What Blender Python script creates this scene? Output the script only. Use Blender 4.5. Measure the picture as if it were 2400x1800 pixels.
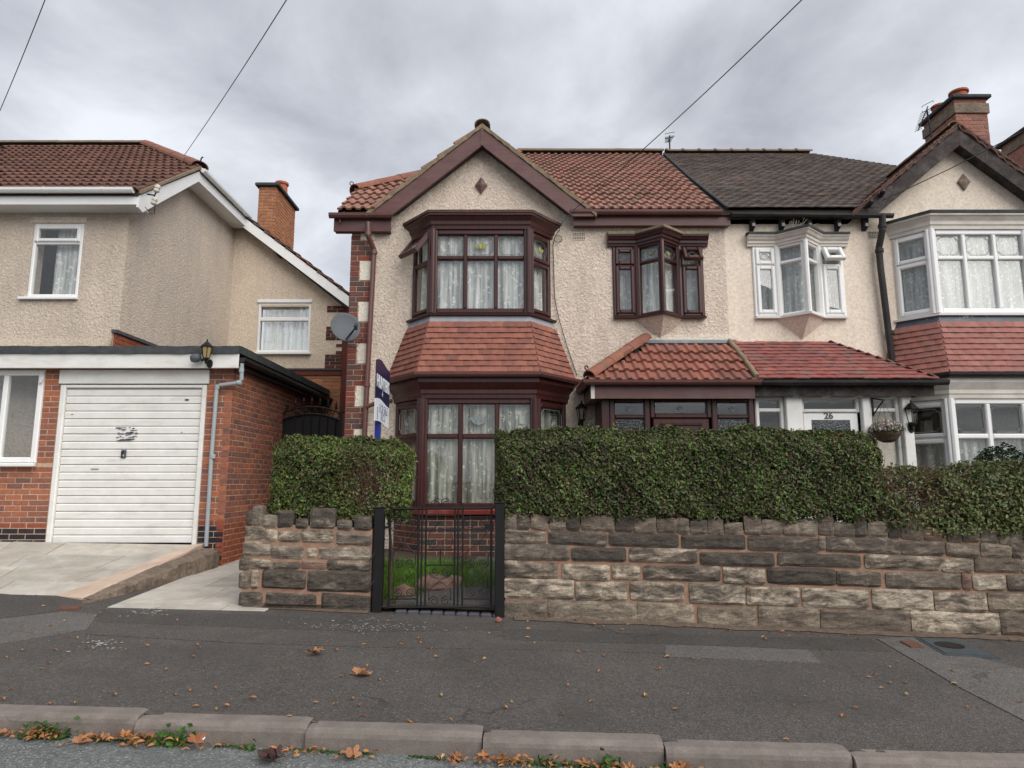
import bpy, math, random
import numpy as np
from mathutils import Vector, Matrix, noise as mnoise
R = random.Random(7)
scene = bpy.context.scene
for o in list(bpy.data.objects): bpy.data.objects.remove(o)
COL = scene.collection
# ---------------------------------------------------------------- camera
F = 1553.0; PITCH = math.radians(8.35); CAMZ = 1.29      # focal length in photo pixels (2400 wide)
SP, CP = math.sin(PITCH), math.cos(PITCH)
cam_d = bpy.data.cameras.new('camera'); cam = bpy.data.objects.new('camera', cam_d); COL.objects.link(cam)
cam_d.sensor_fit = 'HORIZONTAL'; cam_d.sensor_width = 36.0; cam_d.lens = 36.0 * F / 2400.0
cam_d.clip_start = 0.05; cam_d.clip_end = 2000
cam.location = (0, 0, CAMZ); cam.rotation_euler = (math.pi / 2 + PITCH, 0, 0)
scene.camera = cam
scene.view_settings.view_transform = 'Standard'; scene.view_settings.look = 'None'
scene.view_settings.gamma = 1.0; scene.view_settings.use_curve_mapping = False
scene.view_settings.exposure = 1.15
# ---------------------------------------------------------------- sky and sun (overcast)
SUN_EL, SUN_AZ = 41.0, 140.0           # degrees; azimuth clockwise from +Y: behind the camera, to the right
world = bpy.data.worlds.new('World'); scene.world = world; world.use_nodes = True
wn = world.node_tree.nodes; wl = world.node_tree.links; wn.clear()
def WN(t, **k):
    n = wn.new(t)
    for a, b in k.items(): setattr(n, a, b)
    return n
w_out = WN('ShaderNodeOutputWorld'); w_bg = WN('ShaderNodeBackground'); w_bg.inputs[1].default_value = 0.1
w_sky = WN('ShaderNodeTexSky', sky_type='NISHITA'); w_sky.sun_disc = False
w_sky.sun_elevation = math.radians(SUN_EL); w_sky.sun_rotation = math.radians(SUN_AZ)
w_tc = WN('ShaderNodeTexCoord'); w_sep = WN('ShaderNodeSeparateXYZ'); wl.new(w_tc.outputs['Generated'], w_sep.inputs[0])
w_z = WN('ShaderNodeMath', operation='ADD'); w_z.inputs[1].default_value = 0.28
w_zm = WN('ShaderNodeMath', operation='MAXIMUM'); w_zm.inputs[1].default_value = 0.0
wl.new(w_sep.outputs[2], w_zm.inputs[0]); wl.new(w_zm.outputs[0], w_z.inputs[0])
w_dx = WN('ShaderNodeMath', operation='DIVIDE'); w_dy = WN('ShaderNodeMath', operation='DIVIDE')
wl.new(w_sep.outputs[0], w_dx.inputs[0]); wl.new(w_z.outputs[0], w_dx.inputs[1])
wl.new(w_sep.outputs[1], w_dy.inputs[0]); wl.new(w_z.outputs[0], w_dy.inputs[1])
w_cmb = WN('ShaderNodeCombineXYZ'); wl.new(w_dx.outputs[0], w_cmb.inputs[0]); wl.new(w_dy.outputs[0], w_cmb.inputs[1])
w_cmb.inputs[2].default_value = 3.1
w_n1 = WN('ShaderNodeTexNoise'); w_n1.inputs['Scale'].default_value = 3.0; w_n1.inputs['Detail'].default_value = 7; w_n1.inputs['Roughness'].default_value = 0.56; w_n1.inputs['Distortion'].default_value = 0.25
w_n2 = WN('ShaderNodeTexNoise'); w_n2.inputs['Scale'].default_value = 0.75; w_n2.inputs['Detail'].default_value = 3
wl.new(w_cmb.outputs[0], w_n1.inputs['Vector']); wl.new(w_cmb.outputs[0], w_n2.inputs['Vector'])
w_mx = WN('ShaderNodeMix', data_type='FLOAT'); w_mx.inputs[0].default_value = 0.38
wl.new(w_n1.outputs['Fac'], w_mx.inputs[2]); wl.new(w_n2.outputs['Fac'], w_mx.inputs[3])
w_rp = WN('ShaderNodeValToRGB'); w_rp.color_ramp.elements[0].position = 0.34; w_rp.color_ramp.elements[0].color = (1.95, 2.02, 2.22, 1)
w_rp.color_ramp.elements[1].position = 0.65; w_rp.color_ramp.elements[1].color = (4.2, 4.32, 4.55, 1)
e = w_rp.color_ramp.elements.new(0.5); e.color = (2.95, 3.04, 3.28, 1)
wl.new(w_mx.outputs[0], w_rp.inputs[0])
w_mix = WN('ShaderNodeMix', data_type='RGBA'); w_mix.inputs[0].default_value = 0.93
wl.new(w_sky.outputs[0], w_mix.inputs[6]); wl.new(w_rp.outputs[0], w_mix.inputs[7])
wl.new(w_mix.outputs[2], w_bg.inputs[0]); wl.new(w_bg.outputs[0], w_out.inputs[0])
sun_d = bpy.data.lights.new('sun', 'SUN'); sun = bpy.data.objects.new('sun', sun_d); COL.objects.link(sun)
sun_d.energy = 1.5; sun_d.angle = math.radians(60); sun_d.color = (1.0, 0.965, 0.91)
_el, _az = math.radians(SUN_EL), math.radians(SUN_AZ)
_sd = Vector((math.sin(_az) * math.cos(_el), math.cos(_az) * math.cos(_el), math.sin(_el)))   # towards the sun
sun.rotation_euler = _sd.to_track_quat('Z', 'Y').to_euler(); sun.location = (-5, -20, 30)
# ---------------------------------------------------------------- pixel -> world (depth always comes from a plane of the place)
def kof(v): return CP - (900 - v) / F * SP
def P(u, v, Y):
    yc = (900 - v) / F; zc = Y / (CP - yc * SP)
    return Vector(((u - 1200) / F * zc, Y, CAMZ + zc * (SP + yc * CP)))
def PX(u, v, X):
    yc = (900 - v) / F; zc = X * F / (u - 1200)
    return Vector((X, zc * (CP - yc * SP), CAMZ + zc * (SP + yc * CP)))
def Zat(v, Y): return P(1200, v, Y).z
def Xat(u, v, Y): return P(u, v, Y).x
SY, SX = 0.063, 0.027                   # the street runs (1, -SY, -SX)
WALLQ, KERBQ = 6.58, 3.73
def gz(x, y): return -SX * x + 0.022 * (y + SY * x - WALLQ)          # pavement height
def rz(x, y): return -SX * x - 0.166 + 0.018 * (KERBQ - (y + SY * x))  # road height
def PQ(u, v, q=WALLQ):                  # onto the vertical street-parallel plane at offset q -> (a, h)
    yc = (900 - v) / F; xc = (u - 1200) / F
    zc = q / ((CP - yc * SP) + SY * xc)
    x = xc * zc; z = CAMZ + zc * (SP + yc * CP)
    return x, z + SX * x
def PG(u, v, fn=gz):                    # onto the pavement
    yc = (900 - v) / F; xc = (u - 1200) / F; lo, hi = 0.5, 60.0
    for _ in range(50):
        m = (lo + hi) / 2; x, y, z = xc * m, m * (CP - yc * SP), CAMZ + m * (SP + yc * CP)
        if z > fn(x, y): lo = m
        else: hi = m
    return Vector((x, y, fn(x, y)))
# ---------------------------------------------------------------- mesh helpers
WL = {}
class MB:
    def __init__(s): s.v = []; s.f = []
    def add(s, vs, fs):
        n = len(s.v); s.v += [tuple(p) for p in vs]; s.f += [tuple(i + n for i in f) for f in fs]
    def box(s, x0, x1, y0, y1, z0, z1, M=None):
        vs = [Vector(p) for p in ((x0,y0,z0),(x1,y0,z0),(x1,y1,z0),(x0,y1,z0),(x0,y0,z1),(x1,y0,z1),(x1,y1,z1),(x0,y1,z1))]
        if M is not None: vs = [M @ p for p in vs]
        s.add(vs, [(0,3,2,1),(4,5,6,7),(0,1,5,4),(1,2,6,5),(2,3,7,6),(3,0,4,7)])
    def bbox(s, x0, x1, y0, y1, z0, z1, b=0.006, M=None):     # box with chamfered edges
        rings = []
        for z, i in ((z0, b), (z0 + b, 0), (z1 - b, 0), (z1, b)):
            c = b
            rings.append([(x0+i+c,y0+i,z),(x1-i-c,y0+i,z),(x1-i,y0+i+c,z),(x1-i,y1-i-c,z),(x1-i-c,y1-i,z),(x0+i+c,y1-i,z),(x0+i,y1-i-c,z),(x0+i,y0+i+c,z)])
        if M is not None: rings = [[M @ Vector(p) for p in r] for r in rings]
        s.loft(rings)
    def loft(s, rings, cap=True, closed=True):
        n = len(rings[0]); vs = [p for r in rings for p in r]; fs = []
        for i in range(len(rings) - 1):
            for j in range(n if closed else n - 1):
                k = (j + 1) % n
                fs.append((i*n+j, i*n+k, (i+1)*n+k, (i+1)*n+j))
        if cap:
            fs.append(tuple(range(n - 1, -1, -1))); fs.append(tuple((len(rings)-1)*n + j for j in range(n)))
        s.add(vs, fs)
    def prism(s, poly, off):            # poly: list of 3D points, extruded by off
        off = Vector(off); a = [Vector(p) for p in poly]
        s.loft([a, [p + off for p in a]])
    def tube(s, pts, r, n=6, cap=True):
        pts = [Vector(p) for p in pts]; rings = []; up = None
        for i, p in enumerate(pts):
            d = (pts[min(i+1, len(pts)-1)] - pts[max(i-1, 0)]).normalized()
            if up is None:
                up = Vector((0,0,1)) if abs(d.z) < 0.9 else Vector((1,0,0))
            a = d.cross(up)
            if a.length < 1e-4: a = d.cross(Vector((0.3,0.8,0.1)))
            a.normalize(); b = a.cross(d).normalized(); up = b
            rr = r[i] if isinstance(r, (list, tuple)) else r
            rings.append([p + a * rr * math.cos(2*math.pi*k/n) + b * rr * math.sin(2*math.pi*k/n) for k in range(n)])
        s.loft(rings, cap)
    def lathe(s, base, prof, n=12, M=None):    # prof [(r, z)]
        base = Vector(base); rings = []
        for r, z in prof:
            ring = [Vector((r*math.cos(2*math.pi*k/n), r*math.sin(2*math.pi*k/n), z)) for k in range(n)]
            if M is not None: ring = [M @ p for p in ring]
            rings.append([base + p for p in ring])
        s.loft(rings)
    def sweep(s, path, prof, e0=None, e1=None, side=1):
        # path: plan points (x,y[,z]); prof: closed [(out, z)]; out = right-hand side of travel * side ; e0/e1: direction the end offsets follow
        pts = [Vector((p[0], p[1])) for p in path]; zs = [p[2] if len(p) > 2 else 0.0 for p in path]; rings = []
        ns = []
        for i in range(len(pts) - 1):
            d = (pts[i+1] - pts[i]).normalized(); ns.append(Vector((d.y, -d.x)) * side)
        for i, p in enumerate(pts):
            if i == 0: n = ns[0]; m = (Vector(e0) / Vector(e0).dot(n)) if e0 else n
            elif i == len(pts) - 1: n = ns[-1]; m = (Vector(e1) / Vector(e1).dot(n)) if e1 else n
            else:
                m = (ns[i-1] + ns[i]).normalized(); m = m / m.dot(ns[i])
            rings.append([Vector((p.x + m.x*o, p.y + m.y*o, zs[i] + z)) for o, z in prof])
        s.loft(rings)
    def build(s, name, mat, parent=None, smooth=False, origin=None):
        V = np.array(s.v, dtype=float)
        if origin is None:
            mn, mx = V.min(0), V.max(0); origin = Vector(((mn[0]+mx[0])/2, (mn[1]+mx[1])/2, mn[2]))
        me = bpy.data.meshes.new(name); me.from_pydata([tuple(p) for p in (V - np.array(origin))], [], s.f)
        me.validate(); me.update()
        import_fix(me)
        if mat: me.materials.append(M(mat))
        if smooth: me.polygons.foreach_set('use_smooth', [True] * len(me.polygons))
        return link(name, me, Vector(origin), parent)
import bmesh
def import_fix(me):
    bm = bmesh.new(); bm.from_mesh(me); bmesh.ops.recalc_face_normals(bm, faces=bm.faces); bm.to_mesh(me); bm.free()
def link(name, data, loc, parent=None, rot=None):
    o = bpy.data.objects.new(name, data); COL.objects.link(o)
    Mx = Matrix.Translation(loc)
    if rot is not None: Mx = Mx @ rot
    if parent is not None:
        o.parent = parent; pw = WL[parent.name]
        o.matrix_local = Matrix.Translation(-pw) @ Mx
    else: o.matrix_local = Mx
    WL[o.name] = Vector(loc)
    return o
def tag(o, label, cat, group=None, kind=None):
    if label: o['label'] = label
    if cat: o['category'] = cat
    if group: o['group'] = group
    if kind: o['kind'] = kind
    return o
def thing(name, label, cat, loc, group=None):
    o = bpy.data.objects.new(name, None); COL.objects.link(o); o.location = loc; o.empty_display_size = 0.2
    WL[o.name] = Vector(loc)
    return tag(o, label, cat, group)
def structure(o): o['kind'] = 'structure'; return o
class Facet:                            # a local frame on a wall: s along, h up, d outwards
    def __init__(s, o, t, n, up=(0,0,1)): s.o = Vector(o); s.t = Vector(t).normalized(); s.n = Vector(n).normalized(); s.up = Vector(up).normalized()
    def at(s, a, h, d=0.0): return s.o + s.t * a + s.up * h + s.n * d
    def box(s, mb, a0, a1, h0, h1, d0, d1):
        q = [s.at(a,h,d) for d in (d0,d1) for a,h in ((a0,h0),(a1,h0),(a1,h1),(a0,h1))]
        mb.add(q, [(0,3,2,1),(4,5,6,7),(0,1,5,4),(1,2,6,5),(2,3,7,6),(3,0,4,7)])
    def bar(s, mb, a0, a1, h0, h1, d0, d1, b=0.012):   # chamfered on its outer face
        r0 = [s.at(a,h,d0) for a,h in ((a0,h0),(a1,h0),(a1,h1),(a0,h1))]
        r1 = [s.at(a,h,d1-b) for a,h in ((a0,h0),(a1,h0),(a1,h1),(a0,h1))]
        r2 = [s.at(a,h,d1) for a,h in ((a0+b,h0+b),(a1-b,h0+b),(a1-b,h1-b),(a0+b,h1-b))]
        mb.loft([r0, r1, r2])
# ---------------------------------------------------------------- materials
MATS = {}
def M(name): return MATS[name]
def new_mat(name):
    m = bpy.data.materials.new(name); m.use_nodes = True; MATS[name] = m
    nt = m.node_tree; return m, nt.nodes, nt.links, nt.nodes['Principled BSDF']
def N(nodes, t, **k):
    n = nodes.new(t)
    for a, b in k.items():
        if a.startswith('i_'):
            n.inputs[a[2:].replace('_', ' ')].default_value = b
        else: setattr(n, a, b)
    return n
def c4(c): return (c[0], c[1], c[2], 1.0)
def vec(nodes, links, sc=(1,1,1), obj=False):
    if obj: g = N(nodes, 'ShaderNodeTexCoord'); src = g.outputs['Object']
    else: g = N(nodes, 'ShaderNodeNewGeometry'); src = g.outputs['Position']
    mp = N(nodes, 'ShaderNodeMapping'); mp.inputs['Scale'].default_value = sc; links.new(src, mp.inputs[0]); return mp.outputs[0]
def noise_fac(nodes, links, scale, detail=5, rough=0.6, sc=(1,1,1), lo=None, hi=None, dist=0.0, obj=False):
    n = N(nodes, 'ShaderNodeTexNoise'); n.inputs['Scale'].default_value = scale; n.inputs['Detail'].default_value = detail
    n.inputs['Roughness'].default_value = rough; n.inputs['Distortion'].default_value = dist
    links.new(vec(nodes, links, sc, obj), n.inputs['Vector'])
    if lo is None: return n.outputs['Fac']
    mr = N(nodes, 'ShaderNodeMapRange'); mr.inputs[1].default_value = lo; mr.inputs[2].default_value = hi
    links.new(n.outputs['Fac'], mr.inputs[0]); return mr.outputs[0]
def mixc(nodes, links, fac, a, b, blend='MIX'):
    m = N(nodes, 'ShaderNodeMix', data_type='RGBA', blend_type=blend)
    for i, x in ((0, fac), (6, a), (7, b)):
        if hasattr(x, 'is_linked') or hasattr(x, 'links'): links.new(x, m.inputs[i])
        elif isinstance(x, (int, float)): m.inputs[i].default_value = x
        else: m.inputs[i].default_value = c4(x)
    return m.outputs[2]
def rnd_pal(nodes, links, pal, src):
    rp = N(nodes, 'ShaderNodeValToRGB'); el = rp.color_ramp.elements
    while len(el) < len(pal): el.new(0.5)
    for i, c in enumerate(pal):
        el[i].position = i / max(1, len(pal) - 1) if src != 'const' else i / len(pal); el[i].color = c4(c)
    if src == 'object': links.new(N(nodes, 'ShaderNodeObjectInfo').outputs['Random'], rp.inputs[0])
    else: links.new(N(nodes, 'ShaderNodeNewGeometry').outputs['Random Per Island'], rp.inputs[0])
    return rp.outputs[0]
def bump(nodes, links, bsdf, hs, strength=0.4, dist=0.01):
    prev = None
    for h, st, ds in hs:
        b = N(nodes, 'ShaderNodeBump'); b.inputs['Strength'].default_value = st; b.inputs['Distance'].default_value = ds
        links.new(h, b.inputs['Height'])
        if prev: links.new(prev, b.inputs['Normal'])
        prev = b.outputs[0]
    links.new(prev, bsdf.inputs['Normal'])
def pmat(name, pal, src=None, var=0.25, vscale=6, dirt=None, dirt_amt=0.5, dscale=2.0, dsc=(1,1,1), dlo=0.45, dhi=0.7, rough=0.75, spec=0.3, bumps=(), metal=0.0, vsc=(1,1,1), fine=0.0):
    m, nd, lk, b = new_mat(name)
    col = rnd_pal(nd, lk, pal, src) if src else None
    if col is None:
        if len(pal) > 1: col = mixc(nd, lk, noise_fac(nd, lk, vscale * 0.4, 5, 0.6, vsc, 0.35, 0.65), pal[0], pal[1])
        else: col = mixc(nd, lk, 0.0, pal[0], pal[0])
    nf = noise_fac(nd, lk, vscale, 6, 0.65, vsc, 0.25, 0.75)
    mr = N(nd, 'ShaderNodeMapRange'); mr.inputs[3].default_value = 1 - var; mr.inputs[4].default_value = 1 + var; lk.new(nf, mr.inputs[0])
    col = mixc(nd, lk, 1.0, col, mr.outputs[0], 'MULTIPLY')
    if fine:
        ff = noise_fac(nd, lk, 180, 3, 0.7, (1,1,1), 0.3, 0.7)
        mr = N(nd, 'ShaderNodeMapRange'); mr.inputs[3].default_value = 1 - fine; mr.inputs[4].default_value = 1 + fine; lk.new(ff, mr.inputs[0])
        col = mixc(nd, lk, 1.0, col, mr.outputs[0], 'MULTIPLY')
    if dirt:
        f = noise_fac(nd, lk, dscale, 7, 0.7, dsc, dlo, dhi, 0.3)
        mm = N(nd, 'ShaderNodeMath', operation='MULTIPLY'); mm.inputs[1].default_value = dirt_amt; lk.new(f, mm.inputs[0])
        col = mixc(nd, lk, mm.outputs[0], col, dirt)
    lk.new(col, b.inputs['Base Color']); b.inputs['Roughness'].default_value = rough; b.inputs['Metallic'].default_value = metal
    b.inputs['Specular IOR Level'].default_value = spec
    if bumps:
        bump(nd, lk, b, [(noise_fac(nd, lk, s, 4, 0.6, bs), st, ds) for s, st, ds, bs in bumps])
    return m
def render_mat(name, c1, c2, dirt, amt, rough_scale, strength):
    m, nd, lk, b = new_mat(name)
    col = mixc(nd, lk, noise_fac(nd, lk, 1.3, 6, 0.65, (1,1,1), 0.35, 0.65), c1, c2)
    col = mixc(nd, lk, 1.0, col, mixc(nd, lk, noise_fac(nd, lk, 35, 4, 0.6, (1,1,1), 0.3, 0.7), (0.80,0.79,0.77), (1.12,1.12,1.12)), 'MULTIPLY')
    f = noise_fac(nd, lk, 1.4, 9, 0.74, (1.8,1.8,0.38), 0.47, 0.72, 0.4)
    mm = N(nd, 'ShaderNodeMath', operation='MULTIPLY'); mm.inputs[1].default_value = amt; lk.new(f, mm.inputs[0])
    col = mixc(nd, lk, mm.outputs[0], col, dirt)
    lk.new(col, b.inputs['Base Color']); b.inputs['Roughness'].default_value = 0.9; b.inputs['Specular IOR Level'].default_value = 0.2
    hs = []
    if strength:
        v = N(nd, 'ShaderNodeTexVoronoi', feature='SMOOTH_F1'); v.inputs['Scale'].default_value = rough_scale
        wv = noise_fac(nd, lk, rough_scale * 0.6, 3, 0.6)
        av = N(nd, 'ShaderNodeVectorMath', operation='ADD'); sv = N(nd, 'ShaderNodeVectorMath', operation='SCALE'); sv.inputs['Scale'].default_value = 0.06
        cc = N(nd, 'ShaderNodeCombineXYZ'); lk.new(wv, cc.inputs[0]); lk.new(wv, cc.inputs[2]); lk.new(cc.outputs[0], sv.inputs[0])
        lk.new(vec(nd, lk), av.inputs[0]); lk.new(sv.outputs[0], av.inputs[1]); lk.new(av.outputs[0], v.inputs['Vector'])
        hs = [(noise_fac(nd, lk, rough_scale * 0.8, 5, 0.7, (1,1,1), None, None, 1.2), strength, 0.03), (v.outputs['Distance'], strength * 0.6, 0.02)]
    else: hs = [(noise_fac(nd, lk, 120, 3), 0.15, 0.004), (noise_fac(nd, lk, 3, 3), 0.2, 0.02)]
    bump(nd, lk, b, hs)
render_mat('render_brown_house', (0.82,0.705,0.60), (0.77,0.65,0.545), (0.45,0.365,0.295), 0.55, 33, 1.0)
render_mat('render_left_front', (0.69,0.585,0.49), (0.62,0.52,0.43), (0.41,0.355,0.31), 0.6, 30, 0.9)
render_mat('render_left_side', (0.600,0.516,0.444), (0.672,0.570,0.474), (0.444,0.396,0.354), 0.7, 34, 0.8)
render_mat('render_rear', (0.70,0.595,0.475), (0.64,0.54,0.43), (0.47,0.40,0.33), 0.45, 40, 0.6)
render_mat('render_smooth', (0.79,0.69,0.58), (0.75,0.645,0.54), (0.52,0.44,0.365), 0.4, 0, 0)
render_mat('render_patch', (0.80,0.74,0.64), (0.74,0.67,0.56), (0.5,0.45,0.38), 0.5, 30, 0.6)
pmat('mahogany', [(0.040,0.0115,0.0105),(0.058,0.016,0.0135)], var=0.35, vscale=40, vsc=(1,1,0.08), rough=0.32, spec=0.5)
pmat('fascia_brown', [(0.115,0.050,0.045),(0.095,0.040,0.038)], var=0.2, vscale=25, vsc=(0.1,1,1), dirt=(0.22,0.14,0.13), dirt_amt=0.3, rough=0.45, spec=0.4)
pmat('gutter_brown', [(0.125,0.050,0.042)], var=0.15, vscale=12, dirt=(0.07,0.05,0.045), dirt_amt=0.5, rough=0.4, spec=0.5)
pmat('white_upvc', [(0.80,0.80,0.79)], var=0.05, vscale=3, dirt=(0.52,0.50,0.46), dirt_amt=0.25, dscale=3, rough=0.35, spec=0.5)
pmat('white_paint', [(0.76,0.75,0.72),(0.70,0.69,0.65)], var=0.07, vscale=5, dirt=(0.42,0.38,0.33), dirt_amt=0.5, dscale=4, dsc=(0.5,1,2), dlo=0.52, dhi=0.75, rough=0.55)
pmat('black_iron', [(0.0075,0.0075,0.0085)], var=0.3, vscale=30, dirt=(0.04,0.028,0.022), dirt_amt=0.2, rough=0.5, spec=0.3)
pmat('black_gutter', [(0.020,0.018,0.018)], var=0.4, vscale=10, dirt=(0.08,0.07,0.06), dirt_amt=0.4, rough=0.5)
pmat('old_timber', [(0.055,0.042,0.038),(0.030,0.024,0.024)], var=0.4, vscale=18, dirt=(0.14,0.125,0.12), dirt_amt=0.55, dscale=6, rough=0.85, bumps=((40,0.5,0.01,(1,1,1)),))
BR_RED = [(0.325,0.121,0.074),(0.235,0.099,0.074),(0.392,0.143,0.078),(0.202,0.095,0.078),(0.314,0.123,0.081),(0.168,0.090,0.078),(0.437,0.151,0.072)]
BR_OLD = [(0.25,0.066,0.046),(0.19,0.056,0.044),(0.085,0.068,0.068),(0.27,0.072,0.050),(0.15,0.06,0.05),(0.10,0.078,0.074),(0.23,0.062,0.046)]
for nm, pal in (('garage', BR_RED), ('old', BR_OLD), ('plinth', [(0.29,0.085,0.045),(0.25,0.072,0.042),(0.32,0.10,0.05)]), ('orange', [(0.38,0.165,0.082),(0.33,0.14,0.075),(0.42,0.19,0.095),(0.27,0.125,0.075)]), ('dark', [(0.11,0.035,0.028),(0.07,0.032,0.03),(0.15,0.042,0.03),(0.05,0.04,0.042)]), ('bay', [(0.16,0.062,0.05),(0.10,0.060,0.058),(0.065,0.056,0.058),(0.19,0.074,0.058),(0.14,0.058,0.05),(0.21,0.08,0.06)]), ('pink', [(0.33,0.14,0.105),(0.28,0.125,0.10),(0.36,0.165,0.125),(0.22,0.115,0.10)]), ('painted', [(0.020,0.022,0.03),(0.03,0.03,0.036),(0.022,0.024,0.03),(0.12,0.035,0.025)])):
    for src in ('object', 'island'):
        pmat('brick_%s_%s' % (nm, src), pal, src=src, var=0.28, vscale=24, dirt=(0.10,0.07,0.06), dirt_amt=0.35, dscale=9, rough=0.88, spec=0.15, fine=0.15, bumps=((70,0.5,0.006,(1,1,1)),))
pmat('mortar', [(0.42,0.24,0.16),(0.36,0.20,0.14)], var=0.2, vscale=20, rough=0.95, spec=0.1, fine=0.2, bumps=((120,0.4,0.004,(1,1,1)),))
pmat('mortar_pale', [(0.50,0.37,0.27),(0.42,0.30,0.22)], var=0.2, vscale=20, rough=0.95, spec=0.1, fine=0.2)
pmat('mortar_wall', [(0.36,0.215,0.145),(0.28,0.175,0.125)], var=0.3, vscale=14, dirt=(0.20,0.155,0.125), dirt_amt=0.55, dscale=3, rough=0.95, spec=0.1, fine=0.2, bumps=((60,0.6,0.01,(1,1,1)),))
TL = [(0.30,0.150,0.112),(0.24,0.130,0.10),(0.33,0.165,0.125),(0.22,0.135,0.098),(0.29,0.155,0.128),(0.34,0.17,0.125)]
pmat('tile_main', TL, src='object', var=0.22, vscale=14, dirt=(0.12,0.075,0.06), dirt_amt=0.55, dscale=3.5, rough=0.85, spec=0.2, fine=0.15)
pmat('tile_left', [(0.150,0.077,0.060),(0.125,0.066,0.053),(0.17,0.085,0.065),(0.14,0.075,0.060)], src='object', var=0.22, vscale=14, dirt=(0.06,0.04,0.035), dirt_amt=0.6, dscale=2, rough=0.85, spec=0.2, fine=0.15)
pmat('tile_bay', [(0.255,0.098,0.072),(0.215,0.088,0.067),(0.29,0.112,0.080),(0.18,0.080,0.066),(0.265,0.104,0.075),(0.28,0.12,0.086)], src='object', var=0.18, vscale=12, dirt=(0.14,0.065,0.05), dirt_amt=0.4, dscale=5, rough=0.8, spec=0.2, fine=0.12)
pmat('tile_bay_pale', [(0.29,0.118,0.095),(0.25,0.104,0.087),(0.33,0.14,0.112),(0.27,0.12,0.10)], src='object', var=0.2, vscale=12, dirt=(0.22,0.14,0.12), dirt_amt=0.5, dscale=5, rough=0.8, spec=0.25, fine=0.12)
pmat('tile_porch', [(0.25,0.070,0.058),(0.20,0.062,0.054),(0.28,0.086,0.070),(0.17,0.060,0.056),(0.24,0.10,0.088)], src='object', var=0.32, vscale=12, dirt=(0.16,0.125,0.11), dirt_amt=0.65, dscale=5, rough=0.65, spec=0.3, fine=0.12)
pmat('tile_dark', [(0.125,0.104,0.095),(0.095,0.082,0.078),(0.16,0.132,0.118),(0.11,0.092,0.086),(0.135,0.106,0.096),(0.19,0.135,0.11)], src='island', var=0.3, vscale=8, dirt=(0.22,0.195,0.175), dirt_amt=0.5, dscale=3, rough=0.9, spec=0.15, fine=0.2)
pmat('tile_verge', [(0.10,0.055,0.045),(0.20,0.085,0.06),(0.07,0.05,0.045),(0.16,0.10,0.08)], src='island', var=0.3, vscale=8, dirt=(0.16,0.13,0.11), dirt_amt=0.5, rough=0.9, spec=0.15)
pmat('ridge_brown', [(0.25,0.10,0.065),(0.21,0.085,0.06)], src='object', var=0.2, vscale=10, dirt=(0.12,0.10,0.07), dirt_amt=0.6, dscale=4, rough=0.85)
pmat('ridge_moss', [(0.20,0.14,0.10),(0.16,0.12,0.085),(0.22,0.13,0.10)], src='object', var=0.25, vscale=10, dirt=(0.12,0.115,0.07), dirt_amt=0.7, dscale=6, rough=0.9)
pmat('verge_mortar', [(0.27,0.21,0.14),(0.20,0.155,0.105)], var=0.3, vscale=16, dirt=(0.12,0.11,0.06), dirt_amt=0.6, dscale=8, rough=0.95, bumps=((60,0.6,0.01,(1,1,1)),))
pmat('roof_deck', [(0.045,0.035,0.03)], rough=0.95)
pmat('dark_inside', [(0.10,0.095,0.09)], rough=0.95)
pmat('lead', [(0.21,0.225,0.25),(0.26,0.27,0.29)], var=0.2, vscale=9, dirt=(0.40,0.40,0.40), dirt_amt=0.3, rough=0.5, spec=0.4)
pmat('lead_dark', [(0.05,0.06,0.075),(0.085,0.10,0.12)], var=0.3, vscale=9, dirt=(0.6,0.58,0.55), dirt_amt=0.8, dscale=9, dlo=0.6, dhi=0.63, rough=0.5, spec=0.4)
pmat('felt', [(0.045,0.05,0.052),(0.065,0.07,0.07)], var=0.3, vscale=15, rough=0.95, bumps=((80,0.5,0.008,(1,1,1)),))
pmat('concrete_slab', [(0.43,0.395,0.345),(0.36,0.33,0.285),(0.48,0.44,0.385),(0.40,0.375,0.335)], src='object', var=0.2, vscale=3.5, dirt=(0.25,0.215,0.17), dirt_amt=0.6, dscale=2.6, rough=0.85, fine=0.1)
pmat('slab_joint', [(0.20,0.16,0.12)], rough=0.95)
pmat('edge_concrete', [(0.24,0.18,0.135),(0.16,0.125,0.10)], var=0.35, vscale=9, dirt=(0.075,0.06,0.048), dirt_amt=0.6, dscale=5, rough=0.95, fine=0.25, bumps=((25,0.8,0.03,(1,1,1)),(90,0.5,0.008,(1,1,1))))
pmat('edge_mortar', [(0.56,0.42,0.33),(0.50,0.38,0.30)], var=0.15, vscale=5, dirt=(0.33,0.25,0.19), dirt_amt=0.4, rough=0.95, fine=0.1)
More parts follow.
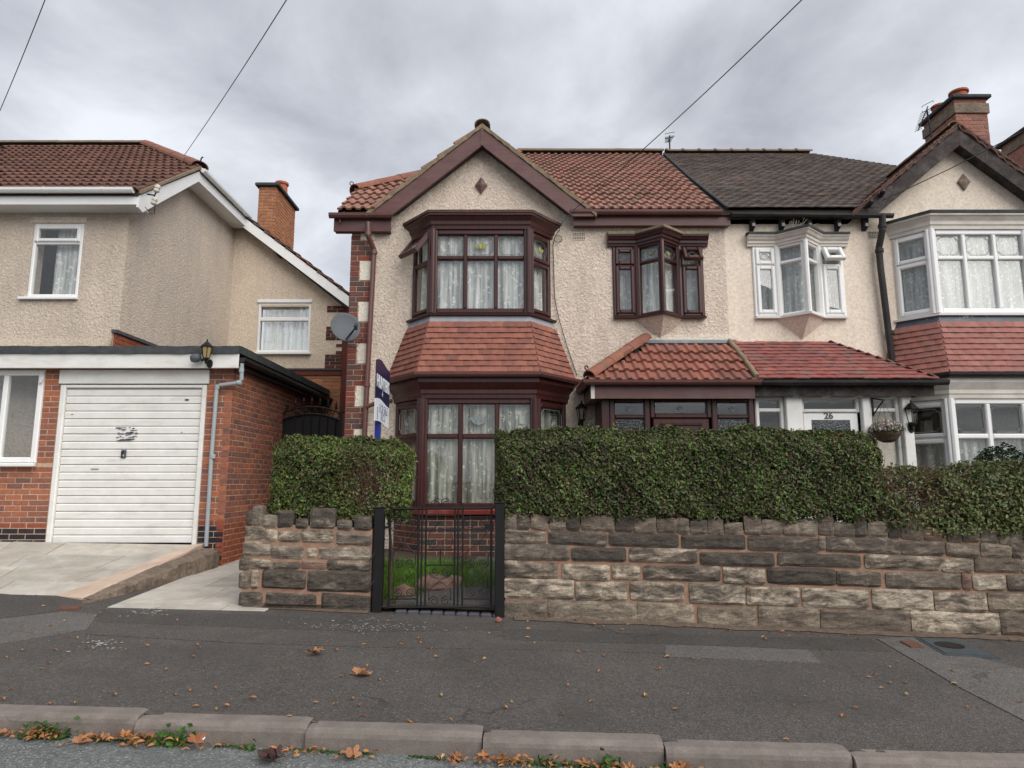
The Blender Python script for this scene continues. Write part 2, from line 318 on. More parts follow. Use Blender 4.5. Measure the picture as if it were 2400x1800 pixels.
def tarmac(name, c, speck, amt, sc=1.0, warm=None):
    m, nd, lk, b = new_mat(name)
    col = mixc(nd, lk, noise_fac(nd, lk, 1.1, 5, 0.6, (1,1,1), 0.3, 0.7), [x * 0.86 for x in c], [x * 1.14 for x in c])
    v = N(nd, 'ShaderNodeTexVoronoi'); v.inputs['Scale'].default_value = 125 * sc; lk.new(vec(nd, lk), v.inputs['Vector'])
    mr = N(nd, 'ShaderNodeMapRange'); mr.inputs[1].default_value = 0.0; mr.inputs[2].default_value = 1.0; mr.inputs[3].default_value = 0.66; mr.inputs[4].default_value = 1.36
    sp = N(nd, 'ShaderNodeSeparateColor'); lk.new(v.outputs['Color'], sp.inputs[0]); lk.new(sp.outputs[0], mr.inputs[0])
    col = mixc(nd, lk, 1.0, col, mr.outputs[0], 'MULTIPLY')
    col = mixc(nd, lk, 1.0, col, mixc(nd, lk, noise_fac(nd, lk, 42, 4, 0.7, (1,1,1), 0.3, 0.7), (0.74,0.74,0.74), (1.28,1.27,1.26)), 'MULTIPLY')
    gt = N(nd, 'ShaderNodeMath', operation='GREATER_THAN'); gt.inputs[1].default_value = 1 - amt; lk.new(sp.outputs[1], gt.inputs[0])
    col = mixc(nd, lk, gt.outputs[0], col, speck)
    col = mixc(nd, lk, noise_fac(nd, lk, 3.2, 8, 0.75, (1,1,1), 0.55, 0.85), col, [x * 1.55 for x in c])
    cr = N(nd, 'ShaderNodeTexVoronoi', feature='DISTANCE_TO_EDGE'); cr.inputs['Scale'].default_value = 0.75; wob = N(nd, 'ShaderNodeTexNoise'); wob.inputs['Scale'].default_value = 5.0; wob.inputs['Detail'].default_value = 6
    pv = vec(nd, lk); lk.new(pv, wob.inputs['Vector']); va = N(nd, 'ShaderNodeVectorMath', operation='MULTIPLY_ADD'); va.inputs[1].default_value = (0.35,0.35,0.0); lk.new(wob.outputs['Color'], va.inputs[0]); lk.new(pv, va.inputs[2]); lk.new(va.outputs[0], cr.inputs['Vector'])
    lt = N(nd, 'ShaderNodeMapRange'); lt.inputs[1].default_value = 0.002; lt.inputs[2].default_value = 0.009; lt.inputs[3].default_value = 0.6; lt.inputs[4].default_value = 0.0; lk.new(cr.outputs['Distance'], lt.inputs[0])
    cm = N(nd, 'ShaderNodeMath', operation='MULTIPLY'); lk.new(lt.outputs[0], cm.inputs[0]); lk.new(noise_fac(nd, lk, 0.9, 3, 0.5, (1,1,1), 0.52, 0.6), cm.inputs[1])
    col = mixc(nd, lk, cm.outputs[0], col, [x * 0.35 for x in c])
    col = mixc(nd, lk, noise_fac(nd, lk, 0.7, 6, 0.7, (1,1,1), 0.52, 0.75), col, [c[0] * 0.72, c[1] * 0.71, c[2] * 0.70])
    lk.new(col, b.inputs['Base Color']); b.inputs['Roughness'].default_value = 0.82; b.inputs['Specular IOR Level'].default_value = 0.25
    bump(nd, lk, b, [(v.outputs['Distance'], 0.55, 0.006), (noise_fac(nd, lk, 6, 4), 0.2, 0.02)])
tarmac('tarmac', (0.078,0.070,0.064), (0.16,0.152,0.142), 0.015)
tarmac('tarmac_dark', (0.064,0.059,0.055), (0.13,0.12,0.11), 0.012)
tarmac('tarmac_pale', (0.108,0.10,0.094), (0.2,0.19,0.18), 0.02)
tarmac('road_tarmac', (0.125,0.135,0.13), (0.30,0.30,0.29), 0.06)
pmat('kerb_concrete', [(0.185,0.155,0.138),(0.168,0.143,0.130),(0.198,0.165,0.145)], src='object', var=0.2, vscale=7, dirt=(0.11,0.095,0.085), dirt_amt=0.65, dscale=4, rough=0.85, fine=0.22, bumps=((90,0.4,0.005,(1,1,1)),(14,0.3,0.012,(1,1,1))))
pmat('blue_brick', [(0.055,0.055,0.07),(0.075,0.07,0.08)], src='object', var=0.25, vscale=14, rough=0.6)
pmat('cover_iron', [(0.06,0.075,0.085),(0.05,0.06,0.065)], var=0.2, vscale=20, rough=0.6, bumps=((150,0.4,0.004,(1,1,1)),))
pmat('cover_rust', [(0.12,0.055,0.04)], var=0.3, vscale=20, rough=0.8)
def stone_mat(name, dark, mid, pale, lo, hi):
    m, nd, lk, b = new_mat(name)
    oi = N(nd, 'ShaderNodeObjectInfo')
    f1 = noise_fac(nd, lk, 5.5, 7, 0.68, (0.8,1,2.2), None, None, 0.5)
    ad = N(nd, 'ShaderNodeMath', operation='ADD'); mu = N(nd, 'ShaderNodeMath', operation='MULTIPLY_ADD'); mu.inputs[1].default_value = 0.16; mu.inputs[2].default_value = -0.08
    lk.new(oi.outputs['Random'], mu.inputs[0]); lk.new(f1, ad.inputs[0]); lk.new(mu.outputs[0], ad.inputs[1])
    rp = N(nd, 'ShaderNodeValToRGB'); el = rp.color_ramp.elements
    el[0].position = lo; el[0].color = c4(dark); el[1].position = hi; el[1].color = c4(pale); e = el.new((lo + hi) / 2); e.color = c4(mid)
    lk.new(ad.outputs[0], rp.inputs[0]); col = rp.outputs[0]
    fn = mixc(nd, lk, noise_fac(nd, lk, 60, 5, 0.7, (1,1,1), 0.3, 0.7), (0.72,0.72,0.72), (1.25,1.25,1.25))
    col = mixc(nd, lk, 1.0, col, fn, 'MULTIPLY')
    lk.new(col, b.inputs['Base Color']); b.inputs['Roughness'].default_value = 0.92; b.inputs['Specular IOR Level'].default_value = 0.15
    bump(nd, lk, b, [(noise_fac(nd, lk, 16, 6, 0.7, (0.7,1,1.6)), 0.8, 0.03), (noise_fac(nd, lk, 110, 3, 0.6), 0.4, 0.005)])
stone_mat('stone_grey', (0.106,0.088,0.072), (0.198,0.164,0.132), (0.396,0.330,0.258), 0.38, 0.68)
stone_mat('stone_soot', (0.074,0.062,0.053), (0.120,0.100,0.082), (0.348,0.288,0.222), 0.44, 0.74)
stone_mat('stone_banded', (0.086,0.072,0.059), (0.228,0.186,0.144), (0.504,0.426,0.330), 0.40, 0.66)
stone_mat('stone_base', (0.120,0.097,0.077), (0.198,0.160,0.124), (0.360,0.300,0.228), 0.38, 0.70)
stone_mat('stone_pale', (0.12,0.10,0.08), (0.27,0.225,0.175), (0.46,0.395,0.315), 0.38, 0.60)
stone_mat('stone_pink', (0.180,0.114,0.090), (0.228,0.144,0.114), (0.288,0.192,0.150), 0.38, 0.62)
pmat('dish_grey', [(0.085,0.094,0.105)], var=0.08, vscale=8, rough=0.55)
pmat('plastic_grey', [(0.33,0.37,0.39)], var=0.1, vscale=10, rough=0.5)
pmat('sign_navy', [(0.012,0.014,0.060)], var=0.1, rough=0.35, spec=0.5)
pmat('sign_white', [(0.74,0.76,0.80)], var=0.04, rough=0.4)
pmat('sign_blue_post', [(0.02,0.03,0.22)], var=0.1, rough=0.5)
pmat('text_grey', [(0.30,0.32,0.40)], rough=0.6)
pmat('text_dark', [(0.10,0.085,0.07)], rough=0.5)
pmat('terracotta', [(0.40,0.115,0.06),(0.34,0.10,0.055)], var=0.2, vscale=10, rough=0.8)
pmat('soil', [(0.05,0.038,0.028),(0.075,0.06,0.045)], var=0.3, vscale=10, rough=1.0, bumps=((30,0.8,0.02,(1,1,1)),))
pmat('leading', [(0.14,0.15,0.16)], rough=0.5)
pmat('leading_pale', [(0.30,0.32,0.32)], rough=0.4)
pmat('yellow_glass', [(0.42,0.40,0.06)], var=0.2, vscale=40, rough=0.2)
pmat('clear_motif', [(0.20,0.235,0.235)], var=0.2, vscale=40, rough=0.2)
pmat('aluminium', [(0.20,0.20,0.21)], rough=0.5, metal=0.3)
pmat('cable_black', [(0.018,0.018,0.02)], rough=0.6)
pmat('ceramic', [(0.60,0.55,0.48)], rough=0.3)
pmat('amber_glass', [(0.33,0.25,0.11)], var=0.15, vscale=30, rough=0.25)
pmat('wicker', [(0.06,0.045,0.03),(0.09,0.065,0.04)], var=0.4, vscale=60, rough=0.9)
pmat('twig', [(0.13,0.075,0.045),(0.085,0.055,0.04),(0.19,0.12,0.075)], src='island', var=0.2, rough=0.9)
pmat('dry_stalk', [(0.50,0.44,0.34)], rough=0.9)
pmat('paint_speck', [(0.42,0.41,0.38),(0.3,0.3,0.28)], src='island', rough=0.8)
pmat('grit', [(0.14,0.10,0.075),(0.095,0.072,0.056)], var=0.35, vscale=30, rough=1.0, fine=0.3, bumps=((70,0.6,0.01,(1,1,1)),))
pmat('paper', [(0.8,0.82,0.84)], rough=0.6)
def leaf_mat(name, pal, rough=0.5, spec=0.28, trans=0.15):
    m, nd, lk, b = new_mat(name)
    col = rnd_pal(nd, lk, pal, 'island')
    col = mixc(nd, lk, 1.0, col, mixc(nd, lk, noise_fac(nd, lk, 2.3, 4, 0.6, (1,1,1), 0.3, 0.7), (0.68,0.64,0.66), (1.5,1.52,1.3)), 'MULTIPLY')
    lk.new(col, b.inputs['Base Color']); b.inputs['Roughness'].default_value = rough; b.inputs['Specular IOR Level'].default_value = spec
    t = N(nd, 'ShaderNodeBsdfTranslucent'); lk.new(col, t.inputs[0]); mx = N(nd, 'ShaderNodeMixShader'); mx.inputs[0].default_value = trans
    out = nd['Material Output']; lk.new(b.outputs[0], mx.inputs[1]); lk.new(t.outputs[0], mx.inputs[2]); lk.new(mx.outputs[0], out.inputs[0])
leaf_mat('hedge_leaf', [(0.037,0.078,0.019),(0.061,0.119,0.027),(0.104,0.179,0.042),(0.088,0.067,0.046),(0.167,0.213,0.060),(0.139,0.084,0.047),(0.050,0.098,0.026),(0.132,0.163,0.048),(0.022,0.046,0.014)])
leaf_mat('hedge_leaf_purple', [(0.035,0.067,0.019),(0.055,0.103,0.027),(0.095,0.157,0.041),(0.076,0.050,0.048),(0.059,0.043,0.043),(0.128,0.080,0.052),(0.068,0.121,0.034),(0.155,0.185,0.060),(0.020,0.037,0.014)])
leaf_mat('scrub_leaf', [(0.07,0.115,0.03),(0.10,0.13,0.05),(0.13,0.11,0.055),(0.18,0.17,0.08),(0.05,0.095,0.03),(0.15,0.18,0.09)], rough=0.5)
leaf_mat('conifer_leaf', [(0.012,0.032,0.014),(0.017,0.046,0.019),(0.029,0.065,0.026)], rough=0.6)
leaf_mat('grass_leaf', [(0.07,0.16,0.02),(0.10,0.22,0.03),(0.14,0.26,0.04),(0.18,0.22,0.07)], rough=0.5, trans=0.25)
leaf_mat('weed_leaf', [(0.03,0.075,0.015),(0.045,0.105,0.02),(0.05,0.085,0.03)], rough=0.5, trans=0.2)
leaf_mat('flower_leaf', [(0.55,0.42,0.42),(0.25,0.20,0.22),(0.04,0.12,0.03),(0.60,0.55,0.50),(0.22,0.10,0.16),(0.06,0.20,0.15)], rough=0.6)
pmat('dead_leaf', [(0.34,0.12,0.04),(0.42,0.21,0.07),(0.24,0.09,0.04),(0.46,0.28,0.10),(0.30,0.14,0.06),(0.36,0.14,0.05)], src='object', var=0.25, vscale=60, rough=0.6, spec=0.3)
pmat('leaf_litter', [(0.32,0.11,0.04),(0.38,0.19,0.07),(0.22,0.08,0.035),(0.28,0.13,0.06)], src='island', var=0.25, vscale=60, rough=0.6)
pmat('dead_leaf_brown', [(0.28,0.13,0.06),(0.33,0.16,0.07)], src='object', var=0.25, vscale=60, rough=0.6)
pmat('dead_leaf_dark', [(0.045,0.022,0.018)], var=0.25, vscale=60, rough=0.6)
def glass_mat(name, rough=0.0, tint=(0.93,0.96,0.95), ior=1.5, bmp=0.0):
    m, nd, lk, b = new_mat(name); nd.remove(b); out = nd['Material Output']
    t = N(nd, 'ShaderNodeBsdfTransparent'); t.inputs[0].default_value = c4(tint)
    g = N(nd, 'ShaderNodeBsdfGlossy'); g.inputs['Roughness'].default_value = rough
    lw = N(nd, 'ShaderNodeLayerWeight'); pw = N(nd, 'ShaderNodeMath', operation='POWER'); pw.inputs[1].default_value = 5.0
    r0 = ((ior - 1) / (ior + 1)) ** 2; fr = N(nd, 'ShaderNodeMath', operation='MULTIPLY_ADD'); fr.inputs[1].default_value = 1 - r0; fr.inputs[2].default_value = r0
    lk.new(lw.outputs['Facing'], pw.inputs[0]); lk.new(pw.outputs[0], fr.inputs[0])
    if bmp:
        bp = N(nd, 'ShaderNodeBump'); bp.inputs['Strength'].default_value = bmp; bp.inputs['Distance'].default_value = 0.01
        lk.new(noise_fac(nd, lk, 45, 3), bp.inputs['Height']); lk.new(bp.outputs[0], g.inputs['Normal'])
    mx = N(nd, 'ShaderNodeMixShader'); lk.new(fr.outputs[0], mx.inputs[0]); lk.new(t.outputs[0], mx.inputs[1]); lk.new(g.outputs[0], mx.inputs[2]); lk.new(mx.outputs[0], out.inputs[0])
glass_mat('glass', tint=(0.98,0.99,0.985), ior=1.75)
glass_mat('glass_obscure', 0.12, (0.55,0.60,0.62), 1.7, 0.6)
def lace(name, c, stripe, scale, dens):
    # sheer net: how opaque it is varies with the gathers (vertical) and with woven flowers
    m, nd, lk, b = new_mat(name); out = nd['Material Output']
    v = N(nd, 'ShaderNodeTexVoronoi', feature='SMOOTH_F1'); v.inputs['Scale'].default_value = scale; lk.new(vec(nd, lk, (1,0.3,0.8)), v.inputs['Vector'])
    mr = N(nd, 'ShaderNodeMapRange'); mr.inputs[1].default_value = 0.22; mr.inputs[2].default_value = 0.34; mr.inputs[3].default_value = 0.6; mr.inputs[4].default_value = 0.0; lk.new(v.outputs['Distance'], mr.inputs[0])
    n2 = noise_fac(nd, lk, scale * 3.0, 3, 0.6, (1,0.3,1), 0.46, 0.56); fl = N(nd, 'ShaderNodeMath', operation='MULTIPLY'); lk.new(mr.outputs[0], fl.inputs[0]); lk.new(n2, fl.inputs[1])
    st = noise_fac(nd, lk, stripe, 4, 0.7, (1,0.35,0.05), 0.34, 0.66)
    ms = N(nd, 'ShaderNodeMapRange'); ms.inputs[3].default_value = dens[0]; ms.inputs[4].default_value = dens[1]; lk.new(st, ms.inputs[0])
    mu = N(nd, 'ShaderNodeMath', operation='ADD'); mu.use_clamp = True; lk.new(ms.outputs[0], mu.inputs[0]); lk.new(fl.outputs[0], mu.inputs[1])
    d = N(nd, 'ShaderNodeBsdfDiffuse'); d.inputs[0].default_value = c4(c); t = N(nd, 'ShaderNodeBsdfTranslucent'); t.inputs[0].default_value = c4(c)
    a = N(nd, 'ShaderNodeMixShader'); a.inputs[0].default_value = 0.2; lk.new(d.outputs[0], a.inputs[1]); lk.new(t.outputs[0], a.inputs[2])
    tr = N(nd, 'ShaderNodeBsdfTransparent'); mx = N(nd, 'ShaderNodeMixShader'); lk.new(mu.outputs[0], mx.inputs[0]); lk.new(tr.outputs[0], mx.inputs[1]); lk.new(a.outputs[0], mx.inputs[2]); lk.new(mx.outputs[0], out.inputs[0])
    nd.remove(b)
lace('lace_white', (0.90,0.91,0.89), 24, 15, (0.30,0.92))
lace('lace_cream', (0.80,0.80,0.70), 20, 19, (0.14,0.85))
lace('lace_grey', (0.78,0.81,0.80), 26, 24, (0.25,0.72))
# ================================================================ THE SETTING: ground, road, kerb, pavement, drives
def grid_sheet(name, xs, ys, fz, mat, parent=None):
    mb = MB(); n = len(ys)
    vs = [(x, y, fz(x, y)) for x in xs for y in ys]
    fs = [(i*n+j, (i+1)*n+j, (i+1)*n+j+1, i*n+j+1) for i in range(len(xs)-1) for j in range(n-1)]
    mb.add(vs, fs); return mb.build(name, mat, parent, smooth=True)
def clampx(x): return max(-25.0, min(25.0, x))
def ground_z(x, y): return -SX * clampx(x) - 0.30 + (0.0 if y < 3 else 0.0)
structure(grid_sheet('ground', [-700,-200,-60,-25,0,25,60,200,700], [-700,-200,-40,20,60,200,700], ground_z, 'soil'))
def on_street(a, q, z): return (a, q - SY * a, z)
def strip(name, a0, a1, q0, q1, fz, dz, mat, na=20, parent=None, poly=None):
    mb = MB(); vs = []; fs = []
    nq = 6
    for i in range(na + 1):
        a = a0 + (a1 - a0) * i / na
        for j in range(nq + 1):
            q = q0 + (q1 - q0) * j / nq; y = q - SY * a; vs.append((a, y, fz(a, y) + dz))
    n = nq + 1
    for i in range(na):
        for j in range(nq): fs.append((i*n+j, (i+1)*n+j, (i+1)*n+j+1, i*n+j+1))
    mb.add(vs, fs); return mb.build(name, mat, parent, smooth=True)
structure(strip('road', -25, 25, -4.5, KERBQ + 0.05, rz, 0, 'road_tarmac', 30))
structure(strip('pavement', -25, 25, KERBQ + 0.10, WALLQ + 0.9, gz, 0, 'tarmac', 30))
structure(strip('far_pavement', -25, 25, -7.0, -4.45, lambda x, y: gz(x, y) + 0.0 - 0.0 - 0.02, 0, 'tarmac', 30))
# resurfaced patches of the pavement, as thin sheets with their own edges
def patch(name, px, mat, dz):
    mb = MB(); pts = [PG(u, v) for u, v in px]
    top = [p + Vector((0,0,dz)) for p in pts]; bot = [p - Vector((0,0,0.01)) for p in pts]
    mb.loft([bot, top]); return structure(mb.build(name, mat))
patch('pavement_patch', [(-500,1392),(-200,1390),(0,1392),(125,1402),(150,1432),(0,1450),(-400,1500)], 'tarmac_dark', 0.004)
patch('pavement_patch', [(0,1452),(150,1434),(230,1440),(205,1475),(0,1510),(-300,1545),(-350,1510)], 'tarmac_pale', 0.004)
patch('pavement_patch', [(235,1432),(560,1440),(870,1455),(1180,1462),(1180,1478),(860,1482),(560,1470),(225,1458)], 'tarmac_dark', 0.003)
patch('pavement_patch', [(210,1470),(560,1480),(870,1492),(1240,1505),(1560,1513),(1560,1532),(1240,1524),(870,1518),(560,1508),(200,1488)], 'tarmac', 0.006)
patch('pavement_patch', [(1560,1513),(1750,1519),(1895,1526),(1925,1556),(1740,1548),(1560,1541)], 'tarmac_pale', 0.008)
patch('pavement_patch', [(2055,1498),(2140,1494),(2300,1545),(2480,1590),(2620,1690),(2620,1790),(2420,1700),(2260,1618),(2110,1530)], 'tarmac_pale', 0.006)
patch('pavement_patch', [(1180,1474),(1560,1487),(1900,1496),(2040,1499),(2090,1528),(1895,1522),(1560,1510),(1180,1500)], 'tarmac_dark', 0.004)
# kerb stones, one by one
kerb = structure(bpy.data.objects.new('kerb', None)); COL.objects.link(kerb); WL[kerb.name] = Vector((0,0,0))
kj = [PQ(u, v, KERBQ + 0.125)[0] for u, v in ((334,1673),(727,1692),(1131.6,1712),(1548,1731),(1970,1752))]
k0 = kj[2]; kl = (kj[4] - kj[0]) / 4
kmeshes = []
def kerb_mesh(seed):
    rr = random.Random(seed); mb = MB(); n = 24; L = kl - 0.008
    prof = [(0.0,-0.16),(0.0,0.062),(0.006,0.082),(0.018,0.096),(0.034,0.103),(0.125,0.106),(0.125,-0.16)]
    rings = []
    for i in range(n + 1):
        a = L * i / n; ends = 0.005 if i in (0, n) else 0.0
        rings.append([(a, o + (ends if o < 0.1 else -ends) + rr.uniform(-0.0015,0.0015) + (0.010 * max(0, mnoise.noise((a*6, z*20, seed*7.3))) if z > 0.05 and o < 0.04 else 0), z - (ends if z > 0 else 0) + rr.uniform(-0.001,0.001)) for o, z in prof])
    mb.loft(rings)
    me = bpy.data.meshes.new('kerb_stone'); me.from_pydata([tuple(p) for p in mb.v], [], mb.f); import_fix(me); me.materials.append(M('kerb_concrete'))
    return me
kmeshes = [kerb_mesh(s) for s in range(5)]
for i in range(-14, 14):
    a = k0 + i * kl; y = KERBQ - SY * a
    rot = Matrix(((1,0,0,0),(-SY,1,0,0),(-SX,0,1,0),(0,0,0,1)))
    o = link('kerb_stone', kmeshes[i % 5], Vector((a + 0.004, y, -SX * a - 0.166 + R.uniform(-0.002, 0.002))), kerb)
    o.matrix_local = Matrix.Translation((a + 0.004, y, -SX * a - 0.166 + R.uniform(-0.002, 0.002))) @ rot
# ---- left driveway of pale slabs, ramping up to the garage
YG = 9.0
dr_near = [PG(-420,1383), PG(0,1386), PG(132,1395)]
dA, dB = PG(132,1396), P(456,1276,YG - 0.02)           # right edge of the ramp
dC = P(-420,1262,YG - 0.02); dD = PG(-420,1383)
def dr(a, b):                           # a 0..1 across (left to right), b 0..1 from pavement to garage
    n = dD.lerp(dA, a); f = dC.lerp(dB, a); return n.lerp(f, b)
drive = thing('driveway', None, None, (-6.5, 8.0, 0.1)); structure(drive)
mb = MB(); g = [[dr(i/6, j/6) - Vector((0,0,0.012)) for j in range(7)] for i in range(7)]
mb.add([p for r in g for p in r], [(i*7+j, (i+1)*7+j, (i+1)*7+j+1, i*7+j+1) for i in range(6) for j in range(6)])
mb.build('joint_bed', 'slab_joint', drive)
mb = MB(); mb.loft([[dr(0,0)-Vector((0,0,0.3)), dr(1,0)-Vector((0,0,0.3)), dr(1,1)-Vector((0,0,0.5)), dr(0,1)-Vector((0,0,0.5))],[dr(0,0)-Vector((0,0,0.03)), dr(1,0)-Vector((0,0,0.03)), dr(1,1)-Vector((0,0,0.03)), dr(0,1)-Vector((0,0,0.03))]])
mb.build('ramp_base', 'edge_concrete', drive)
def slab(parent, pts, th=0.02, mat='concrete_slab', name='slab'):
    c = sum(pts, Vector()) / len(pts); pts = [p + (c - p).normalized() * 0.006 for p in pts]
    mb = MB(); up = Vector((0,0,th)); ins = [p + (c - p).normalized() * 0.006 for p in pts]
    mb.loft([[p - up * 2 for p in pts], [p - Vector((0,0,0.004)) for p in pts], ins]); return mb.build(name, mat, parent)
rows = [0.0, 0.22, 0.46, 0.72, 1.0]
for j in range(4):
    offs = [0.0, 0.5, 0.25, 0.6][j]; n = 7
    cuts = [0.0] + [x for x in ((i + offs) / n for i in range(n + 1)) if 0.03 < x < 0.97] + [1.0]
    for i in range(len(cuts) - 1):
        dz = Vector((0,0,R.uniform(-0.003, 0.003)))
        slab(drive, [dr(cuts[i], rows[j]) + dz, dr(cuts[i+1], rows[j]) + dz, dr(cuts[i+1], rows[j+1]) + dz, dr(cuts[i], rows[j+1]) + dz])
# ---- lower path of slabs beside the garage wall
pth = thing('side_path', None, None, (-3.2, 8.0, 0.1)); structure(pth)
pa, pb = PG(250,1424), PG(582,1432)
pc = Vector((-2.45, 9.6, 0.24)); pd = P(512,1328,9.0) + Vector((-0.1, 0.6, 0.02))
def pt(a, b): return pa.lerp(pb, a).lerp(pd.lerp(pc, a), b) + Vector((0,0,0.006))
mb = MB(); mb.loft([[pt(0,0)-Vector((0.2,0,0.3)), pt(1.15,0)-Vector((0,0,0.3)), pt(1.1,1)-Vector((0,0,0.4)), pt(0,1)-Vector((0.2,0,0.4))],[pt(0,0)-Vector((0.2,0,0.05)), pt(1.15,0)-Vector((0,0,0.05)), pt(1.1,1)-Vector((0,0,0.05)), pt(0,1)-Vector((0.2,0,0.05))]])
mb.build('path_bed', 'slab_joint', pth)
for j, (b0, b1) in enumerate(((0,0.07),(0.07,0.33),(0.33,0.62),(0.62,1.0))):
    for a0, a1 in (((0,0.55),(0.55,1.12)) if j % 2 else ((0,0.35),(0.35,0.8),(0.8,1.12))):
        slab(pth, [pt(a0,b0), pt(a1,b0), pt(a1,b1), pt(a0,b1)])
mb = MB(); mb.box(-3.9, -2.2, 9.55, 16, -0.3, 0.235); mb.build('passage_floor', 'edge_concrete', pth)
# ---- rough concrete edging between ramp and path, with its pale mortar shoulder
edging = thing('concrete_edging', 'rough weathered concrete edging between pale drive and lower path', 'edging', (-4.2, 8.0, 0.1))
def rough_block(name, pts_bot, pts_top, n, mat, parent, amp, seed):
    # pts: [(left,right)] at start and end
    mb = MB(); rings = []
    for i in range(n + 1):
        t = i / n; L0 = pts_bot[0][0].lerp(pts_bot[1][0], t); R0 = pts_bot[0][1].lerp(pts_bot[1][1], t)
        L1 = pts_top[0][0].lerp(pts_top[1][0], t); R1 = pts_top[0][1].lerp(pts_top[1][1], t)
        ring = [L0, L1, L1.lerp(R1, 0.35), L1.lerp(R1, 0.75), R1, R1.lerp(R0, 0.3), R1.lerp(R0, 0.65), R0]
        out = []
        for k, p in enumerate(ring):
            d = Vector((mnoise.noise(p * 4 + Vector((seed,0,0))), mnoise.noise(p * 4 + Vector((0,seed,9))), mnoise.noise(p * 5 + Vector((5,0,seed)))))
            d += 0.5 * Vector((mnoise.noise(p * 13), 0, mnoise.noise(p * 15 + Vector((3,1,seed)))))
            out.append(p + d * (amp if 1 < k < 7 else amp * 0.2))
        rings.append(out)
    mb.loft(rings); return mb.build(name, mat, parent)
eA, eB = PG(150,1418), PG(215,1414)
e2 = P(470,1276,YG - 0.03); e3 = P(514,1292,YG - 0.10)
dn = Vector((0,0,0.45))
rough_block('edging_block', [(eA - dn, eB + Vector((0.02,0,-0.02)) - dn*0.3), (e2 - dn, Vector((e3.x + 0.02, e3.y, 0.1)))], [(eA + Vector((0.12,0.1,0.05)), eB + Vector((-0.02,0.1,0.03))), (e2 + Vector((0.0,0,-0.02)), e3)], 46, 'edge_concrete', edging, 0.045, 3.0)
mA = dA + Vector((0.0,0,-0.004)); mB_ = PG(240,1412)
rough_block('mortar_shoulder', [(mA - dn, mB_ - Vector((0,0,0.1))), (dB - dn, e2 - Vector((-0.03,0,0.2)))], [(mA + Vector((0,0,0.004)), mB_ + Vector((-0.18,0.05,0.028))), (dB + Vector((0,0,0.004)), e2 + Vector((0.05,0,0.012)))], 30, 'edge_mortar', edging, 0.008, 8.0)
# ---- front gardens behind the walls
def garden_z(x, y): return -SX * max(-2.6, min(9, x)) + 0.05 + 0.30 * max(0.0, min(1.0, (y + SY*x - 6.75) / 1.7))
structure(grid_sheet('garden_soil', [-2.42 + 0.5*i for i in range(30)], [6.66 - 0.0 + 0.2*j for j in range(14)], lambda x, y: garden_z(x, max(y, 6.75 - SY*x)), 'soil'))
# ---- covers let into the pavement
def cover(px, mat, name, label, ring=False):
    pts = [PG(u, v) for u, v in px]; c = sum(pts, Vector()) / 4
    t = thing(name, label, 'cover', c)
    mb = MB(); mb.loft([[p - Vector((0,0,0.03)) for p in pts], [p + Vector((0,0,0.011)) for p in pts]]); mb.build('frame', mat, t)
    mb = MB(); ins = [p.lerp(c, 0.12) for p in pts]; mb.loft([[p - Vector((0,0,0.02)) for p in ins], [p + Vector((0,0,0.016)) for p in ins]]); mb.build('lid', mat, t)
    if ring:
        mb = MB(); cc = c.lerp(pts[0], 0.15); mb.lathe(cc + Vector((0,0,0.010)), [(0.0,0),(0.12,0),(0.12,0.008),(0.10,0.010),(0.0,0.009)], 24); mb.build('recess_plate', 'black_iron', t)
cover([(2145,1497),(2250,1503),(2345,1545),(2215,1538)], 'cover_iron', 'manhole_cover', 'grey manhole cover with dark round plate near the stone wall', True)
cover([(2108,1506),(2142,1505),(2168,1520),(2136,1521)], 'cover_rust', 'stopcock_cover', 'small rusty cover beside the grey manhole cover')
cover([(140,1423),(190,1423),(186,1431),(132,1432)], 'cover_rust', 'stopcock_cover', 'small rusty cover in front of the concrete drive edging')
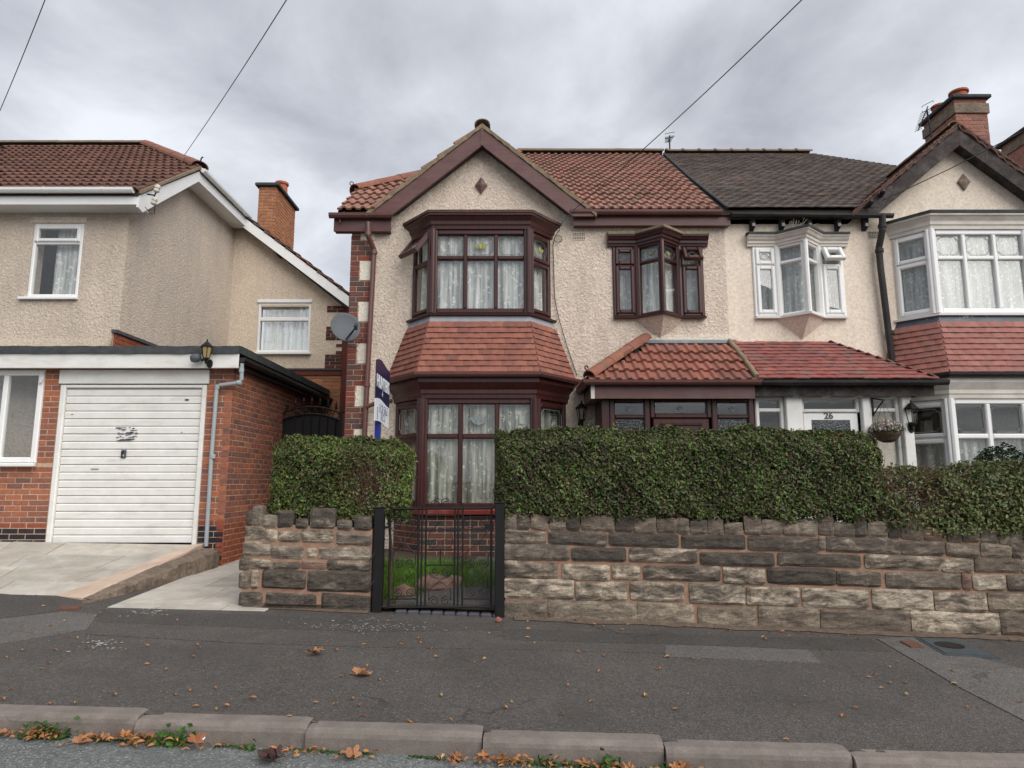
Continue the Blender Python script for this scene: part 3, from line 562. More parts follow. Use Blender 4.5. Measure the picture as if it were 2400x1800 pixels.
# ================================================================ FRONT WALLS OF SANDSTONE
def z1(x, y): return (500 + x/3.16, 1000 + y/3.16)
def z2(x, y): return (1150 + x/3.16, 1000 + y/3.16)
def z3(x, y): return (1750 + x/3.386, 1050 + y/3.386)
def wp(a, h, d=0.0, q=WALLQ): return Vector((a, q - SY * a - d, -SX * a + h))      # d: proud of the wall face
GROW = 0.0025
def rock(name, parent, a0, a1, h0, h1, mat, seed, bulge=0.030, depth=0.10, rough=0.016, q=WALLQ, sk=0.0):
    a0 -= GROW; a1 += GROW; h0 -= GROW * 0.7; h1 += GROW * 0.7
    W, Hh = a1 - a0, h1 - h0; nx = max(4, min(16, int(W / 0.030))); nz = max(4, min(8, int(Hh / 0.022)))
    mb = MB(); vs = []; rr = random.Random(seed)
    tilt = rr.uniform(-0.012, 0.012); k1 = [rr.uniform(-0.012, 0.012) for _ in range(4)]
    for j in range(nz + 1):
        for i in range(nx + 1):
            s, t = i / nx, j / nz; a = a0 + W * s; h = h0 + Hh * t
            es = min(s, 1 - s) * W; et = min(t, 1 - t) * Hh; e = min(es, et)
            edge = e < 1e-6
            d = 0.55 * bulge * (1 - math.exp(-e / 0.011)) + tilt * (t - 0.5)
            nn = mnoise.noise((a*9 + seed*3.1, h*14, seed)) ; n2 = mnoise.noise((a*24, h*34, seed*1.7)); n3 = mnoise.noise((a*60, h*70, seed*2.3))
            d += 0.75 * (nn * rough * 1.0 + n2 * rough * 0.55 + n3 * rough * 0.3) * (0.25 if edge else 1.0)
            ba = mnoise.noise((a*7, h*7, seed + 40)) * 0.007; bh = mnoise.noise((a*8, h*8, seed + 80)) * 0.007
            if es < 1e-6 and et < 1e-6:       # round the corners
                ba += 0.006 if i == 0 else -0.006; bh += 0.005 if j == 0 else -0.005
            vs.append(wp(a + ba + sk * (t - 0.5), h + bh + (k1[0]*(1-s) + k1[1]*s) * (1 if j == nz else (0.0 if j else 0.6)), d, q))
    n = nx + 1; fs = [(j*n+i, j*n+i+1, (j+1)*n+i+1, (j+1)*n+i) for j in range(nz) for i in range(nx)]
    ring = [i for i in range(nx+1)] + [j*n+nx for j in range(1, nz+1)] + [nz*n+i for i in range(nx-1, -1, -1)] + [j*n for j in range(nz-1, 0, -1)]
    b0 = len(vs); vs += [vs[k] + Vector((0, depth, 0)) for k in ring]
    m = len(ring); fs += [(ring[k], b0 + k, b0 + (k+1) % m, ring[(k+1) % m]) for k in range(m)]
    fs.append(tuple(b0 + k for k in range(m)))
    mb.add(vs, fs); return mb.build(name, mat, parent, smooth=False)
def px_stone(zf, r):
    x0, x1, y0, y1 = r; xm, ym = (x0 + x1) / 2, (y0 + y1) / 2
    return PQ(*zf(x0, ym))[0], PQ(*zf(x1, ym))[0], PQ(*zf(xm, y1))[1], PQ(*zf(xm, y0))[1]
SEED = [11]
def lay(parent, zf, rects, mat, bulge=0.03, rough=0.016, **k):
    for r in rects:
        a0, a1, h0, h1 = px_stone(zf, r[:4]); SEED[0] += 1
        mm = r[4] if len(r) > 4 else (mat if isinstance(mat, str) else R.choice(mat))
        rock('stone', parent, a0, a1, max(h0, -0.06), h1, mm, SEED[0], bulge, rough=rough, **k)
# left pier of wall
lw = thing('stone_wall', 'short random sandstone wall with pink mortar under the square hedge', 'wall', (-2.0, 6.75, 0.05))
aL, aR = PQ(*z1(195,1100))[0], PQ(*z1(1175,1100))[0]
def mortar_core(parent, prof, q0, thick, name='mortar_core', mat='mortar_wall'):
    # prof: [(a, h_top)]
    mb = MB(); rings = []
    for a, h in prof: rings.append([wp(a, -0.25, 0, q0), wp(a, h, 0, q0), wp(a, h, -thick, q0), wp(a, -0.25, -thick, q0)])
    mb.loft(rings); return mb.build(name, mat, parent)
hc = PQ(*z1(600,750))[1]
mortar_core(lw, [(aL + 0.03, hc + 0.02), (aL + 0.3, hc + 0.03), (-1.5, hc + 0.02), (aR - 0.01, hc + 0.01)], WALLQ + 0.004, 0.30)
lay(lw, z1, [(245,290,630,735),(292,363,590,735),(367,473,660,742),(477,592,620,750),(610,700,680,752),(718,900,612,760),(918,1025,692,765),(1045,1172,662,770)], ['stone_grey','stone_soot'], 0.03)
lay(lw, z1, [(235,378,750,838),(386,474,765,845),(484,644,768,855),(653,885,772,866),(912,1170,790,880)], ['stone_grey','stone_banded'], 0.028)
lay(lw, z1, [(220,420,860,958),(428,667,880,978),(688,765,908,972,'stone_pale'),(782,1168,892,978)], 'stone_grey', 0.026)
lay(lw, z1, [(193,264,970,1065),(272,428,978,1050,'stone_banded'),(445,640,998,1050),(652,838,988,1048,'stone_pink'),(842,1166,998,1070,'stone_banded')], 'stone_grey', 0.022)
lay(lw, z1, [(190,266,1085,1200),(274,334,1068,1200,'stone_pale'),(360,684,1072,1203,'stone_soot'),(697,1164,1068,1222,'stone_soot')], 'stone_grey', 0.04, 0.022)
lay(lw, z1, [(190,360,1228,1345),(388,760,1232,1375),(800,1160,1242,1392)], 'stone_soot', 0.035, 0.022)
# the return of this wall runs back along the path
mb = MB(); mb.box(aL + 0.03, aL + 0.28, WALLQ - SY*aL + 0.02, 8.6, -0.2, hc + 0.02); mb.build('return_core', 'mortar_wall', lw)
for i in range(9):
    y = WALLQ - SY*aL + 0.30 + i * 0.24; s = R.uniform(0.9, 1.1)
    mb = MB(); M4 = Matrix.Translation((aL + 0.15, y, hc)) @ Matrix.Rotation(R.uniform(-0.2,0.2), 4, 'Z') @ Matrix.Rotation(R.uniform(-0.15,0.15), 4, 'X')
    mb.bbox(-0.15, 0.15, -0.10*s, 0.11*s, -0.05, R.uniform(0.10,0.2), 0.025, M4); mb.build('stone', 'stone_soot', lw)
# long wall right of the gate
rw = thing('stone_wall', 'long coursed sandstone wall with sooty blocks and upright coping stones', 'wall', (3.0, 6.4, -0.1))
cop = [(110,190,640,755),(195,290,650,755),(300,420,650,757),(440,555,660,760),(565,662,640,766),(670,815,660,770),(820,915,655,772),(925,1060,660,778),(1065,1225,650,782),(1235,1380,680,786),(1385,1470,672,790),(1480,1605,690,795),(1610,1722,685,798),(1735,1865,710,803),(1880,2005,665,797),(2010,2165,690,800)]
cop3 = [(295,415,560,690),(418,565,565,695),(572,690,540,694),(700,853,590,700),(857,955,530,705,'stone_soot'),(965,1118,585,707),(1125,1225,585,714,'stone_soot'),(1232,1400,570,725),(1412,1575,645,730,'stone_pink'),(1590,1705,590,746),(1715,1850,620,750),(1860,2000,640,756),(2008,2200,660,762),(2210,2400,640,775),(2410,2560,650,782),(2570,2750,640,790),(2760,2920,650,800),(2930,3100,650,808)]
def topprof(rects, zf): return [(px_stone(zf, r[:4])[0], px_stone(zf, r[:4])[2] + 0.03) for r in rects]
hcr = sum(px_stone(z2, r)[2] for r in cop) / len(cop)
mortar_core(rw, [(PQ(*z2(108,1100))[0] , hcr + 0.05)] + [(a, hcr + 0.05) for a in (1.5, 3.0, 4.5, 6.2)], WALLQ + 0.012, 0.30)
lay(rw, z2, cop, ['stone_grey','stone_base','stone_soot'], 0.022)
lay(rw, z3, cop3, ['stone_grey','stone_base'], 0.022)
lay(rw, z2, [(110,408,765,860,'stone_banded'),(430,860,778,876),(882,1390,788,888),(1415,1885,804,906)], 'stone_soot', 0.024)
lay(rw, z3, [(12,568,702,812),(578,628,702,808,'stone_base'),(636,1220,712,830),(1232,1570,742,845,'stone_grey'),(1586,1850,757,863,'stone_base'),(1860,2098,762,870,'stone_base'),(2108,2400,770,880,'stone_banded'),(2420,3050,790,905,'stone_grey')], 'stone_soot', 0.024)
lay(rw, z2, [(95,585,872,985,'stone_grey'),(602,1005,898,995),(1030,1530,908,1005,'stone_banded'),(1556,2100,932,1026)], 'stone_soot', 0.026)
lay(rw, z3, [(-20,220,837,935),(250,905,842,942),(945,1545,857,966,'stone_banded'),(1552,1800,872,982,'stone_banded'),(1812,2180,882,990,'stone_base'),(2190,2560,890,1005,'stone_grey'),(2580,3050,905,1020,'stone_base')], 'stone_soot', 0.026)
lay(rw, z2, [(96,495,1002,1120),(530,880,1017,1130),(902,1105,1022,1130),(1136,1700,1034,1140),(1726,2033,1044,1160)], 'stone_banded', 0.028, 0.02)
lay(rw, z3, [(168,705,957,1085,'stone_soot'),(720,1065,988,1100,'stone_soot'),(1110,1700,994,1120,'stone_grey'),(1715,1780,1002,1125,'stone_pink'),(1800,2055,1012,1132,'stone_pale'),(2075,2300,1018,1136,'stone_grey'),(2315,3050,1030,1150,'stone_banded')], 'stone_banded', 0.028, 0.02)
lay(rw, z2, [(96,615,1132,1275),(630,1010,1152,1288),(1037,1430,1157,1290,'stone_pale'),(1476,1885,1168,1314,'stone_pale')], 'stone_banded', 0.03, 0.022)
lay(rw, z3, [(2,420,1103,1245),(442,968,1113,1265,'stone_pale'),(1000,1480,1128,1285,'stone_pale'),(1496,1908,1142,1295),(1922,2400,1146,1300,'stone_base'),(2415,3050,1160,1315)], 'stone_banded', 0.03, 0.022)
lay(rw, z2, [(102,420,1288,1440),(427,1085,1294,1465),(1092,1505,1308,1482),(1542,1965,1328,1492)], 'stone_base', 0.026, 0.016)
lay(rw, z3, [(96,580,1258,1440),(592,1298,1288,1470),(1312,2010,1303,1482,'stone_banded'),(2022,2600,1316,1490),(2615,3050,1330,1500)], 'stone_base', 0.026, 0.018)
# brown strip of soil and grit at the wall feet, doubling as painted contact shadow
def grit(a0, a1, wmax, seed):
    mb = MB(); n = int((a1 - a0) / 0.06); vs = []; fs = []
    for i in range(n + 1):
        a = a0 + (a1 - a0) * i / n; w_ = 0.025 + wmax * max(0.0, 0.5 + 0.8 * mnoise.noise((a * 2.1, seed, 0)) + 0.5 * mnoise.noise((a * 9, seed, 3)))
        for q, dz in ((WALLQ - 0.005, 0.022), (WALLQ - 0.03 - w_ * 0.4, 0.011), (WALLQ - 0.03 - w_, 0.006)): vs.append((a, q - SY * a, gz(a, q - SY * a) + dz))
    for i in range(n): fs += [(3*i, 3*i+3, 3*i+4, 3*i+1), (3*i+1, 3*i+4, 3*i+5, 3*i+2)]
    mb.add(vs, fs); o = mb.build('wall_foot_grit_shade', 'grit', smooth=True); o['kind'] = 'structure'
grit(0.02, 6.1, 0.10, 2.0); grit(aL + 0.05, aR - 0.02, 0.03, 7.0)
# ================================================================ GATE
gate = thing('garden_gate', 'black wrought iron garden gate with scrolls between two black posts', 'gate', wp(-0.62, 0.05, -0.05))
GQ = WALLQ + 0.03
def gp(x, y):
    a, h = PQ(*z1(x, y), GQ); return wp(a, h, 0, GQ)
def gbar(name, x0, y0, x1, y1, r=0.0065):
    mb = MB(); mb.tube([gp(x0,y0), gp(x1,y1)], r, 8); mb.build(name, 'black_iron', gate)
gx_l, gx_r = 1318, 2060
gbar('rail', 1325, 608, 2060, 604, 0.013); gbar('rail', 1296, 1338, 2056, 1336, 0.012)
for x0, x1 in ((1314,1297),(1522,1510),(1548,1537),(1578,1568),(1790,1783),(1814,1809),(1848,1843),(2060,2055)):
    gbar('bar', x0, 606, x1, 1337, 0.011 if x0 in (1314,2060) else 0.009)
gbar('rail', 1312, 672, 1520, 672); gbar('rail', 1848, 672, 2060, 670); gbar('rail', 1578, 660, 1790, 658, 0.005)
gbar('rail', 1520, 766, 2060, 762); gbar('rail', 1300, 1276, 1512, 1275); gbar('rail', 1845, 1275, 2056, 1274)
gbar('rail', 1574, 912, 1788, 910); gbar('rail', 1571, 1026, 1786, 1024); gbar('bar', 1682, 912, 1681, 1025)
def scroll(cx, cy, r, turns=1.6, start=0.0, d=1, wire=0.0042, tail=None):
    pts = []; n = 26
    for i in range(n + 1):
        t = i / n; rr = r * (1 - 0.82 * t); an = start + d * turns * 2 * math.pi * t
        pts.append(gp(cx + rr * math.cos(an), cy - rr * math.sin(an)))
    if tail: pts = [gp(*p) for p in tail] + pts
    mb = MB(); mb.tube(pts, wire, 6); mb.build('scroll', 'black_iron', gate)
for px0, px1, ys in ((1312,1515,(720,1015,1240)),(1848,2058,(720,1015,1240))):
    mid = (px0 + px1) / 2
    for yy in (720,):
        scroll(mid - 55, yy, 44, start=math.pi, d=-1, tail=[(mid, 880), (mid-60, 800), (mid-97, 750)]); scroll(mid + 55, yy, 44, start=0, d=1, tail=[(mid, 880), (mid+60, 800), (mid+97, 750)])
    scroll(mid - 45, 1010, 38, start=math.pi, d=1, tail=[(mid, 860), (mid-80, 935), (mid-84, 985)]); scroll(mid + 45, 1010, 38, start=0, d=-1, tail=[(mid, 860), (mid+80, 935), (mid+84, 985)])
    scroll(mid - 45, 1225, 36, start=math.pi, d=1, tail=[(mid, 1150), (mid-70, 1080), (mid-82, 1190)]); scroll(mid + 45, 1225, 36, start=0, d=-1, tail=[(mid, 1150), (mid+70, 1080), (mid+82, 1190)])
for sgn in (-1, 1):
    st = math.pi if sgn < 0 else 0.0
    scroll(1682 + sgn*45, 860, 40, start=st, d=-sgn, tail=[(1682, 700), (1682+sgn*90, 800), (1682+sgn*88, 850)])
    scroll(1680 + sgn*42, 1075, 36, start=st, d=-sgn, tail=[(1680, 1130), (1680+sgn*70, 1110), (1680+sgn*80, 1085)])
    scroll(1677 + sgn*42, 1290, 38, start=st, d=sgn, tail=[(1678, 1140), (1677+sgn*80, 1210), (1677+sgn*82, 1280)])
    scroll(1690 + sgn*40, 572, 34, start=st, d=-sgn, tail=[(1690, 598), (1690, 545), (1690+sgn*30, 530), (1690+sgn*72, 556)])
    scroll(1690 + sgn*150, 582, 18, start=st, d=sgn)
mb = MB(); mb.box(-0.03, 0.06, -0.012, 0.012, -0.03, 0.03, Matrix.Translation(gp(2030, 745))); mb.build('latch', 'black_iron', gate)
for y in (745, 1345):
    mb = MB(); mb.tube([gp(1312, y), gp(1262, y)], 0.012, 8); mb.build('hinge', 'black_iron', gate)
def post(x0, x1, yt, yb, label):
    a0, h1 = PQ(*z1(x0, yt)); a1, _ = PQ(*z1(x1, yt)); ab, h0 = PQ(*z1(x0, yb))
    a0 = (a0 + ab) / 2; a1 = a0 + 0.092
    t = thing('gate_post', label, 'post', wp((a0 + a1) / 2, 0, -0.04), 'posts of the garden gate')
    mb = MB(); Mt = Matrix.Translation(wp((a0+a1)/2, 0, -0.03))
    mb.bbox(-0.046, 0.046, -0.049, 0.049, -0.15, h1 - 0.0, 0.006, Mt); mb.build('shaft', 'black_iron', t)
    mb = MB(); mb.bbox(-0.052, 0.052, -0.052, 0.052, h1, h1 + 0.012, 0.005, Mt); mb.build('cap', 'black_iron', t)
    return t, Mt, h1
tL, MtL, hL = post(1186, 1262, 602, 1385, 'black gate post beside the short stone wall')
tR, MtR, hR = post(2086, 2160, 568, 1400, 'black gate post at the end of the long stone wall')
for k, h in enumerate((0.30, 0.56)):
    mb = MB(); mb.tube([MtL @ Vector((-0.03,-0.052,h)), MtL @ Vector((-0.075,-0.085,h-0.075))], 0.007, 6); mb.build('strap', 'black_iron', tL)
    mb = MB(); mb.box(-0.0515, 0.0515, -0.0515, 0.0515, h + 0.12, h + 0.126, MtL); mb.build('band', 'black_iron', tL)
# blue brick threshold
st = structure(thing('gate_step', None, None, wp(-0.6, 0, 0)))
for i in range(9):
    a = -1.13 + i * 0.118
    mb = MB(); mb.bbox(0, 0.110, 0, 0.20, -0.05, 0.028, 0.012, Matrix.Translation(wp(a, 0, 0.02))); mb.build('blue_brick', 'blue_brick', st)
mb = MB(); mb.prism([wp(-1.15,0.085,-0.16), wp(0.0,0.085,-0.16), Vector((0.0,8.2,0.36)), Vector((-0.42,8.35,0.38)), Vector((-0.55,7.3,0.19)), wp(-1.15,0.10,-0.42)], (0,0,-0.09)); structure(mb.build('garden_path', 'tarmac_pale'))
mb = MB(); mb.prism([Vector((-2.2,8.15,0.33)), Vector((0.9,8.1,0.33)), Vector((0.9,9.05,0.37)), Vector((-2.2,9.05,0.37))], (0,0,-0.06)); structure(mb.build('house_path', 'tarmac_pale'))
# ================================================================ HEDGES (leaf by leaf, joined)
rng = np.random.default_rng(5)
def leaf_mesh(name, pos, nrm, size, mat, parent, aspect=0.55, jit=0.9):
    n = len(pos)
    d = nrm + rng.normal(0, jit, (n, 3)) * 0.6; d /= np.linalg.norm(d, axis=1)[:, None]
    r = rng.normal(0, 1, (n, 3)); t = np.cross(d, r); t /= np.linalg.norm(t, axis=1)[:, None]; b = np.cross(d, t)
    s = (size * rng.uniform(0.65, 1.3, n))[:, None]
    v = np.empty((n, 4, 3)); cup = rng.uniform(0.05, 0.3, n)[:, None]
    v[:, 0] = pos - t * s * 0.5; v[:, 2] = pos + t * s * 0.5 - d * s * cup
    v[:, 1] = pos + b * s * 0.5 * aspect + d * s * 0.14; v[:, 3] = pos - b * s * 0.5 * aspect + d * s * 0.14
    me = bpy.data.meshes.new(name); me.vertices.add(4 * n); me.loops.add(6 * n); me.polygons.add(2 * n)
    me.vertices.foreach_set('co', (v - np.array(WL[parent.name])).reshape(-1))
    idx = np.arange(n)[:, None] * 4 + np.array([0, 1, 2, 0, 2, 3])[None]
    me.loops.foreach_set('vertex_index', idx.reshape(-1).astype(np.int32))
    me.polygons.foreach_set('loop_start', np.arange(2 * n, dtype=np.int32) * 3)
    me.update(); me.validate(); me.materials.append(M(mat))
    o = link(name, me, WL[parent.name], parent); o['kind'] = 'stuff'; return o
def lump(p, s, k=0.0): return (np.sin(p[:,0]*s*1.7 + 1.3 + k) * np.sin(p[:,2]*s*2.1 + k*2) + np.sin(p[:,0]*s*4.3 + p[:,2]*s*3.1 + k) * 0.5 + np.sin(p[:,1]*s*3.3 + p[:,0]*s*1.1) * 0.4)
def twigs(name, parent, starts, dirs, L, mat='twig', r=0.003):
    mb = MB()
    for s, d in zip(starts, dirs):
        p = Vector(s); d = Vector(d).normalized(); pts = [p.copy()]
        for _ in range(4):
            p = p + d * L * R.uniform(0.15, 0.35); pts.append(p.copy()); d = (d + Vector((R.gauss(0,.35), R.gauss(0,.35), R.gauss(0,.35)))).normalized()
        mb.tube(pts, [r, r*0.9, r*0.75, r*0.6, r*0.4], 4, cap=False)
    o = mb.build(name, mat, parent); o['kind'] = 'stuff'; return o
def hedge(label, ucorner, vtop, vbot, q0, depth, n_surf, n_in, mat, size, seed, hfun=None, bald=None, name='hedge', rnd=0.20, brise=0.0):
    a0 = PQ(ucorner[0], 1080, q0)[0]; a1 = PQ(ucorner[1], 1080, q0)[0]
    h1 = PQ(ucorner[0], vtop, q0)[1]; h0 = PQ(ucorner[0], vbot, q0)[1]
    t = thing(name, label, 'hedge', wp((a0+a1)/2, h0, -depth/2, q0))
    def put(n, surf):
        a = rng.uniform(a0, a1, n); h = rng.uniform(0, 1, n); d = rng.uniform(0, depth, n); nr = np.zeros((n,3))
        hb = np.full(n, h0) + rng.normal(0, 0.022, n) + 0.022*np.sin(a*9) + 0.018*np.sin(a*23 + 1) + brise * np.clip((a - a0) / (a1 - a0), 0, 1); ht = np.full(n, h1)
        if hfun is not None: ht = hfun(a); 
        if surf:
            W = a1 - a0; Hh = h1 - h0
            wts = np.array([W*Hh*1.0, W*depth*0.9, depth*Hh*0.8, depth*Hh*0.8, W*Hh*0.25, W*depth*0.35]); wts /= wts.sum()
            face = rng.choice(6, n, p=wts); sk = np.abs(rng.normal(0, 0.035, n))
            d = np.where(face == 0, sk, np.where(face == 4, depth - sk, d))
            h = np.where(face == 1, 1 - sk / Hh, np.where(face == 5, sk / Hh, h))
            a = np.where(face == 2, a0 + sk, np.where(face == 3, a1 - sk, a))
            nr[face == 0] = (0,-1,0.35); nr[face == 1] = (0,-0.2,1); nr[face == 2] = (-1,-.2,0.3); nr[face == 3] = (1,-.2,0.3); nr[face == 4] = (0,1,0.3); nr[face == 5] = (0,-0.6,-0.8)
        else: nr[:] = rng.normal(0, 1, (n, 3))
        hh = hb + (ht - hb) * h
        # rounded edges: pull the corners in
        ca = np.minimum(a - a0, a1 - a); ch = ht - hh; cd = np.minimum(d, depth - d)
        r = rnd
        f = np.clip(1 - ch / r, 0, 1); g = np.clip(1 - cd / r, 0, 1); e = np.clip(1 - ca / r, 0, 1)
        hh -= r * 0.45 * (g**2 + e**2) * f; d = np.where(d < depth/2, d + r*0.5*(f**2 + e**2)*g, d - r*0.5*(f**2)*g)
        p = np.stack([a, q0 - SY*a + d, -SX*a + hh], 1)
        off = lump(p, 4.0, seed) * 0.018 + lump(p, 11.0, seed) * 0.011 + lump(p, 37.0, seed) * 0.012
        nn = nr / np.maximum(1e-6, np.linalg.norm(nr, axis=1))[:, None]
        if surf: p = p + nn * off[:, None]
        if bald is not None:
            keep = rng.uniform(0, 1, n) > bald(a, hh - 0.0, d); p, nr = p[keep], nr[keep]
        return p, nr
    p, nr = put(n_surf, True); p2, n2 = put(n_in, False)
    leaf_mesh('foliage', np.concatenate([p, p2]), np.concatenate([nr, n2]), size, mat, t)
    ns = int((a1 - a0) * 420); st_, dr_ = [], []
    for _ in range(ns):
        a = R.uniform(a0 + 0.02, a1 - 0.02); d = R.uniform(0.03, depth - 0.03); h = h0 + (h1 - h0) * R.uniform(0, 0.85)
        st_.append(wp(a, h, -d, q0)); dr_.append((R.gauss(0,.5), R.gauss(-0.25,.5), 0.9))
    twigs('twigs', t, st_, dr_, 0.16)
    st_, dr_, lp, ln = [], [], [], []
    for _ in range(int((a1 - a0) * 26)):
        a = R.uniform(a0 + 0.08, a1 - 0.08); front = R.random() < 0.45; hh = (hfun(np.array([a]))[0] if hfun is not None else h1)
        d = 0.03 if front else R.uniform(0.08, depth - 0.08); h = R.uniform(h0 + 0.1, hh - 0.1) if front else hh - 0.03
        b0 = wp(a, h, -d, q0); dv = Vector((R.gauss(0,.35), R.gauss(-0.7 if front else 0,.3), R.uniform(0.3,0.8))).normalized(); LL = R.uniform(0.03, 0.085)
        st_.append(b0); dr_.append(dv)
        for k in range(5): lp.append(b0 + dv * LL * (k + 1) / 5 + Vector((R.gauss(0,.006), R.gauss(0,.006), R.gauss(0,.006)))); ln.append((R.gauss(0,.6), R.gauss(-.3,.6), 0.6))
    leaf_mesh('stray_shoots', np.array([tuple(p) for p in lp]), np.array(ln), size * 0.9, mat, t)
    mb = MB()
    for i in range(int((a1 - a0) / 0.22)):
        a = a0 + 0.12 + i * 0.22 + R.uniform(-.04,.04); d = depth * R.uniform(0.4, 0.6); b = wp(a, 0.0, -d, q0)
        mb.tube([Vector((b.x, b.y, garden_z(b.x, b.y) - 0.05)), wp(a + R.uniform(-.03,.03), h0 * 0.6, -d, q0), wp(a + R.uniform(-.08,.08), h0 + 0.25, -d + R.uniform(-.05,.05), q0), wp(a + R.uniform(-.1,.1), h0 + 0.5, -d, q0)], [0.018,0.015,0.011,0.006], 6)
    mb.build('stems', 'twig', t)
    return t, (a0, a1, h0, h1)
ab0 = PQ(820, 1120)[0]; hb0 = PQ(830, 1120)[1]
def bald_left(a, h, d):
    r2 = ((a - (ab0 + 0.14)) / 0.30)**2 + ((h - (hb0 - 0.05)) / 0.30)**2
    return np.clip(0.97 * np.exp(-r2 * 1.0), 0, 0.93) * (d < 0.35)
hl, HB = hedge('square clipped hedge with a bare twiggy patch above the short wall', (628, 951), 1019, 1207, WALLQ + 0.03, 0.55, 18000, 14000, 'hedge_leaf', 0.035, 1.0, bald=bald_left)
st_, dr_ = [], []
for _ in range(520):
    a = ab0 + 0.14 + R.gauss(0, 0.15); h = hb0 - 0.08 + R.gauss(0, 0.16); d = R.uniform(-0.01, 0.10)
    if h > HB[3] - 0.06 or a > HB[1] - 0.01 or a < HB[0]: continue
    st_.append(wp(a, h, -d, WALLQ + 0.05)); dr_.append((R.gauss(0.1,.5), R.gauss(-0.15,.3), 0.75))
twigs('bare_twigs', hl, st_, dr_, 0.17, r=0.0028)
aR0 = PQ(1165, 1080)[0]; hR1 = PQ(1165, 1006)[1]
def h_right(a): return hR1 + 0.012 * np.sin(a * 3) + 0.010 * np.sin(a * 8.3 + 1) + 0.007 * np.sin(a * 19) + 0.085 * np.clip((a - aR0) / 3.6, 0, 1) + 0.02*np.sin(a*1.1)
def bald_right(a, h, d):
    r2 = ((a - PQ(1385,1150)[0]) / 0.16)**2 + ((h - PQ(1385,1150)[1]) / 0.10)**2
    return 0.72 * np.exp(-r2 * 1.3) + 0.12 * (h < HB[2] + 0.12)
hr, HBR = hedge('long dense clipped hedge with purplish leaves above the long stone wall', (1163, 2082), 1004, 1207, WALLQ - 0.05, 0.68, 62000, 52000, 'hedge_leaf_purple', 0.034, 2.4, hfun=h_right, bald=bald_right, brise=0.085)
aS0, aS1 = PQ(2062, 1150)[0], PQ(2075, 1150)[0] + 2.2
hS = PQ(2200, 1105)[1]
def h_scrub(a): return hS + 0.05 * np.sin(a * 7.0) + 0.04 * np.sin(a * 17.0) - 0.10 * np.clip(1 - (a - aS0) / 0.5, 0, 1) + 0.07*np.clip((a-aS0-0.3)/0.8,0,1)
def bald_scrub(a, h, d):
    r2 = ((a - (aS0 + 0.33)) / 0.30)**2 + ((h - (hS - 0.22)) / 0.20)**2
    return np.clip(1.0 * np.exp(-r2 * 0.8), 0, 0.95)
hs, HBS = hedge('straggly untrimmed hedge with bare branches at the end of the clipped hedge', (2058, 2610), 1105, 1242, WALLQ - 0.07, 0.80, 15000, 12000, 'scrub_leaf', 0.040, 4.1, hfun=h_scrub, bald=bald_scrub)
st_, dr_ = [], []
for _ in range(330):
    a = aS0 + 0.35 + R.gauss(0, 0.24); h = hS - 0.22 + R.gauss(0, 0.14); d = R.uniform(-0.03, 0.25)
    if h > hS - 0.02: continue
    st_.append(wp(a, h, -d, WALLQ)); dr_.append((R.gauss(0.3,.7), R.gauss(-0.2,.3), 0.35))
twigs('bare_twigs', hs, st_, dr_, 0.22, r=0.004)
mb = MB()
for x0, y0, x1, y1 in ((1290,380,1260,230),(1290,400,1400,230),(1380,330,1480,200),(1420,520,1640,470),(1240,420,1560,440),(1000,560,1320,545),(1340,540,1520,600)):
    A = PQ(*z3(x0,y0)); B = PQ(*z3(x1,y1)); m = wp((A[0]+B[0])/2 + 0.02, (A[1]+B[1])/2 + 0.02, -0.1)
    mb.tube([wp(A[0], A[1], -0.10), m, wp(B[0], B[1], -0.14)], [0.014,0.011,0.006], 6)
mb.build('branches', 'twig', hs)
# dark conifer bush in the garden of the white-windowed house
cb = P(2345, 1085, 7.75); bush = thing('conifer_bush', 'dark rounded conifer bush in front of the white bay window', 'bush', (cb.x, cb.y, garden_z(cb.x, 7.75)))
n = 9000; dd = rng.normal(0, 1, (n, 3)); dd /= np.linalg.norm(dd, axis=1)[:, None]; rr_ = 1 - np.abs(rng.normal(0, 0.12, n)); top = P(2345, 1040, 7.75).z
cz = (top + garden_z(cb.x, 7.75)) / 2; rad = np.array([0.44, 0.40, (top - garden_z(cb.x, 7.75)) / 2])
pp = np.array([cb.x, 7.75, cz]) + dd * rr_[:, None] * rad * (1 + 0.05 * np.sin(dd[:, :1] * 9) * np.sin(dd[:, 2:] * 7))
leaf_mesh('foliage', pp, dd + np.array([0,0,0.4]), 0.045, 'conifer_leaf', bush, 0.3)
mb = MB(); mb.tube([(cb.x, 7.75, garden_z(cb.x, 7.75) - 0.05), (cb.x, 7.75, cz), (cb.x + 0.03, 7.75, top - 0.15)], [0.035, 0.025, 0.01], 7); mb.build('trunk', 'twig', bush)
# lawn and rockery seen through the gate
n = 22000; x = rng.uniform(-1.9, 0.35, n); y = rng.uniform(6.95, 8.15, n)
keep = ~((x > -1.05 + (y - 6.7) * 0.35) & (y < 7.25)) ; x, y = x[keep], y[keep]; n = len(x)
z = np.array([garden_z(a, b) for a, b in zip(x, y)])
base = np.stack([x, y, z], 1); hgt = rng.uniform(0.04, 0.11, n)[:, None]; lean = rng.normal(0, 0.5, (n, 3)); lean[:, 2] = 1
side = rng.normal(0, 1, (n, 3)); side[:, 2] = 0; side /= np.linalg.norm(side, axis=1)[:, None]
v = np.empty((n, 3, 3)); v[:, 0] = base - side * 0.004; v[:, 1] = base + side * 0.004; v[:, 2] = base + lean * hgt
me = bpy.data.meshes.new('lawn'); me.from_pydata([tuple(p) for p in v.reshape(-1, 3)], [], [(3*i, 3*i+1, 3*i+2) for i in range(n)]); me.materials.append(M('grass_leaf'))
lawn = tag(link('lawn', me, Vector((0,0,0))), 'short green grass and weeds behind the garden gate', 'grass', kind='stuff')
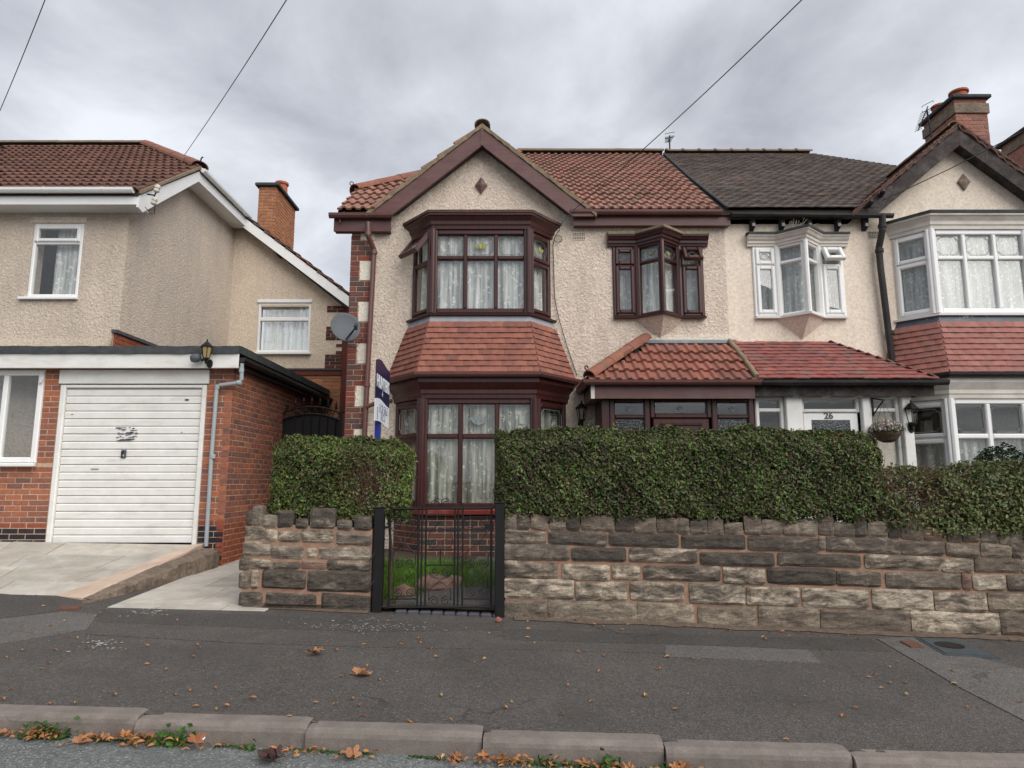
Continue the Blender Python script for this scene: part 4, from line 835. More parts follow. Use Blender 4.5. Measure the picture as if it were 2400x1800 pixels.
def boulder(name, c, r, mat, label, cat, group=None, parent=None, seed=0):
    mb = MB(); n, m = 14, 9; rings = []
    for j in range(m + 1):
        th = math.pi * (0.02 + 0.96 * j / m); ring = []
        for i in range(n):
            ph = 2 * math.pi * i / n; d = Vector((math.sin(th)*math.cos(ph), math.sin(th)*math.sin(ph), -math.cos(th)))
            k = 1 + 0.28 * mnoise.noise(d * 1.6 + Vector((seed, 0, 0))) + 0.12 * mnoise.noise(d * 4 + Vector((0, seed, 0)))
            ring.append(Vector(c) + Vector((d.x*r[0]*k, d.y*r[1]*k, d.z*r[2]*k)))
        rings.append(ring)
    mb.loft(rings); return tag(mb.build(name, mat, parent), label, cat, group)
for i, (u, v, Y, r, lb) in enumerate(((945,1395,7.05,(0.13,0.10,0.075),'low rounded garden rock just behind the gate hinge'),(1020,1375,7.25,(0.22,0.12,0.10),'broad brown garden rock in the middle of the grass'),(1065,1368,7.35,(0.10,0.09,0.08),'small garden rock leaning on the broad brown one'))):
    p = P(u, v, Y); boulder('garden_rock', (p.x, Y, garden_z(p.x, Y) + r[2]*0.5), r, 'stone_pink', lb, 'rock', 'rocks in the front garden', seed=i*3.3+1)
# ================================================================ PIECES THE HOUSES SHARE
def mesh_of(mb, name, mat, smooth=False):
    me = bpy.data.meshes.new(name); me.from_pydata([tuple(p) for p in mb.v], [], mb.f); import_fix(me); me.materials.append(M(mat))
    if smooth: me.polygons.foreach_set('use_smooth', [True] * len(me.polygons))
    return me
def put(name, me, Mx, parent):
    o = bpy.data.objects.new(name, me); COL.objects.link(o); o.parent = parent
    o.matrix_local = Matrix.Translation(-WL[parent.name]) @ Mx; return o
def wall_holes(mb, x0, x1, z0, z1, y0, y1, holes):
    xs = sorted({x0, x1} | {h[0] for h in holes} | {h[1] for h in holes}); zs = sorted({z0, z1} | {h[2] for h in holes} | {h[3] for h in holes})
    def solid(x, z): return x0 < x < x1 and z0 < z < z1 and not any(h[0] < x < h[1] and h[2] < z < h[3] for h in holes)
    for i in range(len(xs) - 1):
        for j in range(len(zs) - 1):
            a, b, c, d = xs[i], xs[i+1], zs[j], zs[j+1]; xm, zm = (a+b)/2, (c+d)/2
            if not solid(xm, zm): continue
            mb.add([(a,y0,c),(b,y0,c),(b,y0,d),(a,y0,d)], [(0,1,2,3)]); mb.add([(a,y1,c),(b,y1,c),(b,y1,d),(a,y1,d)], [(3,2,1,0)])
            for (nx_, nz_), q in (((xs[i-1] + a)/2 if i else x0-1, zm), ((a,c),(a,d))), ((((xs[i+2] + b)/2 if i+2 < len(xs) else x1+1), zm), ((b,d),(b,c))), ((xm, (zs[j-1]+c)/2 if j else z0-1), ((b,c),(a,c))), ((xm, (zs[j+2]+d)/2 if j+2 < len(zs) else z1+1), ((a,d),(b,d))):
                if not solid(nx_, nz_): mb.add([(q[0][0],y0,q[0][1]),(q[1][0],y0,q[1][1]),(q[1][0],y1,q[1][1]),(q[0][0],y1,q[0][1])], [(0,1,2,3)])
class Win:
    def __init__(s, mat): s.mb = MB(); s.mat = mat; s.panes = []; s.leads = []; s.sashes = []; s.posts = []
    def grid(s, f, L, z0, z1, fw, mulls, trans, mw=0.045, d0=-0.07, d1=0.0, sash=(), opened={}, glass='glass', motif=None, bot=None):
        bot = fw if bot is None else bot
        f.bar(s.mb, 0, fw, z0, z1, d0, d1); f.bar(s.mb, L - fw, L, z0, z1, d0, d1)
        f.bar(s.mb, fw - 0.002, L - fw + 0.002, z0, z0 + bot, d0, d1 - 0.002); f.bar(s.mb, fw - 0.002, L - fw + 0.002, z1 - fw, z1, d0, d1 - 0.002)
        for m in mulls: f.bar(s.mb, m - mw/2, m + mw/2, z0 + bot - 0.002, z1 - fw + 0.002, d0, d1 - 0.004)
        e = [fw] + [x for m in mulls for x in (m - mw/2, m + mw/2)] + [L - fw]; zz = [z0 + bot] + [x for t in trans for x in (t - mw/2, t + mw/2)] + [z1 - fw]
        k = 0
        for i in range(0, len(e), 2):
            for j in range(0, len(zz), 2):
                a0, a1, h0, h1 = e[i], e[i+1], zz[j], zz[j+1]; key = (i//2, j//2)
                if j: f.bar(s.mb, a0 - 0.001, a1 + 0.001, h0 - mw, h0, d0, d1 - 0.006)
                g = f; dd = -0.04
                if key in sash:
                    sw = 0.042; ff = f; off = 0.012
                    if key in opened:
                        an = opened[key]; up = Vector(f.up) * math.cos(an) - Vector(f.n) * math.sin(an); nn = Vector(f.n) * math.cos(an) + Vector(f.up) * math.sin(an)
                        top = f.at(0, h1, 0.02); ff = Facet(top - up * h1, f.t, nn, up); off = 0.03
                    smb = MB(); d0s = -0.03 if key not in opened else -0.02
                    ff.bar(smb, a0-0.012, a0+sw, h0-0.012, h1+0.012, d0s, off+0.012); ff.bar(smb, a1-sw, a1+0.012, h0-0.012, h1+0.012, d0s, off+0.012)
                    ff.bar(smb, a0+sw-0.001, a1-sw+0.001, h0-0.012, h0+sw, d0s, off+0.010); ff.bar(smb, a0+sw-0.001, a1-sw+0.001, h1-sw, h1+0.012, d0s, off+0.010)
                    s.sashes.append((smb, s.mat)); g = ff; a0 += sw; a1 -= sw; h0 += sw; h1 -= sw; dd = 0.0
                gl = glass(key) if callable(glass) else glass
                pm = MB(); g.box(pm, a0 - 0.012, a1 + 0.012, h0 - 0.012, h1 + 0.012, dd - 0.012, dd - 0.004)
                s.panes.append((pm, gl, g, a0, a1, h0, h1, dd, motif(key) if motif else None))
    def finish(s, name, parent, post_mat=None):
        w = s.mb.build(name, s.mat, parent)
        for smb, m in s.sashes: smb.build('sash', m, w)
        for pm, gl, g, a0, a1, h0, h1, dd, mo in s.panes:
            pm.build('pane', gl, w)
            if mo: motif(w, g, a0, a1, h0, h1, dd, *mo)
        return w
def motif(w, g, a0, a1, h0, h1, d, border, lotus, lead, fill):
    mb = MB(); r = 0.0035; W, Hh = a1 - a0, h1 - h0
    if border:
        i = min(0.022, W * 0.12); c = min(0.05, W * 0.2); x0, x1, y0, y1 = a0+i, a1-i, h0+i, h1-i
        pts = []
        for cx, cy, s0 in ((x0,y0,math.pi/2),(x1,y0,math.pi),(x1,y1,-math.pi/2),(x0,y1,0)):
            arc = [(cx + c*math.cos(s0 - math.pi/2*k/4 + (0 if 1 else 0)), cy + c*math.sin(s0 - math.pi/2*k/4)) for k in range(5)]
            pts += arc
        # order corners so that the outline runs round once
        order = [(x0, y0, [(0,c),(0.7*c,0.7*c),(c,0)]), (x1, y0, [(-c,0),(-0.7*c,0.7*c),(0,c)]), (x1, y1, [(0,-c),(-0.7*c,-0.7*c),(-c,0)]), (x0, y1, [(c,0),(0.7*c,-0.7*c),(0,-c)])]
        pts = [(cx + dx, cy + dy) for cx, cy, ds in order for dx, dy in ds]; pts.append(pts[0])
        mb.tube([g.at(x, y, d) for x, y in pts], r, 5, cap=False)
    if lotus:
        cx, cy = (a0 + a1) / 2, (h0 + h1) / 2 - Hh * 0.02; s = min(W * 0.36, Hh * 0.30)
        petals = [[(0,-.55),(.32,.05),(0,.75),(-.32,.05)], [(0,-.6),(.45,-.1),(.62,.35),(1.0,.22),(.6,-.35)], [(0,-.6),(-.45,-.1),(-.62,.35),(-1.0,.22),(-.6,-.35)]]
        fm = MB()
        for pl in petals:
            q = [g.at(cx + x*s, cy + y*s, d + 0.001) for x, y in pl]; mb.tube(q + [q[0]], r, 5, cap=False)
            fm.prism([g.at(cx + x*s, cy + y*s, d - 0.003) for x, y in pl], g.n * 0.003)
        if fill: fm.build('glass_motif', fill, w)
    if mb.v: mb.build('leading', lead, w)
def curtain(label, plan, z0, z1, mat, amp=0.018, waves=9, lean=None, d=0.0):
    # plan: polyline (x,y); hangs as pleated cloth
    pts = [Vector(p) for p in plan]; L = [0]
    for i in range(len(pts)-1): L.append(L[-1] + (pts[i+1]-pts[i]).length)
    n = max(24, int(L[-1] * 48)); rows = 8; vs = []; ph = R.uniform(0, 6)
    for j in range(rows + 1):
        t = j / rows
        for i in range(n + 1):
            s = L[-1] * i / n; k = 0
            while k < len(L) - 2 and s > L[k+1]: k += 1
            dirv = (pts[k+1]-pts[k]).normalized(); p = pts[k] + dirv * (s - L[k]); nn = Vector((dirv.y, -dirv.x))
            w = amp * (0.35 + 0.65*t) * (math.sin(s*waves*2*math.pi + ph + 0.8*math.sin(s*7)) + 0.4 * math.sin(s*waves*3.7 + 2*t + ph))
            vs.append((p.x + nn.x*w, p.y + nn.y*w, z1 + (z0 - z1) * t))
    m = n + 1; mb = MB(); mb.add(vs, [(j*m+i, j*m+i+1, (j+1)*m+i+1, (j+1)*m+i) for j in range(rows) for i in range(n)])
    return tag(mb.build('net_curtain', mat, None, smooth=True), label, 'curtain')
# ---- roof tiles
def interlock_mesh(w, g, mat, name='roof_tile'):
    L = g + 0.05; prof = []
    for k in range(2):
        b = k * w / 2; q = w / 2
        prof += [(b, 0.0), (b + q*0.42, 0.0), (b + q*0.52, 0.016), (b + q*0.60, 0.026), (b + q*0.88, 0.026), (b + q*0.96, 0.012)]
    prof.append((w + 0.004, 0.0)); n = len(prof); lift = 0.036
    vs = [(x, 0.0, z + lift) for x, z in prof] + [(x, L, z - 0.002) for x, z in prof] + [(x, 0.002, z + lift - 0.026) for x, z in prof] + [(x, L*0.6, z*0.6 - 0.012) for x, z in prof]
    fs = []
    for i in range(n - 1): fs += [(i, i+1, n+i+1, n+i), (2*n+i, 2*n+i+1, i+1, i), (2*n+i, 3*n+i, 3*n+i+1, 2*n+i+1)]
    fs += [(0, n, 3*n, 2*n), (n-1, 2*n-1, 4*n-1, 3*n-1)]
    mb = MB(); mb.add(vs, fs); return mesh_of(mb, name, mat)
def plain_mesh(mat, name='tile'):                     # unit tile: 1 wide, 1 long, 1 thick, cambered
    mb = MB(); vs = []
    for y in (0.0, 1.0):
        for x in (0.0, 0.5, 1.0):
            c = 0.25 if x == 0.5 else 0.0
            vs += [(x, y, c), (x, y, c + 1.0)]
    f = lambda r, c, t: r*6 + c*2 + t
    fs = []
    for c in range(2):
        fs += [(f(0,c,1), f(0,c+1,1), f(1,c+1,1), f(1,c,1)), (f(0,c,0), f(1,c,0), f(1,c+1,0), f(0,c+1,0)), (f(0,c,0), f(0,c+1,0), f(0,c+1,1), f(0,c,1)), (f(1,c,0), f(1,c,1), f(1,c+1,1), f(1,c+1,0))]
    fs += [(f(0,0,0), f(0,0,1), f(1,0,1), f(1,0,0)), (f(0,2,0), f(1,2,0), f(1,2,1), f(0,2,1))]
    mb.add(vs, fs); return mesh_of(mb, name, mat)
def frame_m(o, u, v):
    u = Vector(u).normalized(); v = Vector(v).normalized(); n = u.cross(v).normalized()
    return Matrix(((u.x,v.x,n.x,o.x),(u.y,v.y,n.y,o.y),(u.z,v.z,n.z,o.z),(0,0,0,1)))
def tile_slope(parent, o, u, v, ulen, vlen, w, g, me, inside, name='roof_tile', u0=0.0):
    u = Vector(u).normalized(); v = Vector(v).normalized(); o = Vector(o); c = 0
    for j in range(int(vlen / g) + 1):
        for i in range(-1, int(ulen / w) + 2):
            uu, vv = u0 + i * w, j * g
            if not inside(uu + w/2, vv + g*0.5): continue
            p = o + u * uu + v * vv; Mx = frame_m(p, u, v) @ Matrix.Rotation(R.gauss(0, 0.006), 4, 'X') @ Matrix.Translation((R.uniform(-.003,.003), R.uniform(-.006,.006), R.uniform(0,.003)))
            put(name, me, Mx, parent); c += 1
    return c
def plain_rows(o_l, o_r, t_l, t_r, rows, w, th, jit=0.006, half=True, lap=1.0):
    # rows of plain tiles on the (trapezoid) slope bottom o_l..o_r, top t_l..t_r ; yields matrices for the unit tile
    out = []
    for j in range(rows):
        f0, f1 = j / rows, (j + 1) / rows
        a, b = o_l.lerp(t_l, f0), o_r.lerp(t_r, f0); a2, b2 = o_l.lerp(t_l, f1), o_r.lerp(t_r, f1)
        W = (b - a).length; u = (b - a).normalized(); n = max(1, round(W / w)); cuts = [0.0]
        x = (w / 2 if j % 2 else w) * R.uniform(0.95, 1.05)
        while x < W - w * 0.25: cuts.append(x); x += w * R.uniform(0.97, 1.03)
        cuts.append(W); v = ((a2 + b2) / 2 - (a + b) / 2); g = v.length; vd = v.normalized(); vd = (vd - u * vd.dot(u)).normalized()
        nn = u.cross(vd).normalized()
        for i in range(len(cuts) - 1):
            p = a + u * cuts[i] + vd * R.uniform(-jit, jit*0.4) + nn * (th * 1.0)
            tilt = Matrix.Rotation(-math.atan2(th*1.25, g * 1.15) + R.gauss(0, 0.012), 4, 'X')
            out.append(frame_m(p, u, vd) @ Matrix.Rotation(R.gauss(0, jit*0.8), 4, 'Z') @ tilt @ Matrix.Diagonal((cuts[i+1] - cuts[i] - 0.002, g * (1.15 * lap), th, 1)))
    return out
def tiles_joined(name, mats, me, mat, parent):
    V = np.array([v.co[:] for v in me.vertices]); fs = [tuple(p.vertices) for p in me.polygons]; mb = MB()
    for Mx in mats:
        A = np.array(Mx); mb.add([tuple(r) for r in (V @ A[:3,:3].T + A[:3,3])], fs)
    o = mb.build(name, mat, parent); o['kind'] = 'stuff'; return o
def ridge_run(parent, p0, p1, r, L, mat, name='ridge_tile', collar=False, flat=0.75):
    p0, p1 = Vector(p0), Vector(p1); d = (p1 - p0); n = max(1, round(d.length / L)); dd = d.normalized(); sd = dd.cross(Vector((0,0,1))).normalized(); up = sd.cross(dd).normalized()
    for i in range(n):
        a = p0 + d * (i / n); b = p0 + d * ((i + 1) / n) + dd * 0.01; mb = MB(); rings = []
        k1 = 1.0 + R.uniform(-.03,.03); secs = [(a, k1), (b, k1 * 0.96)] if not collar else [(a, 1.22), (a + (b-a)*0.12, 1.22), (a + (b-a)*0.13, 1.0), (b, 0.97)]
        for c, k in secs:
            rr = r * k; ring = [c + sd * rr * math.cos(math.pi * q / 8) + up * (rr * flat * math.sin(math.pi * q / 8) - 0.02) for q in range(9)]
            ring += [c + sd * (rr-0.015) * math.cos(math.pi * q / 8) + up * ((rr-0.015) * flat * math.sin(math.pi * q / 8) - 0.022) for q in range(8, -1, -1)]
            rings.append(ring)
        mb.loft(rings); mb.build(name, mat, parent)
# ---- bricks
def brick_mesh(l, h, d, mat, name='brick'):
    mb = MB(); b = 0.004
    f = [(b,0,b),(l-b,0,b),(l-b,0,h-b),(b,0,h-b)]; m = [(0,b,0),(l,b,0),(l,b,h),(0,b,h)]; k = [(0,d,0),(l,d,0),(l,d,h),(0,d,h)]
    mb.loft([f, m, k]); return mesh_of(mb, name, mat)
BM = {}
def brickwork(parent, items, mat, part='brick', limit=300):
    # items: (Matrix frame at lower left of the face, length, height, depth, mat or None) sorted nearest first
    rest = {}
    for n, (Mx, l, h, d, mt) in enumerate(items):
        mm = mt or mat; key = (round(l,3), round(h,3), round(d,3), mm)
        if n < limit:
            if key not in BM: BM[key] = brick_mesh(l, h, d, 'brick_%s_object' % mm)
            put(part, BM[key], Mx @ Matrix.Translation((0, R.uniform(-.002,.002), 0)), parent)
        else: rest.setdefault(mm, []).append((Mx, l, h, d))
    for mm, lst in rest.items():
        mb = MB()
        for Mx, l, h, d in lst:
            b = 0.004; o = R.uniform(-.002, .002)
            rings = [[(b,o,b),(l-b,o,b),(l-b,o,h-b),(b,o,h-b)], [(0,o+b,0),(l,o+b,0),(l,o+b,h),(0,o+b,h)], [(0,d,0),(l,d,0),(l,d,h),(0,d,h)]]
            mb.loft([[Mx @ Vector(p) for p in r] for r in rings])
        o = mb.build('brickwork', 'brick_%s_island' % mm, parent); o['kind'] = 'stuff'
def bond(o, t, L, z0, z1, d=0.05, course=0.075, stretch=0.215, flemish=False, matf=None, jt=0.010, ends=None, thr=0.05):
    # frames for a running/flemish bond on the face starting at o along t ; face normal = t x up (towards the viewer)
    t = Vector(t).normalized(); n_in = Vector((0,0,1)).cross(t); out = []
    rows = int(round((z1 - z0) / course)); ch = (z1 - z0) / rows
    for j in range(rows):
        x = 0.0; z = z0 + j * ch; hd = (j % 2 == 1)
        first = True
        while x < L - 0.01:
            if flemish: l = 0.1025 if hd else stretch; hd = not hd
            else: l = (0.1025 if (j % 2 and first) else stretch)
            if first and flemish and j % 2 and False: l = 0.1
            first = False
            if x + l > L - thr: l = L - x
            if ends is None or ends(x, x + l, z, z + ch):
                p = Vector(o) + t * x; p.z = z + jt/2
                Mx = Matrix(((t.x, n_in.x, 0, p.x), (t.y, n_in.y, 0, p.y), (0, 0, 1, p.z), (0,0,0,1)))
                out.append((Mx, round(l - jt, 3), round(ch - jt, 4), d, matf(x, z) if matf else None))
            x += l
    return out
GUT = [(0.10,0.0),(0.095,-0.035),(0.075,-0.06),(0.05,-0.068),(0.025,-0.06),(0.005,-0.035),(0.0,0.0)]
def gutter(name, path, mat, parent, brackets=None, e0=None, e1=None, side=1, sc=1.0):
    mb = MB(); mb.sweep(path, [(o*sc, z*sc) for o, z in GUT], e0, e1, side); g = mb.build(name, mat, parent)
    if brackets:
        for p, q in zip(path[:-1], path[1:]):
            p, q = Vector(p), Vector(q); n = max(1, int((q-p).length / brackets))
            for i in range(n):
                c = p.lerp(q, (i + 0.5) / n); t = (q - p).normalized() * 0.014
                mb = MB(); mb.sweep([tuple(c - t), tuple(c + t)], [(o*sc*1.06 - 0.003, z*sc*1.08 + 0.004) for o, z in GUT], side=side); mb.build('gutter_clip', mat, g)
    return g
def pipe(name, pts, r, mat, parent, collars=()):
    mb = MB(); mb.tube(pts, r, 10); o = mb.build(name, mat, parent)
    for c, d in collars:
        mb = MB(); c = Vector(c); d = Vector(d).normalized(); mb.tube([c - d*0.03, c - d*0.025, c + d*0.025, c + d*0.03], [r*1.05, r*1.28, r*1.28, r*1.05], 10); mb.build('pipe_collar', mat, o)
    return o
INTER_MAIN = interlock_mesh(0.27, 0.30, 'tile_main'); INTER_LEFT = interlock_mesh(0.27, 0.30, 'tile_left'); INTER_PORCH = interlock_mesh(0.27, 0.26, 'tile_bay', 'porch_tile')
T_BAY = plain_mesh('tile_bay', 'hanging_tile'); T_BAYP = plain_mesh('tile_bay_pale', 'hanging_tile'); T_PORCH = plain_mesh('tile_porch', 'porch_tile'); T_DARK = plain_mesh('tile_dark', 'roof_tile')
# ================================================================ THE SEMI-DETACHED PAIR
YH = 9.1                                # plane of both front walls
YE, ZE, PM = 8.95, 5.11, 0.755           # front eaves and pitch of the main roofs
YB = 8.95                               # plane of the bargeboards
YR, ZR = 12.5, ZE + PM * (12.5 - YE)
GT = 6.375; GM = 0.825                    # gable ridge height and pitch
XPARTY = 3.05
def semi(s, name, label, gx, xside, wallmat, kind):
    # s=+1: gable on the left (brown house), s=-1: mirror image (white house)
    h = thing(name, label, 'house', ((xside + XPARTY) / 2, YH, 0.2))
    xv = xside - s * 0.18                # verge overhangs the side wall
    hip_t = YR - 9.92
    # ---- roof deck
    mb = MB()
    E0, E1 = Vector((xv, YE, ZE)), Vector((XPARTY, YE, ZE)); T1 = Vector((XPARTY, YR, ZR)); T0 = Vector((xv + s*hip_t, YR, ZR)); HF = Vector((xv, 9.92, ZE + PM*(9.92-YE)))
    HB_ = Vector((xv, 2*YR - 9.92, HF.z)); B1 = Vector((XPARTY, 2*YR - 9.92, HF.z))
    dn = Vector((0,0,-0.07))
    zB = ZE + PM*(YB - YE); hs_ = (GT - zB) / GM; YV = YE + (GT - ZE) / PM
    apex0, apex1 = Vector((gx, YB, GT)), Vector((gx, YV, GT)); fL, fR = Vector((gx - hs_, YB, zB)), Vector((gx + hs_, YB, zB))
    gl0, gr0 = Vector((gx - s*hs_, YE, ZE)), Vector((gx + s*hs_, YE, ZE)); gl1, gr1 = Vector((gx - s*hs_, YB, zB)), Vector((gx + s*hs_, YB, zB))
    for poly in ([E0, gl0, gl1, apex1, T0, HF], [gr0, E1, T1, T0, apex1, gr1], [HF, T0, HB_], [HB_, T0, T1, B1]):
        mb.prism([p + Vector((0,0,-0.015)) for p in poly], dn)
    mb.prism([p + Vector((0,0,-0.015)) for p in (apex0, apex1, fL)], dn); mb.prism([p + Vector((0,0,-0.015)) for p in (apex0, apex1, fR)], dn)
    roof = mb.build('roof', 'roof_deck', h)
    def under_gable(x, y): return y > YB - 0.12 and GT - GM * abs(x - gx) > ZE + PM * (y - YE) + 0.03
    vdir = Vector((0, 1, PM)).normalized(); gl = math.hypot(1, PM)
    def on_front(x, y):
        if not (YE - 0.1 <= y <= YR - 0.02): return False
        lim = xv + s * max(0.0, y - 9.92)
        return (x > lim and x < XPARTY) if s > 0 else (x < lim and x > XPARTY)
    if kind == 'brown':
        ox = Vector((xv, YE - 0.05, ZE - 0.038))
        tile_slope(roof, ox, (1,0,0), vdir, XPARTY - xv, (YR - YE) * gl, 0.27, 0.30, INTER_MAIN, lambda u, v: on_front(xv + u, YE + v / gl) and not under_gable(xv + u, YE + v / gl))
        # two gable slopes
        gv = math.hypot(1, GM)
        for sd in (-1, 1):
            vd = Vector((-sd, 0, GM)).normalized(); ud = Vector((0, sd, 0)) if True else None
            o = Vector((gx + sd * hs_, YB, zB))
            if sd > 0:   # seen from outside: u runs +Y on the right slope
                tile_slope(roof, o, (0,1,0), vd, 2.0, hs_*gv, 0.27, 0.30, INTER_MAIN, lambda u, v: u > 0 and u < (v / gv) * GM / PM + 0.15 and v < hs_*gv - 0.20, u0=-0.02)
            else:
                tile_slope(roof, o + Vector((0, 2.0 - 0.02, 0)), (0,-1,0), vd, 2.0, hs_*gv, 0.25, 0.30, INTER_MAIN, lambda u, v: u < 2.0 and (2.0 - u) < (v / gv) * GM / PM + 0.15 and v < hs_*gv - 0.20, u0=0.0)
        ridge_run(roof, T0 + Vector((0,0,0.05)), T1 + Vector((-0.02,0,0.05)), 0.11, 0.45, 'ridge_moss'); ridge_run(roof, HF + Vector((-0.02,-0.02,0.0)), T0 + Vector((0,0,0.02)), 0.14, 0.45, 'ridge_brown')
        ridge_run(roof, apex0 + Vector((0,-0.02,0.045)), apex1 + Vector((0,0.1,0.045)), 0.115, 0.45, 'ridge_moss')
        mb = MB(); c = HF + Vector((-0.06,-0.04,0.09)); mb.tube([c + Vector((0.06,0.05,-0.05)), c + Vector((0,0,-0.03))] + [c + Vector((-0.03*math.sin(a), 0, 0.005 + -0.03*math.cos(a) )) for a in (0.3,1.2,2.2,3.2,4.2,5.2)], 0.007, 6); mb.build('hip_iron', 'black_iron', roof)
    else:
        a, b = Vector((XPARTY, YE - 0.04, ZE + 0.0)), Vector((xv, YE - 0.04, ZE + 0.0))
        n1 = int((9.92-YE) * gl / 0.10)
        rows = plain_rows(a, b, Vector((XPARTY, 9.92, HF.z)), Vector((xv, 9.92, HF.z)), n1, 0.165, 0.016, 0.010) + plain_rows(Vector((XPARTY, 9.92, HF.z)), HF, T1, T0, int(hip_t * gl / 0.10), 0.165, 0.016, 0.010)
        tiles_joined('roof_tiles', [m for m in rows if not under_gable(m.translation.x - 0.1, m.translation.y + 0.12)], T_DARK, 'tile_dark', roof)
        rows = []
        for sd in (-1, 1):
            ft, ap = Vector((gx + sd*hs_, YB - 0.07, zB)), Vector((gx, YB - 0.07, GT))
            fb, ab = Vector((gx + sd*hs_, YB + 0.25, zB)), Vector((gx, YV + 0.2, GT))
            rows += plain_rows(ft, fb, ap, ab, 17, 0.165, 0.016, 0.012) if sd > 0 else plain_rows(fb, ft, ab, ap, 17, 0.165, 0.016, 0.012)
        tiles_joined('gable_tiles', rows, T_DARK, 'tile_verge', roof)
        ridge_run(roof, T1 + Vector((0.03,0,0.055)), T0 + Vector((0,0,0.055)), 0.085, 0.31, 'ridge_moss', collar=True)
        ridge_run(roof, apex0 + Vector((0,0.0,0.03)), apex1 + Vector((0,0.1,0.03)), 0.10, 0.33, 'ridge_moss')
    # ---- walls
    zu = dict(corn_t=Zat(499,8.72), head=Zat(538,8.72), tran=Zat(603,8.72), sill=Zat(734,8.72), skirt=Zat(757,8.70))
    zl = dict(eave=Zat(873,8.42), head=Zat(934,8.55), tran=Zat(1022,8.55), sill=Zat(1192,8.55), base=0.20)
    ox_ = 2.075 if s > 0 else 4.068      # centre of the little oriel
    holes = [(gx - 0.90, gx + 0.90, zu['sill'] + 0.03, zu['head'] - 0.03), (gx - 1.08, gx + 1.08, zl['sill'] + 0.03, zl['head'] - 0.03), (ox_ - 0.60, ox_ + 0.60, Zat(740,YH), Zat(572,YH)), (min(ox_-0.9, ox_+0.9), ox_ + 0.9, 0.25, 2.4)]
    mb = MB(); xa, xb = min(xside, XPARTY), max(xside, XPARTY)
    wall_holes(mb, xa, xb, 0.0, 4.95, YH, YH + 0.24, holes)
    mb.prism([(gx - hs_ - 0.06, YH, 4.95), (gx + hs_ + 0.06, YH, 4.95), (gx, YH, 4.95 + (hs_+0.06)*GM)], (0, 0.24, 0))
    fw = mb.build('front_wall', wallmat, h)
    mb = MB()
    sw0, sw1 = (xside, xside + 0.24) if s > 0 else (xside - 0.24, xside)
    prof = [(YH + 0.245, 0.0), (15.2, 0.0), (15.2, HF.z - 0.1), (9.95, HF.z - 0.1), (YH + 0.245, ZE + PM*(YH+0.245-YE) - 0.12)]
    mb.prism([(sw0, y, z) for y, z in prof], (sw1 - sw0, 0, 0)); mb.build('side_wall', 'brick_dark_island' if s > 0 else wallmat, h)
    mb = MB(); mb.box(xa, xb, 15.205, 15.4, 0, HF.z - 0.1); mb.build('back_wall', wallmat, h)
    mb = MB(); mb.box(XPARTY - 0.1*s - 0.02, XPARTY - 0.1*s + 0.02, YH + 0.25, 15.2, 0, 4.7); mb.build('party_wall', 'dark_inside', h)
    mb = MB(); mb.box(xa + 0.25, xb - 0.25, YH + 0.26, 15.2, 2.62, 2.74); mb.box(xa + 0.25, xb - 0.25, YH + 0.26, 15.2, 4.75, 4.82); mb.build('inner_floors', 'dark_inside', h)
    return h, roof, dict(gx=gx, ox=ox_, zu=zu, zl=zl, hs=hs_, fL=fL, fR=fR, apex=apex0, HF=HF, T0=T0, T1=T1, xv=xv)
brown, roofB, KB = semi(1, 'semi_detached_house', 'cream roughcast semi-detached house with mahogany bay windows and red tiles', -0.43, -2.29, 'render_brown_house', 'brown')
white, roofW, KW = semi(-1, 'semi_detached_house', 'smooth cream semi-detached house with white windows and dark old roof', 6.42, 8.40, 'render_smooth', 'white')
# ---- bargeboards, fascias and gutters
def barge(h, K, mat, vert, mortar, apexpiece):
    gx, hs_ = K['gx'], K['hs']; top = GT - 0.055; zf = 4.99
    for sd in (-1, 1):
        def zt(x): return top - x * GM
        xf = hs_ + 0.07; xb = min(xf, (top - vert - zf) / GM)
        mb = MB(); mb.prism([(gx + sd*0.0015, YB - 0.045, top), (gx + sd*xf, YB - 0.045, zt(xf)), (gx + sd*(xf - 0.02), YB - 0.045, zf), (gx + sd*xb, YB - 0.045, zf), (gx + sd*0.0015, YB - 0.045, top - vert)], (0, 0.04, 0)); mb.build('bargeboard', mat, h)
        mb = MB(); n = 30; rings = []
        for i in range(n + 1):
            x = 0.0015 + (hs_ + 0.09) * i / n; k = R.uniform(-.007, .007) * (1 if apexpiece else 2.6)
            rings.append([(gx + sd*x, YB - 0.065 + k, GT + 0.012 - x*GM + k), (gx + sd*x, YB + 0.08, GT + 0.012 - x*GM), (gx + sd*x, YB + 0.08, GT - 0.052 - x*GM), (gx + sd*x, YB - 0.062 + k, GT - 0.050 - x*GM - k)])
        mb.loft(rings); mb.build('verge', mortar, h)
        mb = MB(); mb.prism([(gx + sd*0.002, YB - 0.004, top - vert + 0.05), (gx + sd*(hs_-0.32), YB - 0.004, top - vert + 0.05 - (hs_-0.32)*GM), (gx + sd*(hs_-0.32), YB - 0.004, top - vert + 0.035 - (hs_-0.32)*GM), (gx + sd*0.002, YB - 0.004, top - vert + 0.035)], (0, YH - YB, 0)); mb.build('soffit', 'old_timber', h)
    if apexpiece:
        mb = MB(); mb.box(gx - 0.022, gx + 0.022, YB - 0.055, YB - 0.046, top - vert - 0.004, top); mb.build('apex_cover', mat, h)
barge(brown, KB, 'fascia_brown', 0.265, 'verge_mortar', True); barge(white, KW, 'old_timber', 0.26, 'tile_verge', False)
